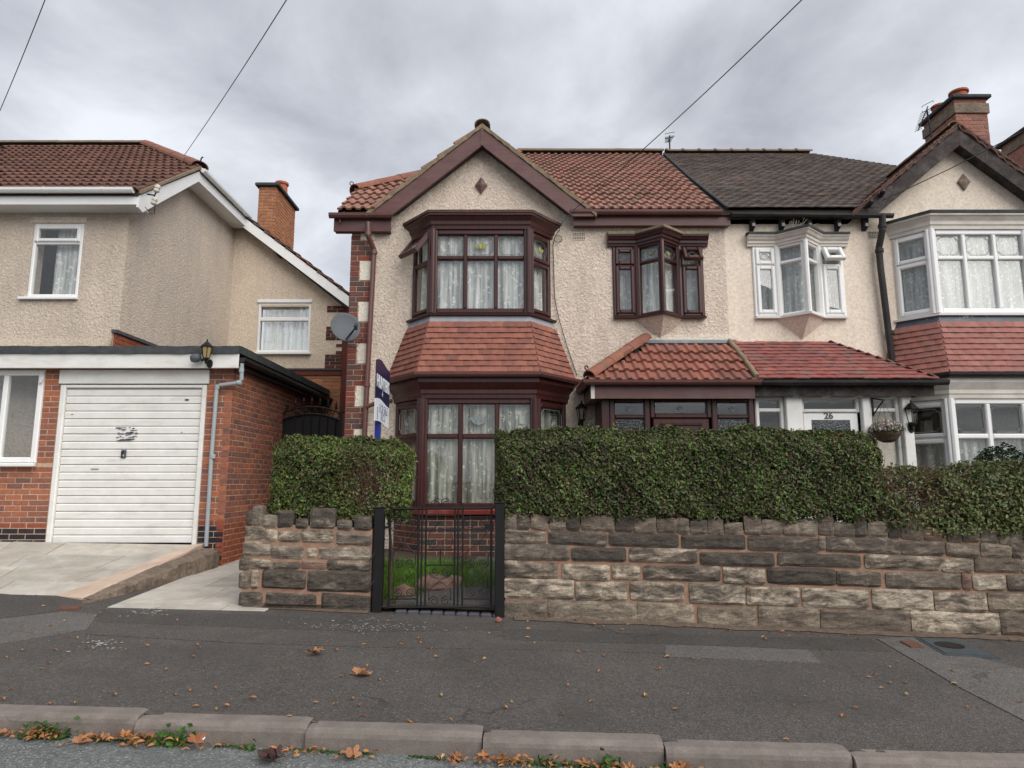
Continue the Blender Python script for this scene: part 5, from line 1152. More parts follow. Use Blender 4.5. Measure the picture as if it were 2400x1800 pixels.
def eaves(h, x0, x1, zt, zb, mat, side_end):
    mb = MB(); mb.box(x0, x1, YE + 0.035, YE + 0.055, zb, zt); o = mb.build('fascia', mat, h)
    mb = MB(); mb.box(x0 + 0.01, x1 - 0.01, YE + 0.056, YH - 0.002, zb + 0.004, zb + 0.018); mb.build('soffit', mat, h)
zg = Zat(491, 8.90); xr0, xr1 = Xat(1337,495,8.90), Xat(1692,495,8.90)
eaves(brown, Xat(1344,515,8.98), Xat(1712,515,8.98), ZE - 0.02, Zat(528,8.985), 'fascia_brown', 0)
gutter('gutter', [(xr0, YE + 0.03, zg), (xr1, YE + 0.03, zg)], 'gutter_brown', brown, 0.75)
zgl = Zat(499, 8.90); xl0, xl1 = Xat(770,512,8.90), Xat(919,512,8.90)
eaves(brown, Xat(782,530,8.98), Xat(916,530,8.98), ZE - 0.06, Zat(542,8.985), 'fascia_brown', 0)
gutter('gutter', [(xl0, YE + 0.03, zgl), (xl1, YE + 0.03, zgl)], 'gutter_brown', brown, 0.4)
# side verge of the brown house, rising to the hip
mb = MB(); mb.prism([(KB['xv'] + 0.02, YE, ZE - 0.02), (KB['xv'] + 0.02, 9.92, KB['HF'].z - 0.02), (KB['xv'] + 0.02, 9.92, KB['HF'].z - 0.22), (KB['xv'] + 0.02, YE, ZE - 0.2)], (0.025, 0, 0)); mb.build('side_bargeboard', 'fascia_brown', brown)
# downpipe with swan neck
dp0 = P(863,516,8.91); dpx = Xat(876,600,9.03); dpb = Xat(850,1020,9.03)
pipe('downpipe', [dp0 + Vector((0,0,-0.03)), P(863,553,8.91), P(876,583,9.02), Vector((dpx, 9.03, Zat(600,9.03))), Vector(((dpx+dpb)/2, 9.03, 2.6)), Vector((dpb, 9.03, 0.4))], 0.036, 'gutter_brown', brown, [(P(863,548,8.91), (0,0,1)), (P(877,592,9.03), (0,0,1)), (Vector(((dpx+dpb)/2, 9.03, 2.6)), (0,0,1))])
mb = MB(); mb.tube([P(860,953,9.0), P(880,945,8.98), P(918,940,8.9)], 0.03, 8); mb.build('branch_pipe', 'gutter_brown', brown)
# diamond plaques
def diamond(h, u, v, mat, W=0.15, Hh=0.205):
    c = P(u, v, YH); mb = MB()
    mb.loft([[c + Vector((-W,0,0)), c + Vector((0,0,-Hh)), c + Vector((W,0,0)), c + Vector((0,0,Hh))], [c + Vector((-W,-0.03,0)), c + Vector((0,-0.03,-Hh)), c + Vector((W,-0.03,0)), c + Vector((0,-0.03,Hh))], [c + Vector((-W*0.2,-0.055,0)), c + Vector((0,-0.055,-Hh*0.2)), c + Vector((W*0.2,-0.055,0)), c + Vector((0,-0.055,Hh*0.2))]]); mb.build('diamond_plaque', mat, h)
diamond(brown, 1128, 436, 'fascia_brown', 0.088, 0.125); diamond(white, 2257, 428, 'edge_concrete', 0.088, 0.125)
def airbrick(h, u, v, mat, cols=7, rows=2):
    c = P(u, v, YH); mb = MB(); mb.box(c.x - 0.09, c.x + 0.09, YH - 0.008, YH + 0.0, c.z - 0.055, c.z + 0.055); o = mb.build('air_brick', mat, h)
    for i in range(cols):
        for j in range(rows):
            x = c.x - 0.082 + i * 0.0245; z = c.z - 0.046 + j * 0.052
            for k in range(2):
                mb = MB(); mb.box(x, x + 0.017, YH - 0.0095, YH - 0.0085, z + k*0.023, z + 0.018 + k*0.023); 
                mb.build('air_hole', 'dark_inside', o)
airbrick(brown, 1357, 554, 'render_smooth'); airbrick(white, 2048, 551, 'render_patch')
# ================================================================ BAYS, ORIELS AND PORCHES OF THE PAIR
def facets(plan):
    out = []
    for p, q in zip(plan[:-1], plan[1:]):
        p, q = Vector((p[0], p[1], 0)), Vector((q[0], q[1], 0)); t = (q - p); out.append((Facet(p, t, t.cross(Vector((0,0,1)))), t.length))
    return out
def inset(plan, d):
    mb = MB(); r = []
    pts = [Vector(p) for p in plan]; ns = []
    for i in range(len(pts)-1): dd = (pts[i+1]-pts[i]).normalized(); ns.append(Vector((dd.y, -dd.x)))
    for i, p in enumerate(pts):
        if i == 0: m = Vector((-1,0)) / Vector((-1,0)).dot(ns[0]) if abs(ns[0].x) > 0.1 else ns[0]
        elif i == len(pts)-1: m = Vector((1,0)) / Vector((1,0)).dot(ns[-1]) if abs(ns[-1].x) > 0.1 else ns[-1]
        else: m = (ns[i-1]+ns[i]).normalized(); m = m / m.dot(ns[i])
        r.append((p.x + m.x*d, p.y + m.y*d))
    return r
def corner_posts(w, plan, z0, z1, mat, r=0.038):
    for x, y in plan[1:-1]:
        mb = MB()
        for dx, dy, k in ((0,-0.008,1.0),(-0.045,0.012,0.62),(0.045,0.012,0.62)):
            mb.lathe((x + dx, y + dy, z0), [(r*k,0),(r*k,z1-z0)], 10)
        mb.build('corner_post', mat, w)
def bay(h, K, frame, skirt_me, sill_mat, cornice_mat, apron, gut, brickmat, yellow, who, top_mat):
    gx, zu, zl = K['gx'], K['zu'], K['zl']; dark = frame == 'mahogany'
    up = [(gx-0.985,YH),(gx-0.66,8.72),(gx+0.66,8.72),(gx+0.985,YH)]; lo = [(gx-1.18,YH),(gx-0.735,8.55),(gx+0.735,8.55),(gx+1.18,YH)]
    EX = dict(e0=(-1,0), e1=(1,0))
    # upper window
    w = Win(frame); fc = facets(up)
    lead, fill = ('leading', 'yellow_glass') if yellow else ('leading_pale', None)
    for k, (f, L) in enumerate(fc):
        if k == 1: w.grid(f, L, zu['sill'], zu['head'], 0.07, [L/3 + 0.01, 2*L/3 - 0.01], [zu['tran']], 0.055, motif=lambda c: (True, c[0] == 1 and yellow, lead, fill) if c[1] == 1 else None)
        else: w.grid(f, L, zu['sill'], zu['head'], 0.045, [], [zu['tran'] - 0.02], 0.04, sash=((0,0),(0,1)), opened={(0,1): 0.62} if (k == 0 and dark) else {}, motif=lambda c: (True, yellow, lead, fill) if c[1] == 1 else None)
    ub = w.finish('bay_window', h); ub['label'] = 'upper bay window with net curtains' 
    corner_posts(ub, up, zu['sill'], zu['head'], frame)
    hh = zu['corn_t'] - zu['head']
    mb = MB(); mb.sweep([(x,y,zu['head']) for x,y in up], [(-0.05,0),(0.02,0),(0.025,hh*0.2),(0.04,hh*0.25),(0.045,hh*0.45),(0.085,hh*0.68),(0.105,hh*0.72),(0.105,hh*0.83),(-0.05,hh*0.83)], **EX); mb.build('cornice', cornice_mat, ub)
    mb = MB(); mb.sweep([(x,y,zu['head']) for x,y in up], [(-0.06,hh*0.832),(0.118,hh*0.832),(0.122,hh*0.99),(-0.06,hh*1.06)], **EX); mb.build('cornice_capping', top_mat, ub)
    mb = MB(); inn = inset(up, -0.05); mb.prism([(x,y,zu['head']+hh*0.84) for x,y in inn], (0,0,hh*0.2)); mb.build('bay_roof', top_mat, ub)
    mb = MB(); mb.sweep([(x,y,zu['sill']) for x,y in up], [(-0.06,-0.038),(0.055,-0.038),(0.06,-0.012),(0.01,0.0),(-0.06,0.0)], **EX); mb.build('sill', sill_mat, ub)
    mb = MB(); mb.sweep([(x,y,0) for x,y in up], [(-0.05,zu['sill']-0.039),(0.015,zu['sill']-0.039),(0.055,zu['skirt']-0.03),(-0.05,zu['skirt']-0.03)], **EX); mb.build('lead_apron', apron, ub)
    # tile-hung skirt
    tp = inset(up, 0.035); bt = [(gx-1.30,YH),(gx-0.785,8.42),(gx+0.785,8.42),(gx+1.30,YH)]
    mb = MB(); tz, bz = zu['skirt'], zl['eave']
    for i in range(3):
        q = [Vector((*bt[i],bz)), Vector((*bt[i+1],bz)), Vector((*tp[i+1],tz)), Vector((*tp[i],tz))]; nn = (q[1]-q[0]).cross(q[3]-q[0]).normalized(); mb.prism([p - nn*0.012 for p in q], -nn*0.03)
    sk = mb.build('tile_skirt', 'roof_deck', h)
    for i in range(3):
        for Mx in plain_rows(Vector((*bt[i],bz)), Vector((*bt[i+1],bz)), Vector((*tp[i],tz)), Vector((*tp[i+1],tz)), 9, 0.165, 0.014, 0.003): put('hanging_tile', skirt_me, Mx, sk)
    # lower eaves
    mb = MB(); H0 = zl['eave'] - 0.012 - zl['head']
    mb.sweep([(x,y,zl['head']) for x,y in lo], [(-0.06,0),(0.02,0),(0.022,H0*0.16),(0.035,H0*0.20),(0.035,H0*0.36),(0.055,H0*0.46),(0.085,H0*0.62),(0.092,H0*0.66),(0.092,H0),(-0.06,H0)], **EX)
    lb_c = mb
    gut_path = inset(lo, 0.085)
    gutter('bay_gutter', [(x,y,zl['eave']+0.005) for x,y in gut_path], gut, h, 0.42, **EX)
    # lower window
    w = Win(frame); fc = facets(lo)
    for k, (f, L) in enumerate(fc):
        if k == 1: w.grid(f, L, zl['sill'], zl['head'], 0.07, [L/3 + 0.008, 2*L/3 - 0.008], [zl['tran']], 0.062, motif=lambda c: (True, c[0] == 1 and dark, 'leading_pale', 'clear_motif' if dark else None) if c[1] == 1 else None)
        else: w.grid(f, L, zl['sill'], zl['head'], 0.06, [], [zl['tran'] - 0.02], 0.05, sash=((0,0),(0,1)), motif=lambda c: (True, dark, 'leading_pale', None) if c[1] == 1 else None)
    lb = w.finish('bay_window', h); lb['label'] = 'lower bay window with net curtains'
    lb_c.build('cornice', cornice_mat, lb); corner_posts(lb, lo, zl['sill'], zl['head'], frame, 0.042)
    mb = MB(); mb.sweep([(x,y,zl['sill']) for x,y in lo], [(-0.08,-0.07),(0.06,-0.07),(0.065,-0.02),(0.02,0.0),(-0.08,0.0)], **EX); mb.build('sill', 'sill_red' if dark else sill_mat, lb)
    base = inset(lo, -0.012); core = inset(lo, -0.017)
    mb = MB(); mb.prism([(x,y,0.0) for x,y in core] , (0,0,zl['sill']-0.07)); bb = mb.build('bay_base', 'mortar_pale', h)
    items = []
    for i in (1, 0, 2):
        p, q = Vector((*base[i],0)), Vector((*base[i+1],0)); items += bond(p, q-p, (q-p).length, 0.19, zl['sill']-0.075, 0.05, flemish=True)
    brickwork(bb, items, brickmat)
    return up, lo, ub, lb
pmat('sill_red', [(0.20,0.028,0.022)], var=0.2, vscale=14, dirt=(0.34,0.16,0.13), dirt_amt=0.4, dscale=9, rough=0.4)
pmat('cap_patchy', [(0.075,0.052,0.045),(0.12,0.055,0.04)], var=0.4, vscale=9, dirt=(0.36,0.38,0.42), dirt_amt=0.8, dscale=5, dlo=0.66, dhi=0.69, rough=0.8)
pmat('white_cornice', [(0.70,0.66,0.60),(0.62,0.58,0.52)], var=0.1, vscale=5, dirt=(0.36,0.32,0.28), dirt_amt=0.55, dscale=3, dsc=(1,1,2), rough=0.6)
upB, loB, ubB, lbB = bay(brown, KB, 'mahogany', T_BAY, 'mahogany', 'mahogany', 'lead', 'gutter_brown', 'bay', True, 'brown', 'cap_patchy')
upW, loW, ubW, lbW = bay(white, KW, 'white_upvc', T_BAYP, 'white_upvc', 'white_cornice', 'lead_dark', 'black_gutter', 'old', False, 'white', 'felt')
def zz(K, a): return K[a]
def bay_curtain(label, plan, z0, z1, mat, waves):
    ins = inset(plan, -0.09); curtain(label, ins, z0 + 0.02, z1 + 0.02, mat, 0.03, waves + 1)
bay_curtain('white floral net curtain in the upper mahogany bay window', upB, KB['zu']['sill'], KB['zu']['head'], 'lace_white', 7)
bay_curtain('cream lace curtain in the lower mahogany bay window', loB, KB['zl']['sill'], KB['zl']['head'], 'lace_cream', 6)
bay_curtain('grey net curtain in the upper white bay window', upW, KW['zu']['sill'], KW['zu']['head'], 'lace_grey', 6)
bay_curtain('grey net curtain in the lower part of the lower white bay window', loW, KW['zl']['sill'], KW['zl']['tran'] - 0.05, 'lace_grey', 6)
# ---- oriels
def oriel(h, K, frame, corn, cap, wallmat, opened_right, sillm, yellow):
    ox = K['ox']; yf = YH - 0.03; pl = [(ox-0.645,yf),(ox-0.30,yf),(ox,yf-0.26),(ox+0.30,yf),(ox+0.645,yf)]
    z0, z1 = Zat(741,YH-0.03), Zat(578,YH-0.03); tr = Zat(622,YH-0.03)
    w = Win(frame); lead = 'leading' if yellow else 'leading_pale'
    for k, (f, L) in enumerate(facets(pl)):
        flat = k in (0, 3)
        w.grid(f, L, z0, z1, 0.05 if flat else 0.035, [], [tr if flat else tr + 0.03], 0.045, sash=((0,0),(0,1)) if flat else (), opened={(0,1): 0.55} if (k == 3 and opened_right) else {}, motif=lambda c, fl=flat: (True, yellow and not fl, lead, 'yellow_glass' if yellow and not fl else None) if c[1] == 1 else None)
    o = w.finish('oriel_window', h)
    for x, y in pl[1:4]:
        mb = MB(); mb.lathe((x, y + (0.005 if x != ox else -0.002), z0), [(0.032,0),(0.032,z1-z0)], 8); mb.build('corner_post', frame, o)
    zc = Zat(547, YH-0.1) - z1
    P3 = [(x + (-0.07 if i == 0 else 0.07 if i == 4 else 0), y, z1) for i, (x,y) in enumerate(pl)]
    mb = MB(); mb.sweep(P3, [(-0.02,0),(0.012,0),(0.018,zc*0.2),(0.035,zc*0.24),(0.038,zc*0.45),(0.06,zc*0.5),(0.085,zc*0.74),(0.10,zc*0.76),(0.10,zc*0.86),(-0.02,zc*0.86)]); mb.build('cornice', corn, o)
    mb = MB(); mb.sweep(P3, [(-0.03,zc*0.862),(0.112,zc*0.862),(0.115,zc*1.06),(-0.03,zc*1.25)]); mb.build('cornice_capping', cap, o)
    mb = MB(); mb.prism([(x,y+0.035,z1+zc*0.9) for x,y in pl[1:4]] + [(ox+0.3,YH-0.003,z1+zc*0.9),(ox-0.3,YH-0.003,z1+zc*0.9)], (0,0,zc*0.28)); mb.build('oriel_roof', cap, o)
    mb = MB(); mb.sweep([(x,y,z0) for x,y in pl], [(-0.02,-0.035),(0.045,-0.035),(0.05,-0.008),(0.0,0.0),(-0.02,0.0)]); mb.build('sill', sillm, o)
    za = Zat(796, YH); zb = z0 - 0.036
    mb = MB(); A, B, C, D = Vector((ox-0.34,YH,zb)), Vector((ox,YH-0.28,zb)), Vector((ox+0.34,YH,zb)), Vector((ox,YH-0.01,za))
    n = 5; rings = []
    for i in range(n + 1):
        t = i / n; k = 1 - t**1.25
        rings.append([Vector((ox-0.34*k-0.004, YH+0.01, zb+(za-zb)*t)), Vector((ox, YH-0.005-0.275*(1-t)**1.0*1.0, zb+(za-zb)*t)), Vector((ox+0.34*k+0.004, YH+0.01, zb+(za-zb)*t))])
    mb.loft(rings); mb.build('corbel', wallmat, o)
    return pl, z0, z1
oB = oriel(brown, KB, 'mahogany', 'mahogany', 'verge_mortar', 'render_brown_house', True, 'mahogany', True)
oW = oriel(white, KW, 'white_upvc', 'white_cornice', 'felt', 'render_smooth', True, 'white_upvc', False)
curtain('white net curtain in the mahogany oriel window', [(x, y + (0.14 if abs(x-KB['ox'])>0.1 else 0.22)) for x, y in oB[0]], oB[1], oB[2], 'lace_white', 0.012, 8)
curtain('grey patterned net curtain in the white oriel window', [(x, y + (0.14 if abs(x-KW['ox'])>0.1 else 0.22)) for x, y in oW[0]], oW[1], oW[2], 'lace_grey', 0.012, 8)
# dry grass sprouting on the white oriel
t = thing('dry_grass_tuft', 'dry pale grass tuft sprouting on the white oriel roof', 'plant', (KW['ox'] - 0.02, YH - 0.10, oW[2] + 0.26))
mb = MB(); b = Vector((KW['ox'] - 0.05, YH - 0.15, Zat(533, YH-0.15)))
for i in range(22): mb.tube([b + Vector((R.uniform(-.06,.06),R.uniform(-.03,.03),-0.05)), b + Vector((R.gauss(0,.10),R.gauss(0,.05),R.uniform(.05,.12)))], 0.0022, 4)
mb.build('stalks', 'dry_stalk', t)
# ---- brick quoin and render edge of the brown house
xq = -2.29; zq0, zq1 = 0.2, Zat(543, YH)
def quoin_w(z): return 0.2 if int((z - zq0) / 0.075 / 4) % 2 else 0.31
items = []; nrow = int((zq1 - zq0) / 0.075)
for j in range(nrow):
    zr = zq0 + j * 0.075; wide = (j // 4) % 2 == 0; cuts = ([0,0.215,0.315] if j % 2 else [0,0.1025,0.315]) if wide else [0,0.135]
    for a, b in zip(cuts[:-1], cuts[1:]):
        items.append((Matrix.Translation((xq - 0.012 + a, YH - 0.014, zr + 0.005)), round(b - a - 0.010, 3), 0.065, 0.05, None))
mb = MB(); mb.box(xq - 0.006, xq + 0.30, YH - 0.006, YH - 0.001, zq0, zq1); mb.build('quoin_mortar', 'mortar_pale', brown)
brickwork(brown, items, 'old')
z = zq0; k = 0
while z < zq1 - 0.1:                      # bands of painted render tooth out over the brick
    zt = min(zq1, z + 0.3)
    if int((z + 0.01 - zq0) / 0.3) % 2 == 1:
        mb = MB(); pts = []
        for i in range(9): pts.append((xq + 0.130 + R.uniform(-.012,.008), YH - 0.018, z + 0.012 + (zt - z - 0.02) * i / 8))
        mb.prism(pts + [(xq + 0.33, YH - 0.018, zt - 0.012), (xq + 0.33, YH - 0.018, z + 0.012)], (0, 0.0175, 0)); mb.build('render_edge', 'render_patch', brown)
    z = zt
# ---- brown porch
YP = 8.20; zpe = Zat(889, YP); zpt = Zat(803, YH); xp0 = Xat(1380, 889, YP); run = YH - YP; pmh = (zpt - zpe) / run
def porch_roof(h, xo, s, kind):
    # xo: outer (hipped) eaves corner; inner end at the party line
    A = Vector((xo, YP, zpe)); B = Vector((XPARTY, YP, zpe)); C = Vector((XPARTY, YH, zpt)); D = Vector((xo + s*run, YH, zpt)); E = Vector((xo, YH, zpe))
    mb = MB(); mb.prism([p - Vector((0,0,0.02)) for p in (A,B,C,D)], (0,0,-0.05)); mb.prism([p - Vector((0,0,0.02)) for p in (A,D,E)], (0,0,-0.05)); pr = mb.build('porch_roof', 'roof_deck', h)
    vd = Vector((0,1,pmh)).normalized(); gl = math.hypot(1, pmh)
    if kind == 'inter':
        tile_slope(pr, A + Vector((0,-0.05,-0.04)), (1,0,0), vd, XPARTY - xo, run*gl, 0.27, 0.265, INTER_PORCH, lambda u, v: u > v/gl - 0.03 and u < XPARTY - xo - 0.03 and v < run*gl, 'porch_tile')
        vs = Vector((1,0,pmh)).normalized()
        tile_slope(pr, E + Vector((-0.05,0,-0.04)), (0,-1,0), vs, run, run*gl, 0.27, 0.265, INTER_PORCH, lambda u, v: u > 0.05 and (run - u) > v/gl - 0.05 and v < run*gl, 'porch_tile')
        ridge_run(pr, A + Vector((0.0,0.0,0.05)), D + Vector((0,-0.04,0.06)), 0.10, 0.42, 'ridge_brown', flat=0.9)
    else:
        for Mx in plain_rows(B, A, C, D, 11, 0.17, 0.014, 0.012): put('porch_tile', T_PORCH, Mx, pr)
        for Mx in plain_rows(A, E, D, D + Vector((0.0,0.01,0)), 11, 0.17, 0.014, 0.010): put('porch_tile', T_PORCH, Mx, pr)
    return pr
prB = porch_roof(brown, xp0, 1, 'inter'); xp1 = Xat(2200, 889, YP); prW = porch_roof(white, xp1, -1, 'plain')
mb = MB(); mb.box(xp0 + run - 0.15, XPARTY - 0.02, YH - 0.028, YH - 0.001, zpt - 0.01, zpt + 0.035); mb.build('flashing', 'lead', brown)
mb = MB(); mb.box(xp0 + run - 0.1, XPARTY + 0.1, YH - 0.018, YH - 0.0005, zpt + 0.036, zpt + 0.10); mb.build('render_band', 'render_patch', brown)
mb = MB(); mb.tube([Vector((XPARTY, YP - 0.05, zpe + 0.03)), Vector((XPARTY + 0.02, (YP+YH)/2, (zpe+zpt)/2 + 0.035)), Vector((XPARTY - 0.01, YH, zpt + 0.03))], 0.032, 8); mb.build('valley_mortar', 'verge_mortar', brown)
mb = MB(); mb.tube([Vector((XPARTY, YE - 0.04, ZE + 0.015)), Vector((XPARTY - 0.02, 10.6, ZE + PM*(10.6-YE) + 0.015)), Vector((XPARTY, YR, ZR + 0.01))], 0.02, 8); mb.build('party_mortar', 'felt', brown)
# hip iron scroll
c = Vector((xp0 - 0.03, YP - 0.02, zpe + 0.02)); mb = MB(); mb.tube([c + Vector((0.02,0.03,0.0)), c + Vector((0,0,0.10))] + [c + Vector((-0.022*math.sin(a), 0, 0.125 - 0.022*math.cos(a))) for a in (0.4,1.3,2.3,3.3,4.3,5.2)], 0.009, 6); mb.build('hip_iron', 'black_iron', prB)
EXP = dict()
gutter('porch_gutter', [(xp0 + 0.02, YH, zpe - 0.01), (xp0 + 0.02, YP + 0.03, zpe - 0.01), (XPARTY + 0.06, YP + 0.03, zpe - 0.01)], 'gutter_brown', brown, 0.8)
yfp = YP + 0.045
mb = MB(); mb.box(xp0 + 0.035, XPARTY - 0.0, yfp, yfp + 0.025, Zat(934,yfp), zpe - 0.02); mb.box(xp0 + 0.035, xp0 + 0.058, yfp + 0.0255, YH - 0.001, Zat(934,yfp), zpe - 0.02); mb.build('porch_fascia', 'fascia_brown', brown)
mb = MB(); mb.box(xp0 + 0.028, xp0 + 0.075, yfp - 0.012, yfp - 0.001, Zat(934,yfp) - 0.002, zpe - 0.07); mb.build('fascia_corner', 'white_cornice', brown)
mb = MB(); mb.box(xp0 + 0.06, XPARTY - 0.01, yfp + 0.03, YH - 0.005, Zat(934,yfp) + 0.01, Zat(934,yfp) + 0.022); mb.build('porch_soffit', 'mahogany', brown)
YS = 8.42
def XS(u, v=960): return Xat(u, v, YS)
w = Win('mahogany'); fs_ = Facet((XS(1413), YS, 0), (1,0,0), (0,-1,0)); ztop = Zat(930, YS); ztr = Zat(976, YS)
def scr(w, u0, u1, z0, z1, fw, trans, **k):
    f = Facet((XS(u0), YS, 0), (1,0,0), (0,-1,0)); w.grid(f, XS(u1) - XS(u0), z0, z1, fw, [], trans, 0.05, **k)
mo = lambda c: (False, True, 'leading_pale', 'clear_motif') if c[1] == 1 else None
scr(w, 1428, 1524, 0.32, ztop, 0.075, [ztr], glass=lambda c: 'glass' if c[1] else 'glass_obscure', motif=mo)
scr(w, 1524.3, 1668, ztr - 0.02, ztop, 0.06, [], motif=lambda c: (False, True, 'leading_pale', 'clear_motif'))
scr(w, 1668.3, 1768, 0.32, ztop, 0.075, [ztr], glass=lambda c: 'glass' if c[1] else 'glass_obscure', motif=mo)
ps = w.finish('porch_screen', brown)
mb = MB(); mb.bbox(XS(1410), XS(1428) - 0.001, YS - 0.02, YH, 0.3, ztop, 0.006); mb.build('end_panel', 'mahogany', ps)
def panel_door(parent, x0, x1, z0, z1, y, mat, glassz=None):
    f = Facet((x0, y, 0), (1,0,0), (0,-1,0)); L = x1 - x0; mb = MB(); f.bar(mb, 0, L, z0, z1, -0.05, 0.0); dr_ = mb.build('door', mat, parent)
    return dr_, f, L
dB_, f, L = panel_door(brown, XS(1530), XS(1662), 0.34, ztr - 0.025, YS + 0.01, 'mahogany')
z1_ = ztr - 0.085
for a0, a1, h0, h1 in ((0.10, L-0.10, z1_-0.55, z1_), (0.10, L/2-0.04, 0.5, 1.05), (L/2+0.04, L-0.10, 0.5, 1.05)):
    mb = MB()
    for q in ((a0,a1,h1-0.03,h1),(a0,a1,h0,h0+0.03),(a0,a0+0.03,h0+0.03,h1-0.03),(a1-0.03,a1,h0+0.03,h1-0.03)): f.bar(mb, *q, 0.0, 0.022, 0.01)
    mb.build('moulding', 'mahogany', dB_)
mb = MB(); mb.tube([f.at(L-0.06,1.25,0.0), f.at(L-0.06,1.25,0.04), f.at(L-0.17,1.25,0.045)], 0.008, 6); mb.build('handle', 'aluminium', dB_)
# ---- white porch
gutter('porch_gutter', [(XPARTY + 0.07, YP + 0.03, zpe - 0.015), (xp1 + 0.10, YP + 0.03, zpe - 0.015)], 'black_gutter', white, 0.62, sc=0.95)
mb = MB(); mb.box(XPARTY + 0.01, xp1 - 0.02, yfp + 0.03, yfp + 0.05, zpe - 0.20, zpe - 0.03); mb.box(xp1 - 0.045, xp1 - 0.022, yfp + 0.051, YH, zpe - 0.16, zpe - 0.03); mb.build('porch_fascia', 'old_timber', white)
ztW = Zat(922, YS)
for u in (1858, 1932, 2005, 2088):
    mb = MB(); x = XS(u, 925); mb.bbox(x - 0.028, x + 0.028, YP + 0.09, YH - 0.01, Zat(929,YP+0.1), zpe - 0.14, 0.004); mb.build('rafter_end', 'white_paint', white)
mb = MB(); mb.box(XPARTY + 0.02, xp1 - 0.10, YS - 0.02, YS + 0.04, ztW - 0.03, ztW + 0.12); mb.build('porch_beam', 'white_paint', white)
w = Win('white_paint'); ztr2 = Zat(961, YS)
scr(w, 1770.5, 1838, 0.30, ztW - 0.031, 0.05, [ztr2]); scr(w, 1877, 2016, ztr2 - 0.03, ztW - 0.031, 0.045, []); scr(w, 2035, 2108, 0.30, ztW - 0.031, 0.045, [ztr2])
psW = w.finish('porch_screen', white)
for u0, u1, o in ((1838.4,1876.6,0.01),(2016.4,2034.6,0.008),(2108.4,2132,0.012)):
    mb = MB(); mb.bbox(XS(u0), XS(u1), YS - 0.05 - o, YS + 0.03, 0.28, ztW - 0.032, 0.01); mb.build('post', 'white_paint', psW)
dW_, f, L = panel_door(white, XS(1882), XS(2011), 0.32, ztr2 - 0.04, YS + 0.015, 'white_upvc')
mb = MB(); f.box(mb, 0.11, L - 0.11, 1.2, ztr2 - 0.13, 0.001, 0.008); mb.build('door_pane', 'glass_obscure', dW_)
mb = MB(); f.box(mb, 0.105, L - 0.105, 1.19, ztr2 - 0.125, 0.0, 0.0008); mb.build('door_light_back', 'dark_inside', dW_)
def text_mesh(name, body, size, mat, Mx, parent, bold=0.0, ext=0.002, spacing=1.0, sx=1.0):
    cu = bpy.data.curves.new(name, 'FONT'); cu.body = body; cu.size = size; cu.extrude = ext; cu.offset = bold; cu.space_character = spacing; cu.align_x = 'CENTER'; cu.align_y = 'CENTER'
    tmp = bpy.data.objects.new(name + '_tmp', cu); COL.objects.link(tmp); bpy.context.view_layer.update()
    me = bpy.data.meshes.new_from_object(tmp.evaluated_get(bpy.context.evaluated_depsgraph_get())); bpy.data.objects.remove(tmp)
    me.materials.clear(); me.materials.append(M(mat)); return put(name, me, Mx @ Matrix.Diagonal((sx,1,1,1)), parent)
cN = P(1942, 975, YS + 0.012); text_mesh('house_number', '26', 0.115, 'text_dark', frame_m(Vector((cN.x, YS + 0.010, cN.z)), (1,0,0), (0,0,1)), dW_, 0.003)
# pale wall returns either side of the porches
mb = MB(); mb.box(XPARTY - 0.03, XPARTY + 0.03, YS + 0.05, YH - 0.002, 0.2, ztW); mb.build('porch_partition', 'white_paint', white)
# ---- eaves of the white house: black gutter, open rafter feet
zgw = Zat(499, 8.90); gutter('gutter', [(XPARTY + 0.05, YE + 0.02, zgw + 0.012), (Xat(2095,503,8.90), YE + 0.02, zgw - 0.01)], 'black_gutter', white, 0.9, sc=0.85)
mb = MB(); mb.box(XPARTY + 0.02, KW['gx'] - KW['hs'] + 0.05, YE + 0.02, YE + 0.045, ZE - 0.13, ZE - 0.03); mb.build('fascia', 'old_timber', white)
for u in (1772, 1842, 1906, 1975, 2040):
    x = Xat(u, 515, 8.9); mb = MB(); mb.prism([(x-0.03, YE+0.05, ZE-0.05), (x-0.03, YE+0.05, ZE-0.22), (x-0.03, YH-0.002, ZE-0.27), (x-0.03, YH-0.002, ZE-0.05)], (0.06,0,0)); mb.build('rafter_foot', 'old_timber', white)
    mb = MB(); mb.box(x-0.02, x+0.02, YE+0.04, YE+0.0495, ZE-0.23, ZE-0.185); mb.build('rafter_block', 'lead', white)
d0 = P(2062, 520, 9.0); d1 = P(2092, 855, 9.02)
pipe('downpipe', [P(2068,505,8.92), P(2068,540,8.93), P(2060,580,9.0), P(2063,620,9.0), Vector((d1.x, 9.02, d1.z))], 0.045, 'black_gutter', white, [(P(2068,530,8.93),(0,0,1)), (P(2061,588,9.0),(0,0,1)), (P(2086,780,9.02),(0,0,1))])
for x, z in ((KW['gx']-1.40, 5.12), (KW['gx']-1.22, 5.27)):          # insulators on the old bargeboard
    mb = MB(); Mr = Matrix.Rotation(math.pi/2, 4, 'X'); mb.lathe((x, YB - 0.06, z), [(0.02,0),(0.035,0.02),(0.035,0.05),(0.02,0.06),(0.035,0.07),(0.035,0.11),(0.015,0.13)], 10, Matrix.Rotation(math.radians(70), 4, 'X')); mb.build('insulator', 'black_iron', white)
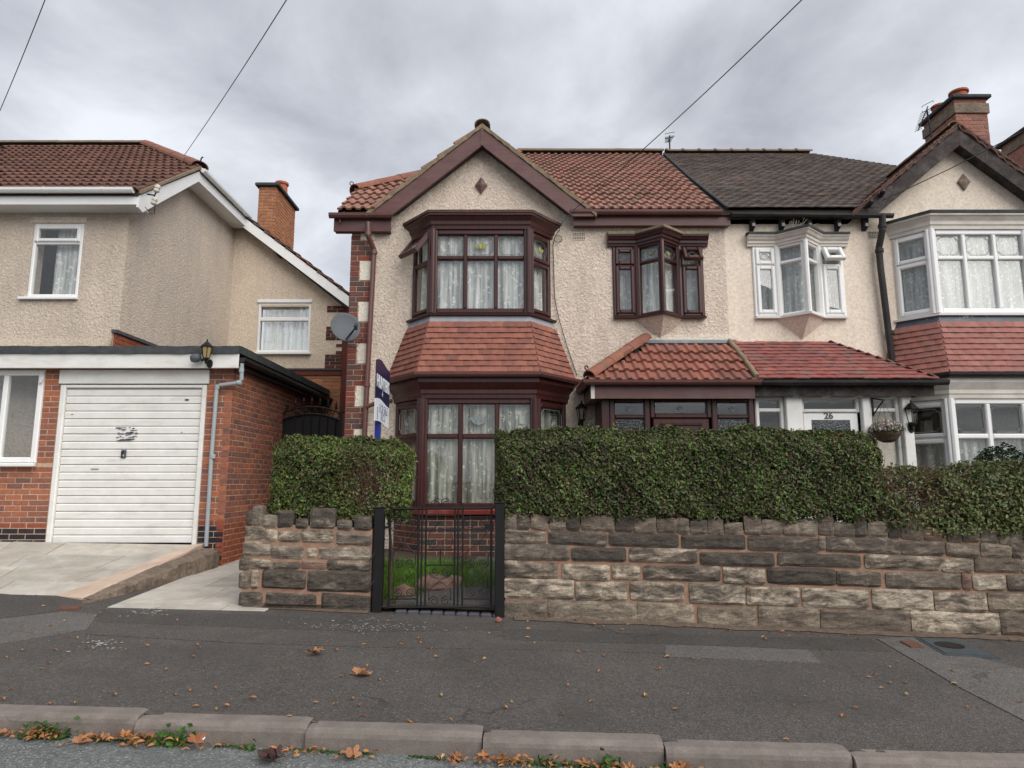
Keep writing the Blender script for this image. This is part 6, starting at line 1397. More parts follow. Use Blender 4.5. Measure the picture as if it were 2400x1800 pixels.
# ---- chimneys
def chimney(h, x0, x1, y0, y1, z0, z1, mat, band, pots, capmat='felt', over=0.05, proj=0.03):
    mb = MB(); mb.box(x0 + 0.008, x1 - 0.008, y0 + 0.008, y1 - 0.008, z0, z1); st_ = mb.build('chimney', 'mortar_pale', h); items = []
    items += bond((x0, y0, 0), (1,0,0), x1 - x0, z0, z1, 0.05); items += bond((x1, y0, 0), (0,1,0), y1 - y0, z0, z1, 0.05); items += bond((x0, y1, 0), (0,-1,0), y1 - y0, z0, z1, 0.05)
    brickwork(st_, items, mat, limit=0)
    if band:
        mb = MB(); mb.bbox(x0 - proj, x1 + proj, y0 - proj, y1 + proj, z1 - 0.30, z1 - 0.10, 0.006); mb.build('corbel_band', 'edge_concrete', st_)
    mb = MB(); mb.bbox(x0 - over, x1 + over, y0 - over, y1 + over, z1, z1 + 0.07, 0.012); mb.build('chimney_cap', capmat, st_)
    for x, y, r, hh in pots:
        mb = MB(); mb.lathe((x, y, z1 + 0.06), [(r*1.1,0),(r*1.05,hh*0.15),(r*0.92,hh*0.3),(r*0.88,hh*0.8),(r*1.08,hh*0.84),(r*1.08,hh),(r*0.8,hh),(r*0.8,hh*0.5),(0.01,hh*0.5)], 18); mb.build('chimney_pot', 'terracotta', st_)
    return st_
cx0, cx1 = Xat(2243,300,11.8), Xat(2312,300,11.8); ztc = Zat(232, 11.8)
chimney(white, cx0, cx1 + 0.05, 11.8, 12.75, 5.0, ztc, 'pink', True, [(cx0 + 0.28, 12.05, 0.16, 0.24), (cx0 + 0.22, 12.55, 0.14, 0.24)], over=0.07)
# ================================================================ LEFT HOUSE
lh = thing('detached_house', 'beige roughcast house with white gutters and brown tiled hip roof', 'house', (-7.5, 9.6, 0.3))
YF1 = 9.6; XS1 = -5.82; LE, LZ, LP = 9.25, 5.535, 0.71; XV = -5.50
yA = 10.98; zA = LZ + LP * (yA - LE); yRg = 13.30; zRg = LZ + LP * (yRg - LE); XW = -15.0
mb = MB(); A, B, C, D, E_ = Vector((XW,LE,LZ)), Vector((XV,LE,LZ)), Vector((XV,yA,zA)), Vector((XV-(yRg-yA),yRg,zRg)), Vector((XW,yRg,zRg))
bk = Vector((XV, 2*yRg-yA, zA)); bw = Vector((XW, 2*yRg-yA, zA))
for poly in ([A,B,C,D,E_],[C,bk,D],[bk,bw,E_,D]): mb.prism([p - Vector((0,0,0.015)) for p in poly], (0,0,-0.07))
roofL = mb.build('roof', 'roof_deck', lh)
vd = Vector((0,1,LP)).normalized(); gl = math.hypot(1, LP); xstart = XV - 0.27 * 23
tile_slope(roofL, Vector((xstart, LE - 0.05, LZ - 0.035)), (1,0,0), vd, XV - xstart, (yRg-LE)*gl, 0.27, 0.30, INTER_LEFT, lambda u, v: xstart + u > -0.82 * (LE + v/gl) and u < (XV - xstart) - max(0, v/gl - (yA - LE)) and v < (yRg-LE)*gl - 0.03)
ridge_run(roofL, C + Vector((0.02,-0.02,0.0)), D + Vector((0,0,0.02)), 0.15, 0.45, 'ridge_brown'); ridge_run(roofL, D + Vector((0,0,0.03)), E_ + Vector((2.5,0,0.03)), 0.12, 0.45, 'ridge_moss')
mb = MB(); mb.tube([C + Vector((0.02,-0.03,0.05)), C + Vector((0.05,-0.05,0.14)), C + Vector((0.08,-0.05,0.16))], 0.012, 6); mb.build('hip_iron', 'black_iron', roofL)
# front wall
wz0, wz1 = Zat(697,YF1), Zat(524,YF1); wx0, wx1 = (Xat(72,610,YF1), Xat(190,610,YF1))
mb = MB(); wall_holes(mb, XW, XS1, 0.2, LZ - 0.12, YF1, YF1 + 0.25, [(wx0, wx1, wz0, wz1)]); mb.build('front_wall', 'render_left_front', lh)
mb = MB(); prof = [(YF1 + 0.251, 0.2), (13.6, 0.2), (13.6, zA - 0.1), (yA, zA - 0.1), (YF1 + 0.251, LZ + LP*(YF1+0.251-LE) - 0.12)]
mb.prism([(XS1 - 0.25, y, z) for y, z in prof], (0.25,0,0)); mb.build('side_wall', 'render_left_side', lh)
mb = MB(); mb.prism([(XS1-0.25, YF1 + 0.0, LZ-0.119), (XS1-0.001, YF1 + 0.0, LZ-0.119), (XS1-0.001, YF1 + 0.0, LZ + 0.0), (XS1-0.25, YF1+0.0, LZ+0.0)], (0,0.25,0)); mb.build('wall_shoulder', 'render_left_front', lh)
mb = MB(); mb.box(XW, XS1 - 0.26, YF1 + 0.26, 13.5, 2.9, 3.0); mb.box(XW, XS1 - 0.26, YF1 + 0.26, 13.5, 5.25, 5.3); mb.box(XW, XS1-0.26, 13.5, 13.6, 0.2, 6.5); mb.build('inner_floors', 'dark_inside', lh)
w = Win('white_upvc'); f = Facet((wx0, YF1 - 0.005, 0), (1,0,0), (0,-1,0)); w.grid(f, wx1 - wx0, wz0, wz1, 0.05, [], [Zat(569,YF1)], 0.05, sash=((0,1),)); wn_ = w.finish('window', lh)
mb = MB(); mb.bbox(wx0 - 0.10, wx1 + 0.02, YF1 - 0.06, YF1 - 0.006, wz0 - 0.04, wz0 - 0.001, 0.006); mb.build('sill', 'white_upvc', wn_)
curtain('patterned white net curtain in the left house front window', [(wx0 + 0.28, YF1 + 0.14), (wx1 - 0.02, YF1 + 0.12)], wz0, wz1, 'lace_white', 0.02, 5)
mb = MB(); mb.box(wx0 - 0.06, wx1 + 0.03, YF1 - 0.012, YF1 - 0.001, wz1 + 0.012, wz1 + 0.10); mb.build('render_lintel', 'render_patch', lh)
mb = MB(); mb.box(XW, XS1 - 0.10, YF1 - 0.02, YF1 - 0.001, Zat(797,YF1) - 0.14, Zat(797,YF1)); mb.build('render_band', 'render_rear', lh)
# white gutter and fascia
zfg = Zat(444, LE - 0.05); xge = XV - 0.05
gutter('gutter', [(XW, LE + 0.0, zfg + 0.015), (xge, LE + 0.0, zfg + 0.015)], 'white_upvc', lh, 0.8, sc=1.05)
mb = MB(); mb.box(XW, xge + 0.02, LE + 0.02, LE + 0.04, Zat(479, LE+0.02), LZ - 0.06); mb.box(XW, xge + 0.02, LE + 0.041, YF1 - 0.002, Zat(479,LE+0.02) + 0.005, Zat(479,LE+0.02) + 0.018); mb.build('fascia', 'white_upvc', lh)
# boxed end and side bargeboard rising to the corner of the hip
mb = MB(); bz = Zat(481, LE); mb.prism([(XV - 0.03, LE + 0.02, LZ - 0.05), (XV - 0.03, LE + 0.02, bz - 0.02), (XV - 0.03, LE + 0.14, bz - 0.05), (XV - 0.03, yA + 0.02, zA - 0.26), (XV - 0.03, yA + 0.02, zA - 0.04)], (0.03,0,0)); mb.build('bargeboard', 'white_upvc', lh)
mb = MB(); mb.prism([(XV - 0.02, LE + 0.01, LZ - 0.048), (XV - 0.02, yA, zA - 0.038), (XV - 0.02, yA, zA + 0.012), (XV - 0.02, LE + 0.01, LZ + 0.004)], (0.06,0,0)); mb.build('verge', 'verge_mortar', lh)
mb = MB(); mb.prism([(XS1 + 0.001, LE + 0.05, LZ - 0.22), (XV - 0.031, LE + 0.05, LZ - 0.22), (XV - 0.031, yA, zA - 0.22), (XS1 + 0.001, yA, zA - 0.22)], (0,0,0.015)); mb.build('soffit', 'white_upvc', lh)
mb = MB(); mb.box(XV - 0.03, XV - 0.005, yA + 0.021, 13.2, zA - 0.26, zA - 0.06); mb.build('side_fascia', 'white_upvc', lh)
mb = MB(); mb.box(XS1 + 0.001, XV - 0.031, yA + 0.021, 13.2, zA - 0.25, zA - 0.235); mb.build('side_soffit', 'white_upvc', lh)
gutter('side_gutter', [(XV - 0.004, yA + 0.03, zA - 0.02), (XV - 0.004, 13.15, zA - 0.02)], 'white_upvc', lh, 0.7)
# insulators at the corner
for u, v in ((369,441),(362,470)):
    p = P(u, v, LE - 0.08); mb = MB(); mb.lathe(p, [(0.02,-0.07),(0.042,-0.05),(0.042,-0.02),(0.028,-0.01),(0.042,0.0),(0.042,0.03),(0.02,0.05)], 12, Matrix.Rotation(0.25, 4, 'Y')); mb.build('insulator', 'ceramic', lh)
mb = MB(); mb.tube([P(345,455,LE+0.0), P(362,458,LE-0.06), P(369,446,LE-0.08)], 0.012, 6); mb.tube([P(362,458,LE-0.06), P(362,475,LE-0.08)], 0.012, 6); mb.tube([P(340,485,LE+0.01), P(352,500,LE-0.02), P(362,502,LE-0.03), P(363,478,LE-0.08)], 0.005, 5); mb.build('insulator_bracket', 'black_iron', lh)
# brick string course on the side wall above the garage
q0 = PX(273, 778, XS1 + 0.03); q1 = PX(372, 813, XS1 + 0.03)
mb = MB(); mb.box(XS1, XS1 + 0.04, q0.y - 0.05, 13.2, q0.z - 0.35, q0.z - 0.03); sc_ = mb.build('string_course', 'mortar', lh)
brickwork(sc_, bond((XS1 + 0.05, q0.y - 0.05, 0), (0,1,0), 3.2, q0.z - 0.33, q0.z - 0.03, 0.02), 'plinth', limit=0)
mb = MB(); mb.box(XS1, XS1 + 0.08, q0.y - 0.08, 13.2, q0.z - 0.028, q0.z + 0.02); mb.build('creasing_tiles', 'blue_brick', lh)
# ---- rear wing, facing the street, under a catslide
YW2 = 13.30
v0, v1 = P(560, 498, YW2 - 0.25), P(818, 692, YW2 - 0.25); slope = (v0.z - v1.z) / (v1.x - v0.x)
def zsl(x): return v0.z - slope * (x - v0.x)
xe = Xat(803, 760, YW2); ww = (Xat(603,770,YW2), Xat(727,770,YW2), Zat(826,YW2), Zat(710,YW2)); zbr = Zat(868,YW2)
mb = MB(); ztop_ = zsl(xe) - 0.30
wall_holes(mb, XS1 + 0.001, xe, zbr, ztop_, YW2, YW2 + 0.25, [ww]); mb.prism([(XS1 + 0.001, YW2, ztop_), (xe, YW2, ztop_), (XS1 + 0.001, YW2, zsl(XS1) - 0.20)], (0,0.25,0)); mb.build('wing_wall', 'render_rear', lh)
mb = MB(); mb.box(XS1, xe, YW2 + 0.006, YW2 + 0.25, 0.2, zbr - 0.002); lo_ = mb.build('wing_lower_wall', 'mortar', lh)
brickwork(lo_, bond((XS1 + 0.9, YW2 - 0.002, 0), (1,0,0), xe - XS1 - 0.9, 1.5, zbr - 0.1, 0.03), 'orange', limit=0)
mb = MB(); mb.box(XS1 + 0.9, xe + 0.01, YW2 - 0.03, YW2 + 0.0, zbr - 0.10, zbr + 0.0); mb.build('brick_band', 'brick_dark_island', lh)
mb = MB(); mb.box(XS1 + 0.9, xe + 0.02, YW2 - 0.05, YW2 + 0.0, zbr + 0.001, zbr + 0.035); mb.build('creasing_tiles', 'blue_brick', lh)
items = bond((xe - 0.33, YW2 - 0.012, 0), (1,0,0), 0.34, zbr + 0.04, zsl(xe) - 0.28, 0.05, ends=lambda a, b, z, zt: a >= (0.20 if int((z - zbr) / 0.3) % 2 else 0.0) - 0.02)
brickwork(lh, items, 'dark', limit=0)
mb = MB(); mb.box(xe + 0.001, xe + 0.2, YW2 + 0.0, 18, 0.2, zsl(xe) - 0.3); mb.build('wing_side_wall', 'brick_dark_island', lh)
w = Win('white_upvc'); f = Facet((ww[0], YW2 - 0.005, 0), (1,0,0), (0,-1,0)); w.grid(f, ww[1]-ww[0], ww[2], ww[3], 0.05, [], [Zat(748,YW2)], 0.08); w2 = w.finish('window', lh)
mb = MB(); mb.bbox(ww[0] - 0.12, ww[1] + 0.05, YW2 - 0.08, YW2 - 0.006, ww[2] - 0.05, ww[2] - 0.001, 0.008); mb.build('sill', 'white_upvc', w2)
mb = MB(); mb.bbox(ww[0] - 0.02, ww[1] + 0.02, YW2 - 0.03, YW2 - 0.006, ww[3] + 0.0, ww[3] + 0.07, 0.006); mb.build('head_board', 'white_upvc', w2)
curtain('pleated net curtain in the rear wing window of the left house', [(ww[0] + 0.08, YW2 + 0.12), (ww[1] - 0.03, YW2 + 0.12)], ww[2] + 0.03, ww[3], 'lace_cream', 0.018, 8)
mb = MB(); mb.prism([(v0.x - 0.1, YW2 - 0.26, zsl(v0.x - 0.1) - 0.02), (v1.x, YW2 - 0.26, v1.z - 0.02), (v1.x, YW2 - 0.26, v1.z - 0.24), (v0.x - 0.1, YW2 - 0.26, zsl(v0.x-0.1) - 0.24)], (0,0.03,0)); mb.build('bargeboard', 'white_upvc', lh)
mb = MB(); mb.prism([(v0.x - 0.1, YW2 - 0.22, zsl(v0.x-0.1) - 0.0), (v1.x, YW2 - 0.22, v1.z), (v1.x, YW2 - 0.22, v1.z - 0.07), (v0.x - 0.1, YW2 - 0.22, zsl(v0.x-0.1) - 0.07)], (0,6.0,0)); wr = mb.build('wing_roof', 'roof_deck', lh)
ud = Vector((0,1,0)); vd2 = Vector((-1,0,slope)).normalized(); LL = (v1 - v0).length + 0.15; rows = plain_rows(Vector((v1.x + 0.04, YW2 - 0.28, v1.z - 0.03)), Vector((v1.x + 0.04, YW2 + 2.2, v1.z - 0.03)), Vector((v0.x - 0.1, YW2 - 0.28, zsl(v0.x - 0.1))), Vector((v0.x - 0.1, YW2 + 2.2, zsl(v0.x - 0.1))), 11, 0.33, 0.03, 0.012)
tiles_joined('wing_tiles', rows, T_DARK, 'tile_verge', wr)
mb = MB(); mb.box(-0.05,0.05,-0.2,0.02,-0.06,0.05, Matrix.Translation(P(661,598,YW2 - 0.02))); mb.build('purlin_end', 'black_iron', lh)
ccx = P(607, 500, 13.9); c0, c1_ = Xat(606,460,13.9), Xat(645,460,13.9); ztc = Zat(437, 13.9)
chimney(lh, c0, c1_ + 0.02, 13.9, 15.2, 5.6, ztc, 'orange', False, [((c0+c1_)/2 + 0.10, 14.5, 0.14, 0.30)], over=0.07)
# ================================================================ GARAGE
ga = thing('garage', 'flat-roofed red brick garage with white up-and-over door', 'garage', (-5.5, 9.0, 0.5))
XG = Xat(540, 1000, YG); zg0 = 0.42; zft, zfb = Zat(828, 8.84), Zat(863, 8.84); zfe = Zat(812, 8.80)
XD0, XD1 = Xat(126, 1080, YG), Xat(474, 1080, YG)          # door opening incl. frame
xw1 = Xat(96, 980, YG); wgz0, wgz1 = Zat(1085, YG), Zat(868, YG)
XWL = -9.4
# core walls
mb = MB(); wall_holes(mb, XWL, XG - 0.0045, -0.1, zfb + 0.05, YG + 0.0045, YG + 0.22, [(XD0, XD1, -0.099, zfb), (XWL + 0.3, xw1, wgz0, zfb + 0.0)]); mb.build('front_wall', 'mortar_pale', ga)
mb = MB(); mb.box(XG - 0.22, XG - 0.0045, YG + 0.221, 16.5, -0.1, zfb + 0.05); mb.build('side_wall', 'mortar_pale', ga)
mb = MB(); mb.box(XWL, XG, 16.5, 16.6, 0, zfb); mb.box(XWL - 0.1, XWL, YG, 16.6, 0, zfb); mb.build('back_wall', 'dark_inside', ga)
zpl = Zat(1240, YG)
def pmat_front(x, z): return 'painted' if z < zpl - 0.02 else ('plinth' if z < zpl + 0.06 else None)
zb0 = 0.05; zb1 = zfb + 0.02
front = bond((XD1 + 0.004, YG, 0), (1,0,0), XG - XD1 - 0.004, zb0 + 0.05, zb1, 0.1, matf=pmat_front, thr=0.06)
left_p = bond((xw1 + 0.004, YG, 0), (1,0,0), XD0 - xw1 - 0.008, wgz0, zb1, 0.05, matf=pmat_front, thr=0.06)
left_b = bond((Xat(-60,1150,YG), YG, 0), (1,0,0), XD0 - Xat(-60,1150,YG) - 0.004, 0.30, wgz0 - 0.05, 0.05, matf=pmat_front, thr=0.06)
zsp = Zat(1232, YG)
def pmat_side(x, z): return 'plinth' if z < zsp else None
side = bond((XG, YG, 0), (0,1,0), 7.0, 0.05, zb1, 0.1, flemish=False, matf=pmat_side)
side.sort(key=lambda it: it[0].translation.y)
brickwork(ga, front + left_p + left_b + side, 'garage', limit=300)
# fascia, felt, soffit, side gutter
mb = MB(); mb.bbox(XWL - 0.2, XG + 0.13, 8.82, 8.845, zfb, zft - 0.004, 0.004); mb.build('fascia', 'white_paint', ga)
mb = MB(); mb.box(XWL - 0.2, XG + 0.12, 8.846, YG + 0.0, zfb + 0.02, zfb + 0.035); mb.build('soffit', 'white_paint', ga)
mb = MB(); mb.box(XG + 0.002, XG + 0.10, YG + 0.01, 16.5, zfb + 0.03, zft - 0.03); mb.build('side_fascia', 'black_gutter', ga)
mb = MB(); n = 60
rings = []
for i in range(n + 1):
    x = XWL - 0.22 + (XG + 0.36 - XWL) * i / n; k = R.uniform(-.006,.006)
    rings.append([(x, 8.79, zft - 0.01 + k), (x, 8.80, zfe + 0.006 + k), (x, 8.90, zfe + 0.02), (x, 16.6, zfe + 0.02), (x, 16.6, zft), (x, 8.846, zft)])
mb.loft(rings); mb.build('felt_roof', 'felt', ga)
gutter('side_gutter', [(XG + 0.10, 8.86, zfb + 0.15), (XG + 0.10, 16.4, zfb + 0.13)], 'black_gutter', ga, 1.2, sc=1.1)
g0 = P(566, 858, 8.90)
pipe('downpipe', [P(567,852,8.88), P(566,890,8.90), P(560,897,8.90), P(515,903,8.94), P(508,912,8.94), P(495,1080,8.94), P(483,1280,8.94)], 0.026, 'plastic_grey', ga, [(P(566,868,8.89),(0,0,1)), (P(561,897,8.90),(1,0,-0.1)), (P(510,907,8.94),(0.3,0,1)), (P(499,1070,8.94),(0,0,1))])
# door header and door
zhd = Zat(902, YG); zdt = Zat(906, YG); zdb = Zat(1266, YG)
mb = MB(); mb.bbox(XD0 - 0.02, XD1 + 0.03, YG - 0.035, YG - 0.001, zhd + 0.012, zfb - 0.002, 0.006); mb.build('door_header', 'white_paint', ga)
mb = MB(); f = Facet((XD0, YG, 0), (1,0,0), (0,-1,0)); L = XD1 - XD0
f.bar(mb, 0.002, 0.075, zdb - 0.06, zhd, -0.05, 0.02); f.bar(mb, L - 0.065, L - 0.002, zdb - 0.08, zhd, -0.05, 0.02); f.bar(mb, 0.076, L - 0.066, zhd - 0.045, zhd, -0.05, 0.018); mb.build('door_frame', 'white_paint', ga)
dtop, dbot = zhd - 0.05, zdb - 0.04; nslat = 20; sh = (dtop - dbot) / nslat
mb = MB(); f.box(mb, 0.08, L - 0.07, dbot, dtop, -0.06, -0.045); gd = mb.build('garage_door', 'white_paint', ga); gd['label'] = 'white ribbed up-and-over door with a peeling black patch'
for i in range(nslat):
    mb = MB(); z0_ = dbot + i * sh; deep = 0.008 if i % 2 else 0.0
    ring0 = [f.at(0.082, z0_ + 0.004, -0.044), f.at(0.082, z0_ + 0.008, -0.018 - deep*0.3), f.at(0.082, z0_ + sh*0.8, -0.016), f.at(0.082, z0_ + sh - 0.004, -0.026 - deep), f.at(0.082, z0_ + sh, -0.044)]
    mb.loft([ring0, [p + Vector((L - 0.154, 0, 0)) for p in ring0]]); mb.build('slat', 'white_paint', gd)
mb = MB(); c = P(289, 1064, YG); mb.bbox(-0.035, 0.035, -0.012, 0.0, -0.055, 0.055, 0.008, Matrix.Translation((c.x, YG + 0.012, c.z))); mb.build('lock_plate', 'lead_dark', gd)
mb = MB(); mb.tube([Vector((c.x - 0.0, YG - 0.0, c.z + 0.03)), Vector((c.x, YG - 0.035, c.z + 0.02)), Vector((c.x + 0.005, YG - 0.04, c.z - 0.04))], 0.009, 6); mb.build('handle', 'black_iron', gd)
mb = MB()                                   # flaked paint where a notice once was
for i in range(34):
    u = R.uniform(274, 322); v = R.choice((1003,1007,1012,1015,1019,1024,1028,1031)) + R.uniform(-1.5,1.5); p = P(u, v, YG + 0.012); wd = R.uniform(0.02,0.09); hh = R.uniform(0.004,0.013)
    mb.box(p.x - wd/2, p.x + wd/2, YG + 0.008, YG + 0.0125 + 0.003, p.z - hh/2, p.z + hh/2)
for u, v, wd, hh in ((438,937,0.05,0.022),(426,1013,0.012,0.01),(222,1099,0.10,0.007),(169,971,0.02,0.008)):
    p = P(u, v, YG + 0.012); mb.box(p.x - wd/2, p.x + wd/2, YG + 0.008, YG + 0.0155, p.z - hh/2, p.z + hh/2)
mb.build('flaked_patch', 'lead_dark', gd)
# garage window
w = Win('white_upvc'); f = Facet((XWL + 0.3, YG - 0.03, 0), (1,0,0), (0,-1,0)); Lw = xw1 - XWL - 0.3; xm = Xat(12, 980, YG) - XWL - 0.3
w.grid(f, Lw, wgz0, zfb - 0.001, 0.075, [xm - 0.03, xm - 1.0], [], 0.07); gwn = w.finish('window', ga)
mb = MB(); mb.bbox(XWL + 0.25, xw1 + 0.02, YG - 0.10, YG - 0.031, wgz0 - 0.05, wgz0 - 0.001, 0.008); mb.build('sill', 'white_upvc', gwn)
mb = MB(); c = P(92, 900, YG - 0.03); mb.tube([c, c + Vector((0.04,-0.03,0.02)), c + Vector((0.07,-0.035,0.09))], 0.011, 6); mb.build('stay_handle', 'white_upvc', gwn)
mb = MB(); mb.box(XWL + 0.2, XG - 0.25, 11.5, 11.55, 0, 2.8); mb.build('inner_partition', 'dark_inside', ga)
mb = MB(); mb.box(XWL + 0.02, XG - 0.23, YG + 0.23, 16.4, 0.30, 0.36); mb.build('garage_floor', 'dark_inside', ga)
# ================================================================ SIDE GATE (arched, black)
YSG = 11.0; sg = thing('side_gate', 'tall arched black iron side gate with spear finials beside the garage', 'gate', (-3.35, YSG, 0.24))
xa, xb = Xat(662, 990, YSG), Xat(796, 990, YSG); xc_ = (xa + xb) / 2; rw_ = (xb - xa) / 2
z_e1, z_a1 = Zat(968, YSG), Zat(953, YSG); z_e0, z_a0 = Zat(985, YSG), Zat(970, YSG)
def arch(x, e, a): t = (x - xc_) / rw_; return e + (a - e) * (1 - t*t)
for nm, e, a, r in (('arch_rail', z_e1, z_a1, 0.014), ('arch_rail', z_e0, z_a0, 0.016)):
    mb = MB(); mb.tube([(xa + (xb-xa)*i/16, YSG, arch(xa + (xb-xa)*i/16, e, a)) for i in range(17)], r, 8); mb.build(nm, 'black_iron', sg)
mb = MB(); top = [(xa + (xb-xa)*i/16, YSG + 0.02, arch(xa + (xb-xa)*i/16, z_e0, z_a0)) for i in range(17)]; mb.prism(top + [(xb, YSG + 0.02, 0.3), (xa, YSG + 0.02, 0.3)], (0,0.01,0)); mb.build('sheet', 'black_iron', sg)
for i in range(7):
    x = xa + (xb - xa) * (i + 0.5) / 7; zt = arch(x, z_e1, z_a1)
    mb = MB(); mb.tube([(x, YSG, 0.3), (x, YSG, arch(x, z_e0, z_a0))], 0.009, 6); mb.build('bar', 'black_iron', sg)
    mb = MB(); mb.lathe((x, YSG, zt + 0.012), [(0.010,0),(0.010,0.02),(0.026,0.035),(0.026,0.05),(0.012,0.06),(0.024,0.085),(0.001,0.16)], 8); mb.build('spear', 'aluminium' if 0 else 'black_iron', sg)
    mb = MB(); zc_ = (zt + arch(x, z_e0, z_a0)) / 2; rr_ = (zt - arch(x, z_e0, z_a0)) / 2 - 0.006; mb.tube([(x + rr_*math.cos(a), YSG, zc_ + rr_*math.sin(a)) for a in [2*math.pi*k/16 for k in range(17)]], 0.008, 6); mb.build('ring', 'black_iron', sg)
mb = MB(); mb.tube([(xa, YSG - 0.003, 1.95), (xb, YSG - 0.003, 1.95)], 0.010, 6); mb.build('rail', 'black_iron', sg)
for x in (xa - 0.06, xb + 0.03):
    mb = MB(); mb.bbox(x - 0.035, x + 0.035, YSG - 0.035, YSG + 0.035, 0.2, z_e1 + 0.03, 0.006); mb.build('post', 'black_iron', sg)
mb = MB(); mb.box(xb + 0.07, -2.291, YSG - 0.1, YSG + 0.1, 0.2, 2.4); mb.build('gate_pier', 'brick_dark_island', brown)
# ================================================================ SMALL THINGS
# coach lanterns
def lantern(label, c, yw, s=1.0, glass='amber_glass', up=True, bracket_down=True):
    # c: centre of the lamp body; yw: wall plane it is fixed to
    t = thing('wall_lantern', label, 'lantern', c, 'coach lanterns on the house fronts'); c = Vector(c)
    def hexr(r, z): return [c + Vector((r*s*math.cos(math.pi/3*k), r*s*math.sin(math.pi/3*k), z*s)) for k in range(6)]
    mb = MB(); mb.loft([hexr(0.05,-0.10), hexr(0.078,0.07)]); mb.build('lamp_glass', glass, t)
    for k in range(6):
        a = math.pi/3*k; d = Vector((math.cos(a), math.sin(a), 0)); mb = MB(); mb.tube([c + d*0.052*s + Vector((0,0,-0.10*s)), c + d*0.081*s + Vector((0,0,0.07*s))], 0.006*s, 5); mb.build('glazing_bar', 'black_iron', t)
    mb = MB(); mb.loft([hexr(0.098,0.07), hexr(0.10,0.082), hexr(0.045,0.135), hexr(0.032,0.15), hexr(0.012,0.16), hexr(0.014,0.185), hexr(0.002,0.205)]); mb.build('roof_cap', 'black_iron', t)
    mb = MB(); mb.loft([hexr(0.058,-0.10), hexr(0.058,-0.115), hexr(0.035,-0.13), hexr(0.016,-0.17), hexr(0.02,-0.18), hexr(0.005,-0.20)]); mb.build('lamp_base', 'black_iron', t)
    mb = MB(); z = -0.16*s; mb.tube([c + Vector((0,0,z)), c + Vector((0.0,(yw-c.y)*0.5,z-0.03*s)), Vector((c.x, yw, c.z + z - 0.01*s))], 0.012*s, 7)
    mb.lathe((c.x, yw, c.z + z - 0.01*s), [(0.0,0),(0.05*s,0.0),(0.045*s,0.012),(0.0,0.018)], 12, Matrix.Rotation(math.pi/2, 4, 'X') @ Matrix.Diagonal((1,1.5,1,1))); mb.build('wall_bracket', 'black_iron', t)
    return t
lantern('black coach lantern with amber glass on the garage fascia', P(484,824,8.70), 8.82, 0.85)
lantern('black coach lantern beside the mahogany porch', P(1363,968,8.93), YH, 0.85, 'glass')
lantern('black coach lantern on the white porch post', P(2137,972,8.32), YS - 0.06, 0.95, 'glass')
c = P(459, 839, 8.72); t = thing('security_sensor', 'round grey security light beside the garage lantern', 'light', c)
mb = MB(); mb.lathe(c, [(0.001,-0.075),(0.045,-0.06),(0.062,-0.02),(0.06,0.02),(0.04,0.06),(0.001,0.07)], 14, Matrix.Rotation(math.radians(80), 4, 'Y')); mb.build('housing', 'dish_grey', t)
mb = MB(); mb.tube([c + Vector((0.03,0.03,-0.01)), c + Vector((0.05,0.115,-0.01))], 0.016, 7); mb.build('arm', 'black_iron', t)
# satellite dish
dc = P(809, 769, 8.62); t = thing('satellite_dish', 'grey oval satellite dish fixed to the brick quoin', 'satellite dish', dc)
nrm = Vector((0.38, -0.88, 0.30)).normalized(); uu = Vector((nrm.y, -nrm.x, 0)).normalized() * -1; vv = nrm.cross(uu); 
if vv.z < 0: vv = -vv
mb = MB(); rings = []
for i in range(9):
    k = i / 8
    if i == 0: k = 0.02
    rings.append([dc + uu*(0.195*k*math.cos(a)) + vv*(0.215*k*math.sin(a)) + nrm*(0.04*k*k) for a in [2*math.pi*j/36 for j in range(36)]])
back = [[p - nrm*0.008 for p in r] for r in rings[::-1]]
mb.loft(rings + back, cap=True); mb.build('dish', 'dish_grey', t, smooth=True)
lnb = dc + nrm*0.20 + vv*-0.05 + uu*0.11
mb = MB(); mb.tube([dc - vv*0.19 + nrm*0.03, lnb - vv*0.03], 0.010, 6); mb.build('arm', 'black_iron', t)
mb = MB(); mb.tube([lnb, lnb - nrm*0.06], [0.026,0.022], 10); mb.tube([lnb - nrm*0.0 - vv*0.02, lnb - nrm*0.02 - vv*0.07], 0.015, 8); mb.build('receiver', 'black_iron', t)
mb = MB(); mb.tube([dc - nrm*0.0, dc - nrm*0.12, Vector((-2.2, YH - 0.012, dc.z - 0.02))], 0.018, 8); mb.build('mount', 'black_iron', t)
mb = MB(); mb.tube([lnb - vv*0.03, dc - vv*0.24 + nrm*0.02, P(818,812,9.05), P(835,815,9.06), P(850,790,9.07)], 0.004, 5); mb.build('coax_cable', 'cable_black', t)
# estate agent's board
s0, s1 = P(880, 920, 6.98), P(913, 920, 7.80); bd = Vector((s1.x - s0.x, s1.y - s0.y, 0)); Lb = bd.length; bd.normalize(); nb = bd.cross(Vector((0,0,1)))
sg_t = thing('estate_agent_board', 'navy and white for sale board on a blue post behind the hedge', 'sign', (s0.x, 7.4, garden_z(s0.x, 7.4)))
zt0, zt1 = P(881,843,6.98).z, P(913,872,7.80).z; zb0_, zb1_ = P(879,986,6.98).z, P(911,1005,7.80).z; zm0, zm1 = P(880,933,6.98).z, P(912,957,7.80).z
def curve_edge(za, zb, amp, n=14): return [za + (zb - za) * (i/n) + amp * math.sin(math.pi*i/n) + amp * 0.5 * math.sin(2*math.pi*i/n) for i in range(n + 1)]
top = curve_edge(zt0, zt1, 0.035); mid = curve_edge(zm0, zm1, 0.022); bot = curve_edge(zb0_, zb1_, 0.018)
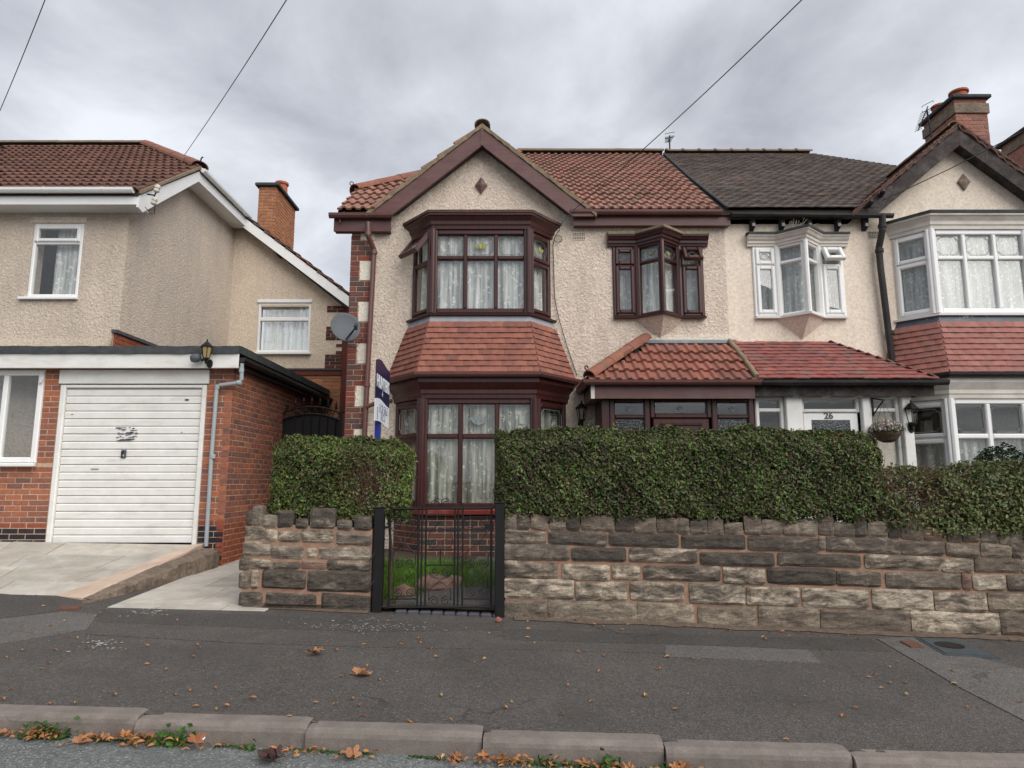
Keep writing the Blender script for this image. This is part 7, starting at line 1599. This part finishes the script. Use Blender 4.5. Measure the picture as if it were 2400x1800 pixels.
def panel(name, hi, lo, mat, dz):
    mb = MB(); n = len(hi) - 1; pts = [Vector((s0.x,s0.y,0)) + bd*Lb*i/n + Vector((0,0,z)) for i, z in enumerate(hi)] + [Vector((s0.x,s0.y,0)) + bd*Lb*i/n + Vector((0,0,lo[i])) for i in range(n, -1, -1)]
    mb.prism([p + nb*dz for p in pts], -nb*0.006); return mb.build(name, mat, sg_t)
panel('navy_panel', top, mid, 'sign_navy', 0.0); wpnl = panel('white_panel', [z - 0.0005 for z in mid], bot, 'sign_white', 0.0)
def on_board(k, z): return Vector((s0.x, s0.y, 0)) + bd*Lb*k + Vector((0,0,z)) + nb*0.003
sl = (zt1 - zt0) / Lb * 0.25; ux = (bd + Vector((0,0,-0.02)))
text_mesh('board_lettering', 'HUNTERS', 0.19, 'sign_white', frame_m(on_board(0.5, (zt0+zm0)/2*0.5 + (zt1+zm1)/2*0.5 - 0.005), bd, (0,0,1)), sg_t, 0.006, 0.0015, 0.95, sx=0.92)
mb = MB()
for dx, dz in ((0,0.022),(0.012,-0.004),(-0.012,-0.004),(0,-0.02)): mb.prism([on_board(0.46, zm0*0.5+zm1*0.5 + 0.10) + bd*(dx + a) + Vector((0,0,dz + b)) for a, b in ((-0.008,0),(0,-0.012),(0.008,0),(0,0.012))], nb*0.002)
mb.build('board_emblem', 'sign_white', sg_t)
text_mesh('board_lettering', 'FOR SALE', 0.135, 'text_grey', frame_m(on_board(0.58, (zm0+zm1)/2*0.70 + (zb0_+zb1_)/2*0.30), bd, (0,0,1)), sg_t, 0.0, 0.0015, 0.95, sx=0.9)
text_mesh('board_lettering', '0121', 0.12, 'text_grey', frame_m(on_board(0.55, (zm0+zm1)/2*0.34 + (zb0_+zb1_)/2*0.66), bd, (0,0,1)), sg_t, 0.002, 0.0015, 1.1)
mb = MB()
for i in range(7): mb.prism([on_board(0.16, zm0*0.62 + zb0_*0.38 - i*0.019) + bd*a + Vector((0,0,b)) for a, b in ((-0.025,0),(0.025,0),(0.025,0.011),(-0.025,0.011))], nb*0.0015)
mb.build('board_small_print', 'text_grey', sg_t)
pm_ = Vector((s0.x, s0.y, 0)) + bd*Lb*0.5 - nb*0.045
mb = MB(); mb.bbox(pm_.x - 0.03, pm_.x + 0.03, pm_.y - 0.03, pm_.y + 0.03, garden_z(pm_.x, pm_.y) - 0.1, zt1 - 0.1, 0.004); mb.build('sign_post', 'sign_blue_post', sg_t)
# TV aerials
def aerial(label, base, top, boomdir, L, n, big=1.0):
    t = thing('tv_aerial', label, 'aerial', base); base, top = Vector(base), Vector(top)
    mb = MB(); mb.tube([base, top], 0.016, 7); mb.build('mast', 'cable_black', t)
    b = Vector(boomdir).normalized(); a0 = top - b*0.08; a1 = top + b*L; mb = MB(); mb.tube([a0, a1], 0.011, 6); mb.build('boom', 'cable_black', t)
    sd = b.cross(Vector((0,0,1))).normalized()
    for i in range(n):
        c = a0.lerp(a1, 0.18 + 0.8*i/(n-1)); w_ = (0.16 - 0.06*i/n) * big; mb = MB(); mb.tube([c - sd*w_, c + sd*w_], 0.005, 5); mb.build('element', 'cable_black', t)
    mb = MB(); up = Vector((0,0,1))
    for k in (-1, 1): mb.tube([a0 + up*0.03*k - sd*0.16*big, a0 + up*0.09*big*k - sd*0.16*big, a0 + up*0.09*big*k + sd*0.16*big, a0 + up*0.03*k + sd*0.16*big], 0.006, 5)
    mb.build('reflector', 'cable_black', t)
bA = P(1569, 352, 13.2); aerial('tilted television aerial behind the red tiled ridge', bA - Vector((0,0,0.5)), P(1569,320,13.2), P(1556,352,13.2) - P(1568,318,13.2) + Vector((0,-0.3,0)), 0.36, 7, 0.6)
tA = P(2172, 256, 12.0); aerial('television aerial on a mast beside the brick chimney', Vector((tA.x + 0.14, 12.1, P(2185,335,12.1).z - 0.35)), tA, P(2140,318,12.0) - tA + Vector((0,-0.15,0)), 0.62, 11, 0.7)
mb = MB(); mb.tube([P(2183,322,12.05), P(2200,322,12.2)], 0.01, 6); mb.tube([P(2184,330,12.05), P(2200,332,12.2)], 0.01, 6); mb.build('aerial_bracket', 'black_iron', bpy.data.objects['tv_aerial.001'])
# overhead cables: each runs from a house up and over the street, past the camera
def cable(label, a, ub, vb, Yb, r=0.008, mat='cable_black', ext=2.2):
    a = Vector(a); b = P(ub, vb, Yb); d = b - a; pts = [a + d*(ext*i/24) - Vector((0,0,0.5*math.sin(math.pi*min(1,i/24))*0.35)) + Vector((0,0,0.0)) for i in range(25)]
    # sag is measured so that the cable still passes the roof line
    mb = MB(); mb.tube(pts, r, 5); return tag(mb.build('overhead_cable', mat), label, 'cable')
cable('overhead cable rising from the left house roof', P(432,364,11.2), 650, 0, 6.0, 0.005)
cable('overhead cable at the far left above the house', P(-40,350,10.5), 100, -10, 6.5, 0.005, ext=1.8)
cable('overhead cable rising from the mahogany windowed house', P(1345,492,8.86), 1830, 0, 5.0, 0.005, ext=2.0)
mb = MB(); a, b = P(2068,470,8.86), P(2382,316,8.5); mb.tube([a, a.lerp(b,0.5) - Vector((0,0,0.02)), b, b + (b-a)*1.5], 0.007, 5); tag(mb.build('overhead_cable', 'cable_black'), 'thin cable crossing the white gable in front of the diamond plaque', 'cable')
# wires on the brown front
mb = MB(); mb.tube([P(1312,538,9.0), P(1300,556,9.05), P(1296,575,9.08), P(1298,640,9.08), P(1300,700,9.08), P(1310,748,9.07), P(1330,815,9.08), P(1352,880,9.08)], 0.006, 5); mb.build('wall_cable', 'old_timber', brown)
mb = MB(); cc = P(1308,560,9.07); mb.tube([cc + Vector((0.055*math.cos(a), 0, 0.05*math.sin(a))) for a in [2*math.pi*k/18 for k in range(19)]], 0.005, 5); mb.build('cable_loop', 'old_timber', brown)
mb = MB(); mb.tube([P(1312,528,8.75), P(1345,494,8.86)], 0.005, 5); mb.build('cable_tail', 'cable_black', brown)
# hanging basket on its bracket
bc = P(2078, 1005, 8.22); t = thing('hanging_basket', 'wicker hanging basket of faded flowers beside the white porch', 'basket', bc - Vector((0,0,0.17)))
mb = MB(); mb.lathe(bc - Vector((0,0,0.17)), [(0.05,0),(0.11,0.03),(0.155,0.10),(0.165,0.17),(0.15,0.17),(0.13,0.10),(0.02,0.03)], 18); mb.build('basket', 'wicker', t)
n = 1100; dd = rng.normal(0,1,(n,3)); dd /= np.linalg.norm(dd,axis=1)[:,None]; dd[:,2] = np.abs(dd[:,2])*0.9 - 0.2
leaf_mesh('flowers', np.array(bc) + dd*np.array([0.20,0.18,0.14])*rng.uniform(0.8,1.05,n)[:,None], dd, 0.035, 'flower_leaf', t, 0.8)
mb = MB(); br = P(2069, 940, 8.22)
for k in range(3): mb.tube([bc + Vector((0.15*math.cos(2.1*k), 0.15*math.sin(2.1*k), 0)), br], 0.0025, 4)
mb.build('chains', 'black_iron', t)
t = thing('basket_bracket', 'black iron bracket above the hanging basket', 'bracket', P(2046,975,YS-0.06))
a0, a1 = P(2046,932,YS-0.06), P(2047,976,YS-0.06); mb = MB(); mb.bbox(-0.012,0.012,-0.008,0.008,0,(a0-a1).length,0.003, Matrix.Translation(a1)); mb.build('back_plate', 'black_iron', t)
mb = MB(); mb.tube([a0 - Vector((0,0,0.01)), br + Vector((0.02,0,0.01))], 0.009, 6); mb.tube([a1 + Vector((0,0,0.02)), br], 0.008, 6); mb.build('arm', 'black_iron', t)
# neighbour's chimney beyond the frame edge
nh = thing('terraced_house', 'brick chimney and roof of the next house beyond the white gable', 'house', (13.5, 14, 0)); xx = Xat(2400, 330, 14.5) + 0.30
mb = MB(); mb.box(xx - 0.3, xx + 6, 13.0, 20, 0, 5.2); mb.build('wall', 'render_smooth', nh); mb = MB(); mb.prism([(xx - 0.3, 12.7, 5.1), (xx - 0.3, 16.5, 7.4), (xx - 0.3, 20.3, 5.1)], (7,0,0)); mb.build('roof', 'tile_dark', nh)
chimney(nh, xx, xx + 0.9, 14.5, 15.6, 5.5, Zat(292, 14.5), 'pink', True, [], over=0.10)
# ---------------------------------------------------------------- fallen leaves, weeds, litter
def leaf_shape(kind, seed, mat):
    rr = random.Random(seed); mb = MB()
    if kind == 'small':
        L, W = 0.042, 0.013; pts = []; n = 7; c = rr.uniform(0.15, 0.5)
        top, bot = [], []
        for i in range(n + 1):
            t = i / n; w_ = W * math.sin(math.pi * min(1, t*0.96 + 0.02))**0.8; z = 0.006 + c * L * 0.25 * (1 - (2*t-1)**2) * rr.uniform(0.8,1.2)
            top.append((L*(t-.5), w_*0.6, z + w_*0.4)); bot.append((L*(t-.5), -w_*0.6, z + w_*0.25))
        midp = [(L*(i/n-.5), 0, top[i][2] - 0.005) for i in range(n + 1)]
        vs = top + midp + bot; m = n + 1; fs = [(i, i+1, m+i+1, m+i) for i in range(n)] + [(m+i, m+i+1, 2*m+i+1, 2*m+i) for i in range(n)]
        mb.add(vs, fs)
    else:
        S = 0.085; lob = []; n = 5
        for k in range(n * 4 + 1):
            a = -2.35 + 4.7 * k / (n * 4); r = S * (0.55 + 0.45 * abs(math.cos(k * math.pi / 4)))* (1.0 - 0.25*abs(a)/2.35); lob.append((r*math.sin(a), r*math.cos(a), 0.012 + 0.03*rr.random() + 0.25*abs(r*math.sin(a))))
        vs = [(0, -0.02, 0.008)] + lob; mb.add(vs, [(0, i, i+1) for i in range(1, len(lob))]); mb.tube([(0,-0.02,0.008),(0.004,-0.06,0.012),(0.012,-0.10,0.02)], 0.002, 4)
    me = mesh_of(mb, 'fallen_leaf', mat); return me
SM = [leaf_shape('small', k, 'dead_leaf') for k in range(7)]; BG = [leaf_shape('big', k, 'dead_leaf_brown') for k in range(3)]; DK = leaf_shape('big', 9, 'dead_leaf_dark')
GRP = 'small leaves scattered on the pavement'; GRG = 'leaves drifted along the kerb'
def drop(p, me, s, grp, label, name='fallen_leaf', tilt=0.25):
    o = bpy.data.objects.new(name, me); COL.objects.link(o)
    o.matrix_world = Matrix.Translation(p) @ Matrix.Rotation(R.uniform(0,6.28), 4, 'Z') @ Matrix.Rotation(R.gauss(0,tilt), 4, 'X') @ Matrix.Diagonal((s,s,s,1)); tag(o, label, 'leaf', grp); return o
seen = [(110,500),(30,540),(250,569),(210,598),(55,706),(15,757),(265,776),(385,774),(283,502),(360,432),(396,438),(447,490),(645,497),(740,492),(765,476),(1020,473),(1030,486),(1000,534),(762,573),(860,600),(995,707),(1115,697),(588,733),(902,731),(1015,793),(1130,806),(1175,790),(1312,752),(1453,594),(1638,772),(1738,780),(1828,753),(1862,786),(1880,842),(1500,847),(1905,582),(1765,637),(1965,654),(1745,501),(1888,471),(2080,472),(2172,438),(2180,462),(2120,878),(1700,457),(1465,345),(920,345),(500,322),(546,288),(223,270),(335,348),(262,375),(112,375),(130,218),(187,215)]
for x, y in seen: drop(PG(x/2.212, 1300 + y/2.212) + Vector((0,0,0.004)), R.choice(SM), R.uniform(0.8,1.25), GRP, 'small curled orange leaf lying alone on the dark pavement')
seen = [(505,271),(513,303),(590,338),(612,390),(870,427),(925,406),(645,643),(1060,724),(1108,685),(700,806),(440,820),(1470,576),(1625,682),(1970,643),(1430,767),(2055,470),(1675,487),(1703,382),(2113,393),(1533,360),(1250,302),(1205,268),(1208,210),(1035,249),(1703,220),(1823,215),(305,160),(2165,735),(1210,163),(1320,147),(1640,182),(1515,160),(1700,193),(1860,185),(2000,187),(2180,190),(565,1065-960),(390,314),(960,240)]
for x, y in seen: drop(PG(800 + x/2.765, 1400 + y/2.765) + Vector((0,0,0.004)), R.choice(SM), R.uniform(0.8,1.25), GRP, 'small curled orange leaf lying alone on the dark pavement')
seen = [(35,176),(130,172),(38,306),(363,315),(497,323),(318,376),(247,515),(407,585),(1020,565),(980,745),(575,192),(690,170),(680,178),(860,210),(870,222),(1000,207),(960,184),(890,190),(930,195),(1050,190),(1160,208),(1350,223),(1518,366),(1408,420),(1442,406),(1517,448),(1600,447),(1475,478),(1845,390),(1852,454),(1278,624),(2010,185),(2145,230),(2190,230),(2190,195),(1560,340),(1215,215),(1110,195),(1300,200),(610,165),(1380,180),(1450,185),(1340,580),(1915,575),(2195,550),(1600,510)]
for x, y in seen: drop(PG(1400 + x/2.212, 1400 + y/2.212) + Vector((0,0,0.004)), R.choice(SM), R.uniform(0.8,1.25), GRP, 'small curled orange leaf lying alone on the dark pavement')
drop(PG(738,1535) + Vector((0,0,0.004)), BG[0], 0.95, None, 'reddish brown lobed leaf lying on the pavement in front of the short wall'); drop(PG(843,1586) + Vector((0,0,0.004)), BG[1], 1.0, None, 'large tan lobed leaf lying on the pavement below the gate')
boulder('pebble', PG(1168,1459) + Vector((0,0,0.022)), (0.028,0.026,0.026), 'ridge_brown', 'small round tan pebble on the pavement by the gate post', 'pebble', seed=4)
def on_road(u, v): return PG(u, v, rz)
litter = []
for (u, v, n, su, sv) in ((110,1722,46,34,7),(330,1748,52,44,7),(215,1738,16,30,6),(700,1768,14,50,5),(1090,1788,14,30,4),(1225,1793,40,60,5),(1420,1797,22,60,4),(1560,1800,22,50,5),(20,1722,8,20,5),(500,1757,10,40,6),(880,1780,8,60,5),(1750,1812,24,90,6),(2050,1826,18,120,6)):
    for k in range(n):
        one = k < max(6, n * 0.5); a = PQ(u + R.gauss(0, su), v, KERBQ)[0]; d = abs(R.gauss(0, 0.055)) + 0.015; y = KERBQ - SY*a - d
        big = R.random() < 0.06
        pos = Vector((a, y, rz(a, y) + 0.004 + (R.uniform(0, 0.035) if n > 30 else R.uniform(0,0.012)))); me_ = R.choice(BG) if big else R.choice(SM); sc_ = R.uniform(0.5,0.7) if big else R.uniform(0.8,1.25)
        if one: drop(pos, me_, sc_, GRG, 'orange brown leaf in the drift along the kerb', tilt=0.5)
        else: litter.append((Matrix.Translation(pos) @ Matrix.Rotation(R.uniform(0,6.28), 4, 'Z') @ Matrix.Rotation(R.gauss(0,0.5), 4, 'X') @ Matrix.Diagonal((sc_,sc_,sc_,1)), me_))
mb = MB()
for Mx, me_ in litter: mb.add([Mx @ v.co for v in me_.vertices], [tuple(p.vertices) for p in me_.polygons])
tag(mb.build('leaf_litter', 'leaf_litter'), 'loose mass of orange leaf litter under the drift at the kerb', 'leaves', kind='stuff')
drop(on_road(640,1785) + Vector((0,0,0.006)), DK, 1.1, None, 'crumpled dark brown leaf lying on the road'); drop(on_road(825,1780) + Vector((0,0,0.006)), BG[2], 0.8, None, 'flat olive brown leaf on the road beside the kerb')
def weed(label, u, v, n, h, spread):
    a = PQ(u, v, KERBQ - 0.03)[0]; y = KERBQ - 0.03 - SY*a; t = thing('kerb_weed', label, 'weed', (a, y, rz(a, y)), 'weeds growing at the kerb')
    p = np.array([a, y, rz(a, y)]) + np.abs(rng.normal(0,1,(n,3)))*np.array([0,0,h]) + rng.normal(0,1,(n,3))*np.array([spread,0.02,0])
    p[:,1] = np.minimum(p[:,1], y + 0.02); leaf_mesh('leaves', p, np.tile([0,-0.4,0.7],(n,1)), 0.032, 'weed_leaf', t, 0.7)
    mb = MB()
    for i in range(6): mb.tube([(a + R.gauss(0,spread*0.5), y, rz(a,y)), (a + R.gauss(0,spread), y - 0.01, rz(a,y) + h*R.uniform(.5,1.4))], 0.002, 4)
    mb.build('stems', 'weed_leaf', t)
weed('green weed clump among leaves at the kerb nearest the drive', 110, 1712, 130, 0.035, 0.06); weed('tall green weed clump beside the white litter card', 405, 1742, 150, 0.035, 0.05)
weed('small weed at the kerb joint below the gate', 1290, 1795, 40, 0.02, 0.05); weed('grassy weed at the kerb below the long wall', 1425, 1795, 60, 0.035, 0.025); weed('little weed sprig between two kerb joints', 585, 1750, 20, 0.015, 0.02); weed('low weed patch at the kerb near the manhole end', 1570, 1800, 50, 0.02, 0.04)
p = on_road(465, 1740); mb = MB(); mb.box(-0.045, 0.045, -0.025, 0.025, 0, 0.003, Matrix.Translation(p + Vector((0,0,0.03))) @ Matrix.Rotation(-0.3,4,'Z') @ Matrix.Rotation(0.55,4,'X')); tag(mb.build('litter_card', 'paper'), 'white scrap of card in the leaf drift at the kerb', 'litter')
# moss along the foot of the kerb and paint splashes on the pavement
moss = []; n = 5000; a = rng.uniform(-3.2, 3.6, n); keep = (np.sin(a*5)+np.sin(a*11.3)) > -0.3; a = a[keep]; n = len(a); y = KERBQ - SY*a - np.abs(rng.normal(0,0.018,n)); z = np.array([rz(p,q) for p,q in zip(a,y)]) + 0.004
mt = thing('kerb_moss', 'thin green moss along the foot of the kerb', 'moss', (0, KERBQ, -0.17)); mo_ = leaf_mesh('moss', np.stack([a,y,z],1), np.tile([0,0,1.0],(n,1)), 0.012, 'weed_leaf', mt, 0.9)
mt['kind'] = 'stuff'
mb = MB()
def speck(u, v, s):
    p = PG(u, v); k = R.randint(5, 7); pts = [p + Vector((s*R.uniform(.6,1.1)*math.cos(2*math.pi*i/k), s*0.9*R.uniform(.6,1.1)*math.sin(2*math.pi*i/k), 0.0085)) for i in range(k)]; mb.prism(pts, (0,0,0.0012))
for i in range(150): speck(R.gauss(870,75), R.gauss(1468,8), R.uniform(0.003,0.011))
for i in range(46): speck(R.gauss(235,24), R.gauss(1512,8), R.uniform(0.004,0.014))
for i in range(30): speck(R.gauss(330,40), R.gauss(1437,5), R.uniform(0.004,0.016))
for i in range(40): speck(R.uniform(0,2400), R.uniform(1500,1640), R.uniform(0.002,0.006))
for u, v, s in ((780,1457,0.022),(160,1530,0.02),(372,1434,0.03),(235,1510,0.035)): speck(u, v, s)
sp = mb.build('paint_specks', 'paint_speck'); sp['kind'] = 'stuff'; tag(sp, 'pale dried paint specks spattered on the pavement', 'paint')
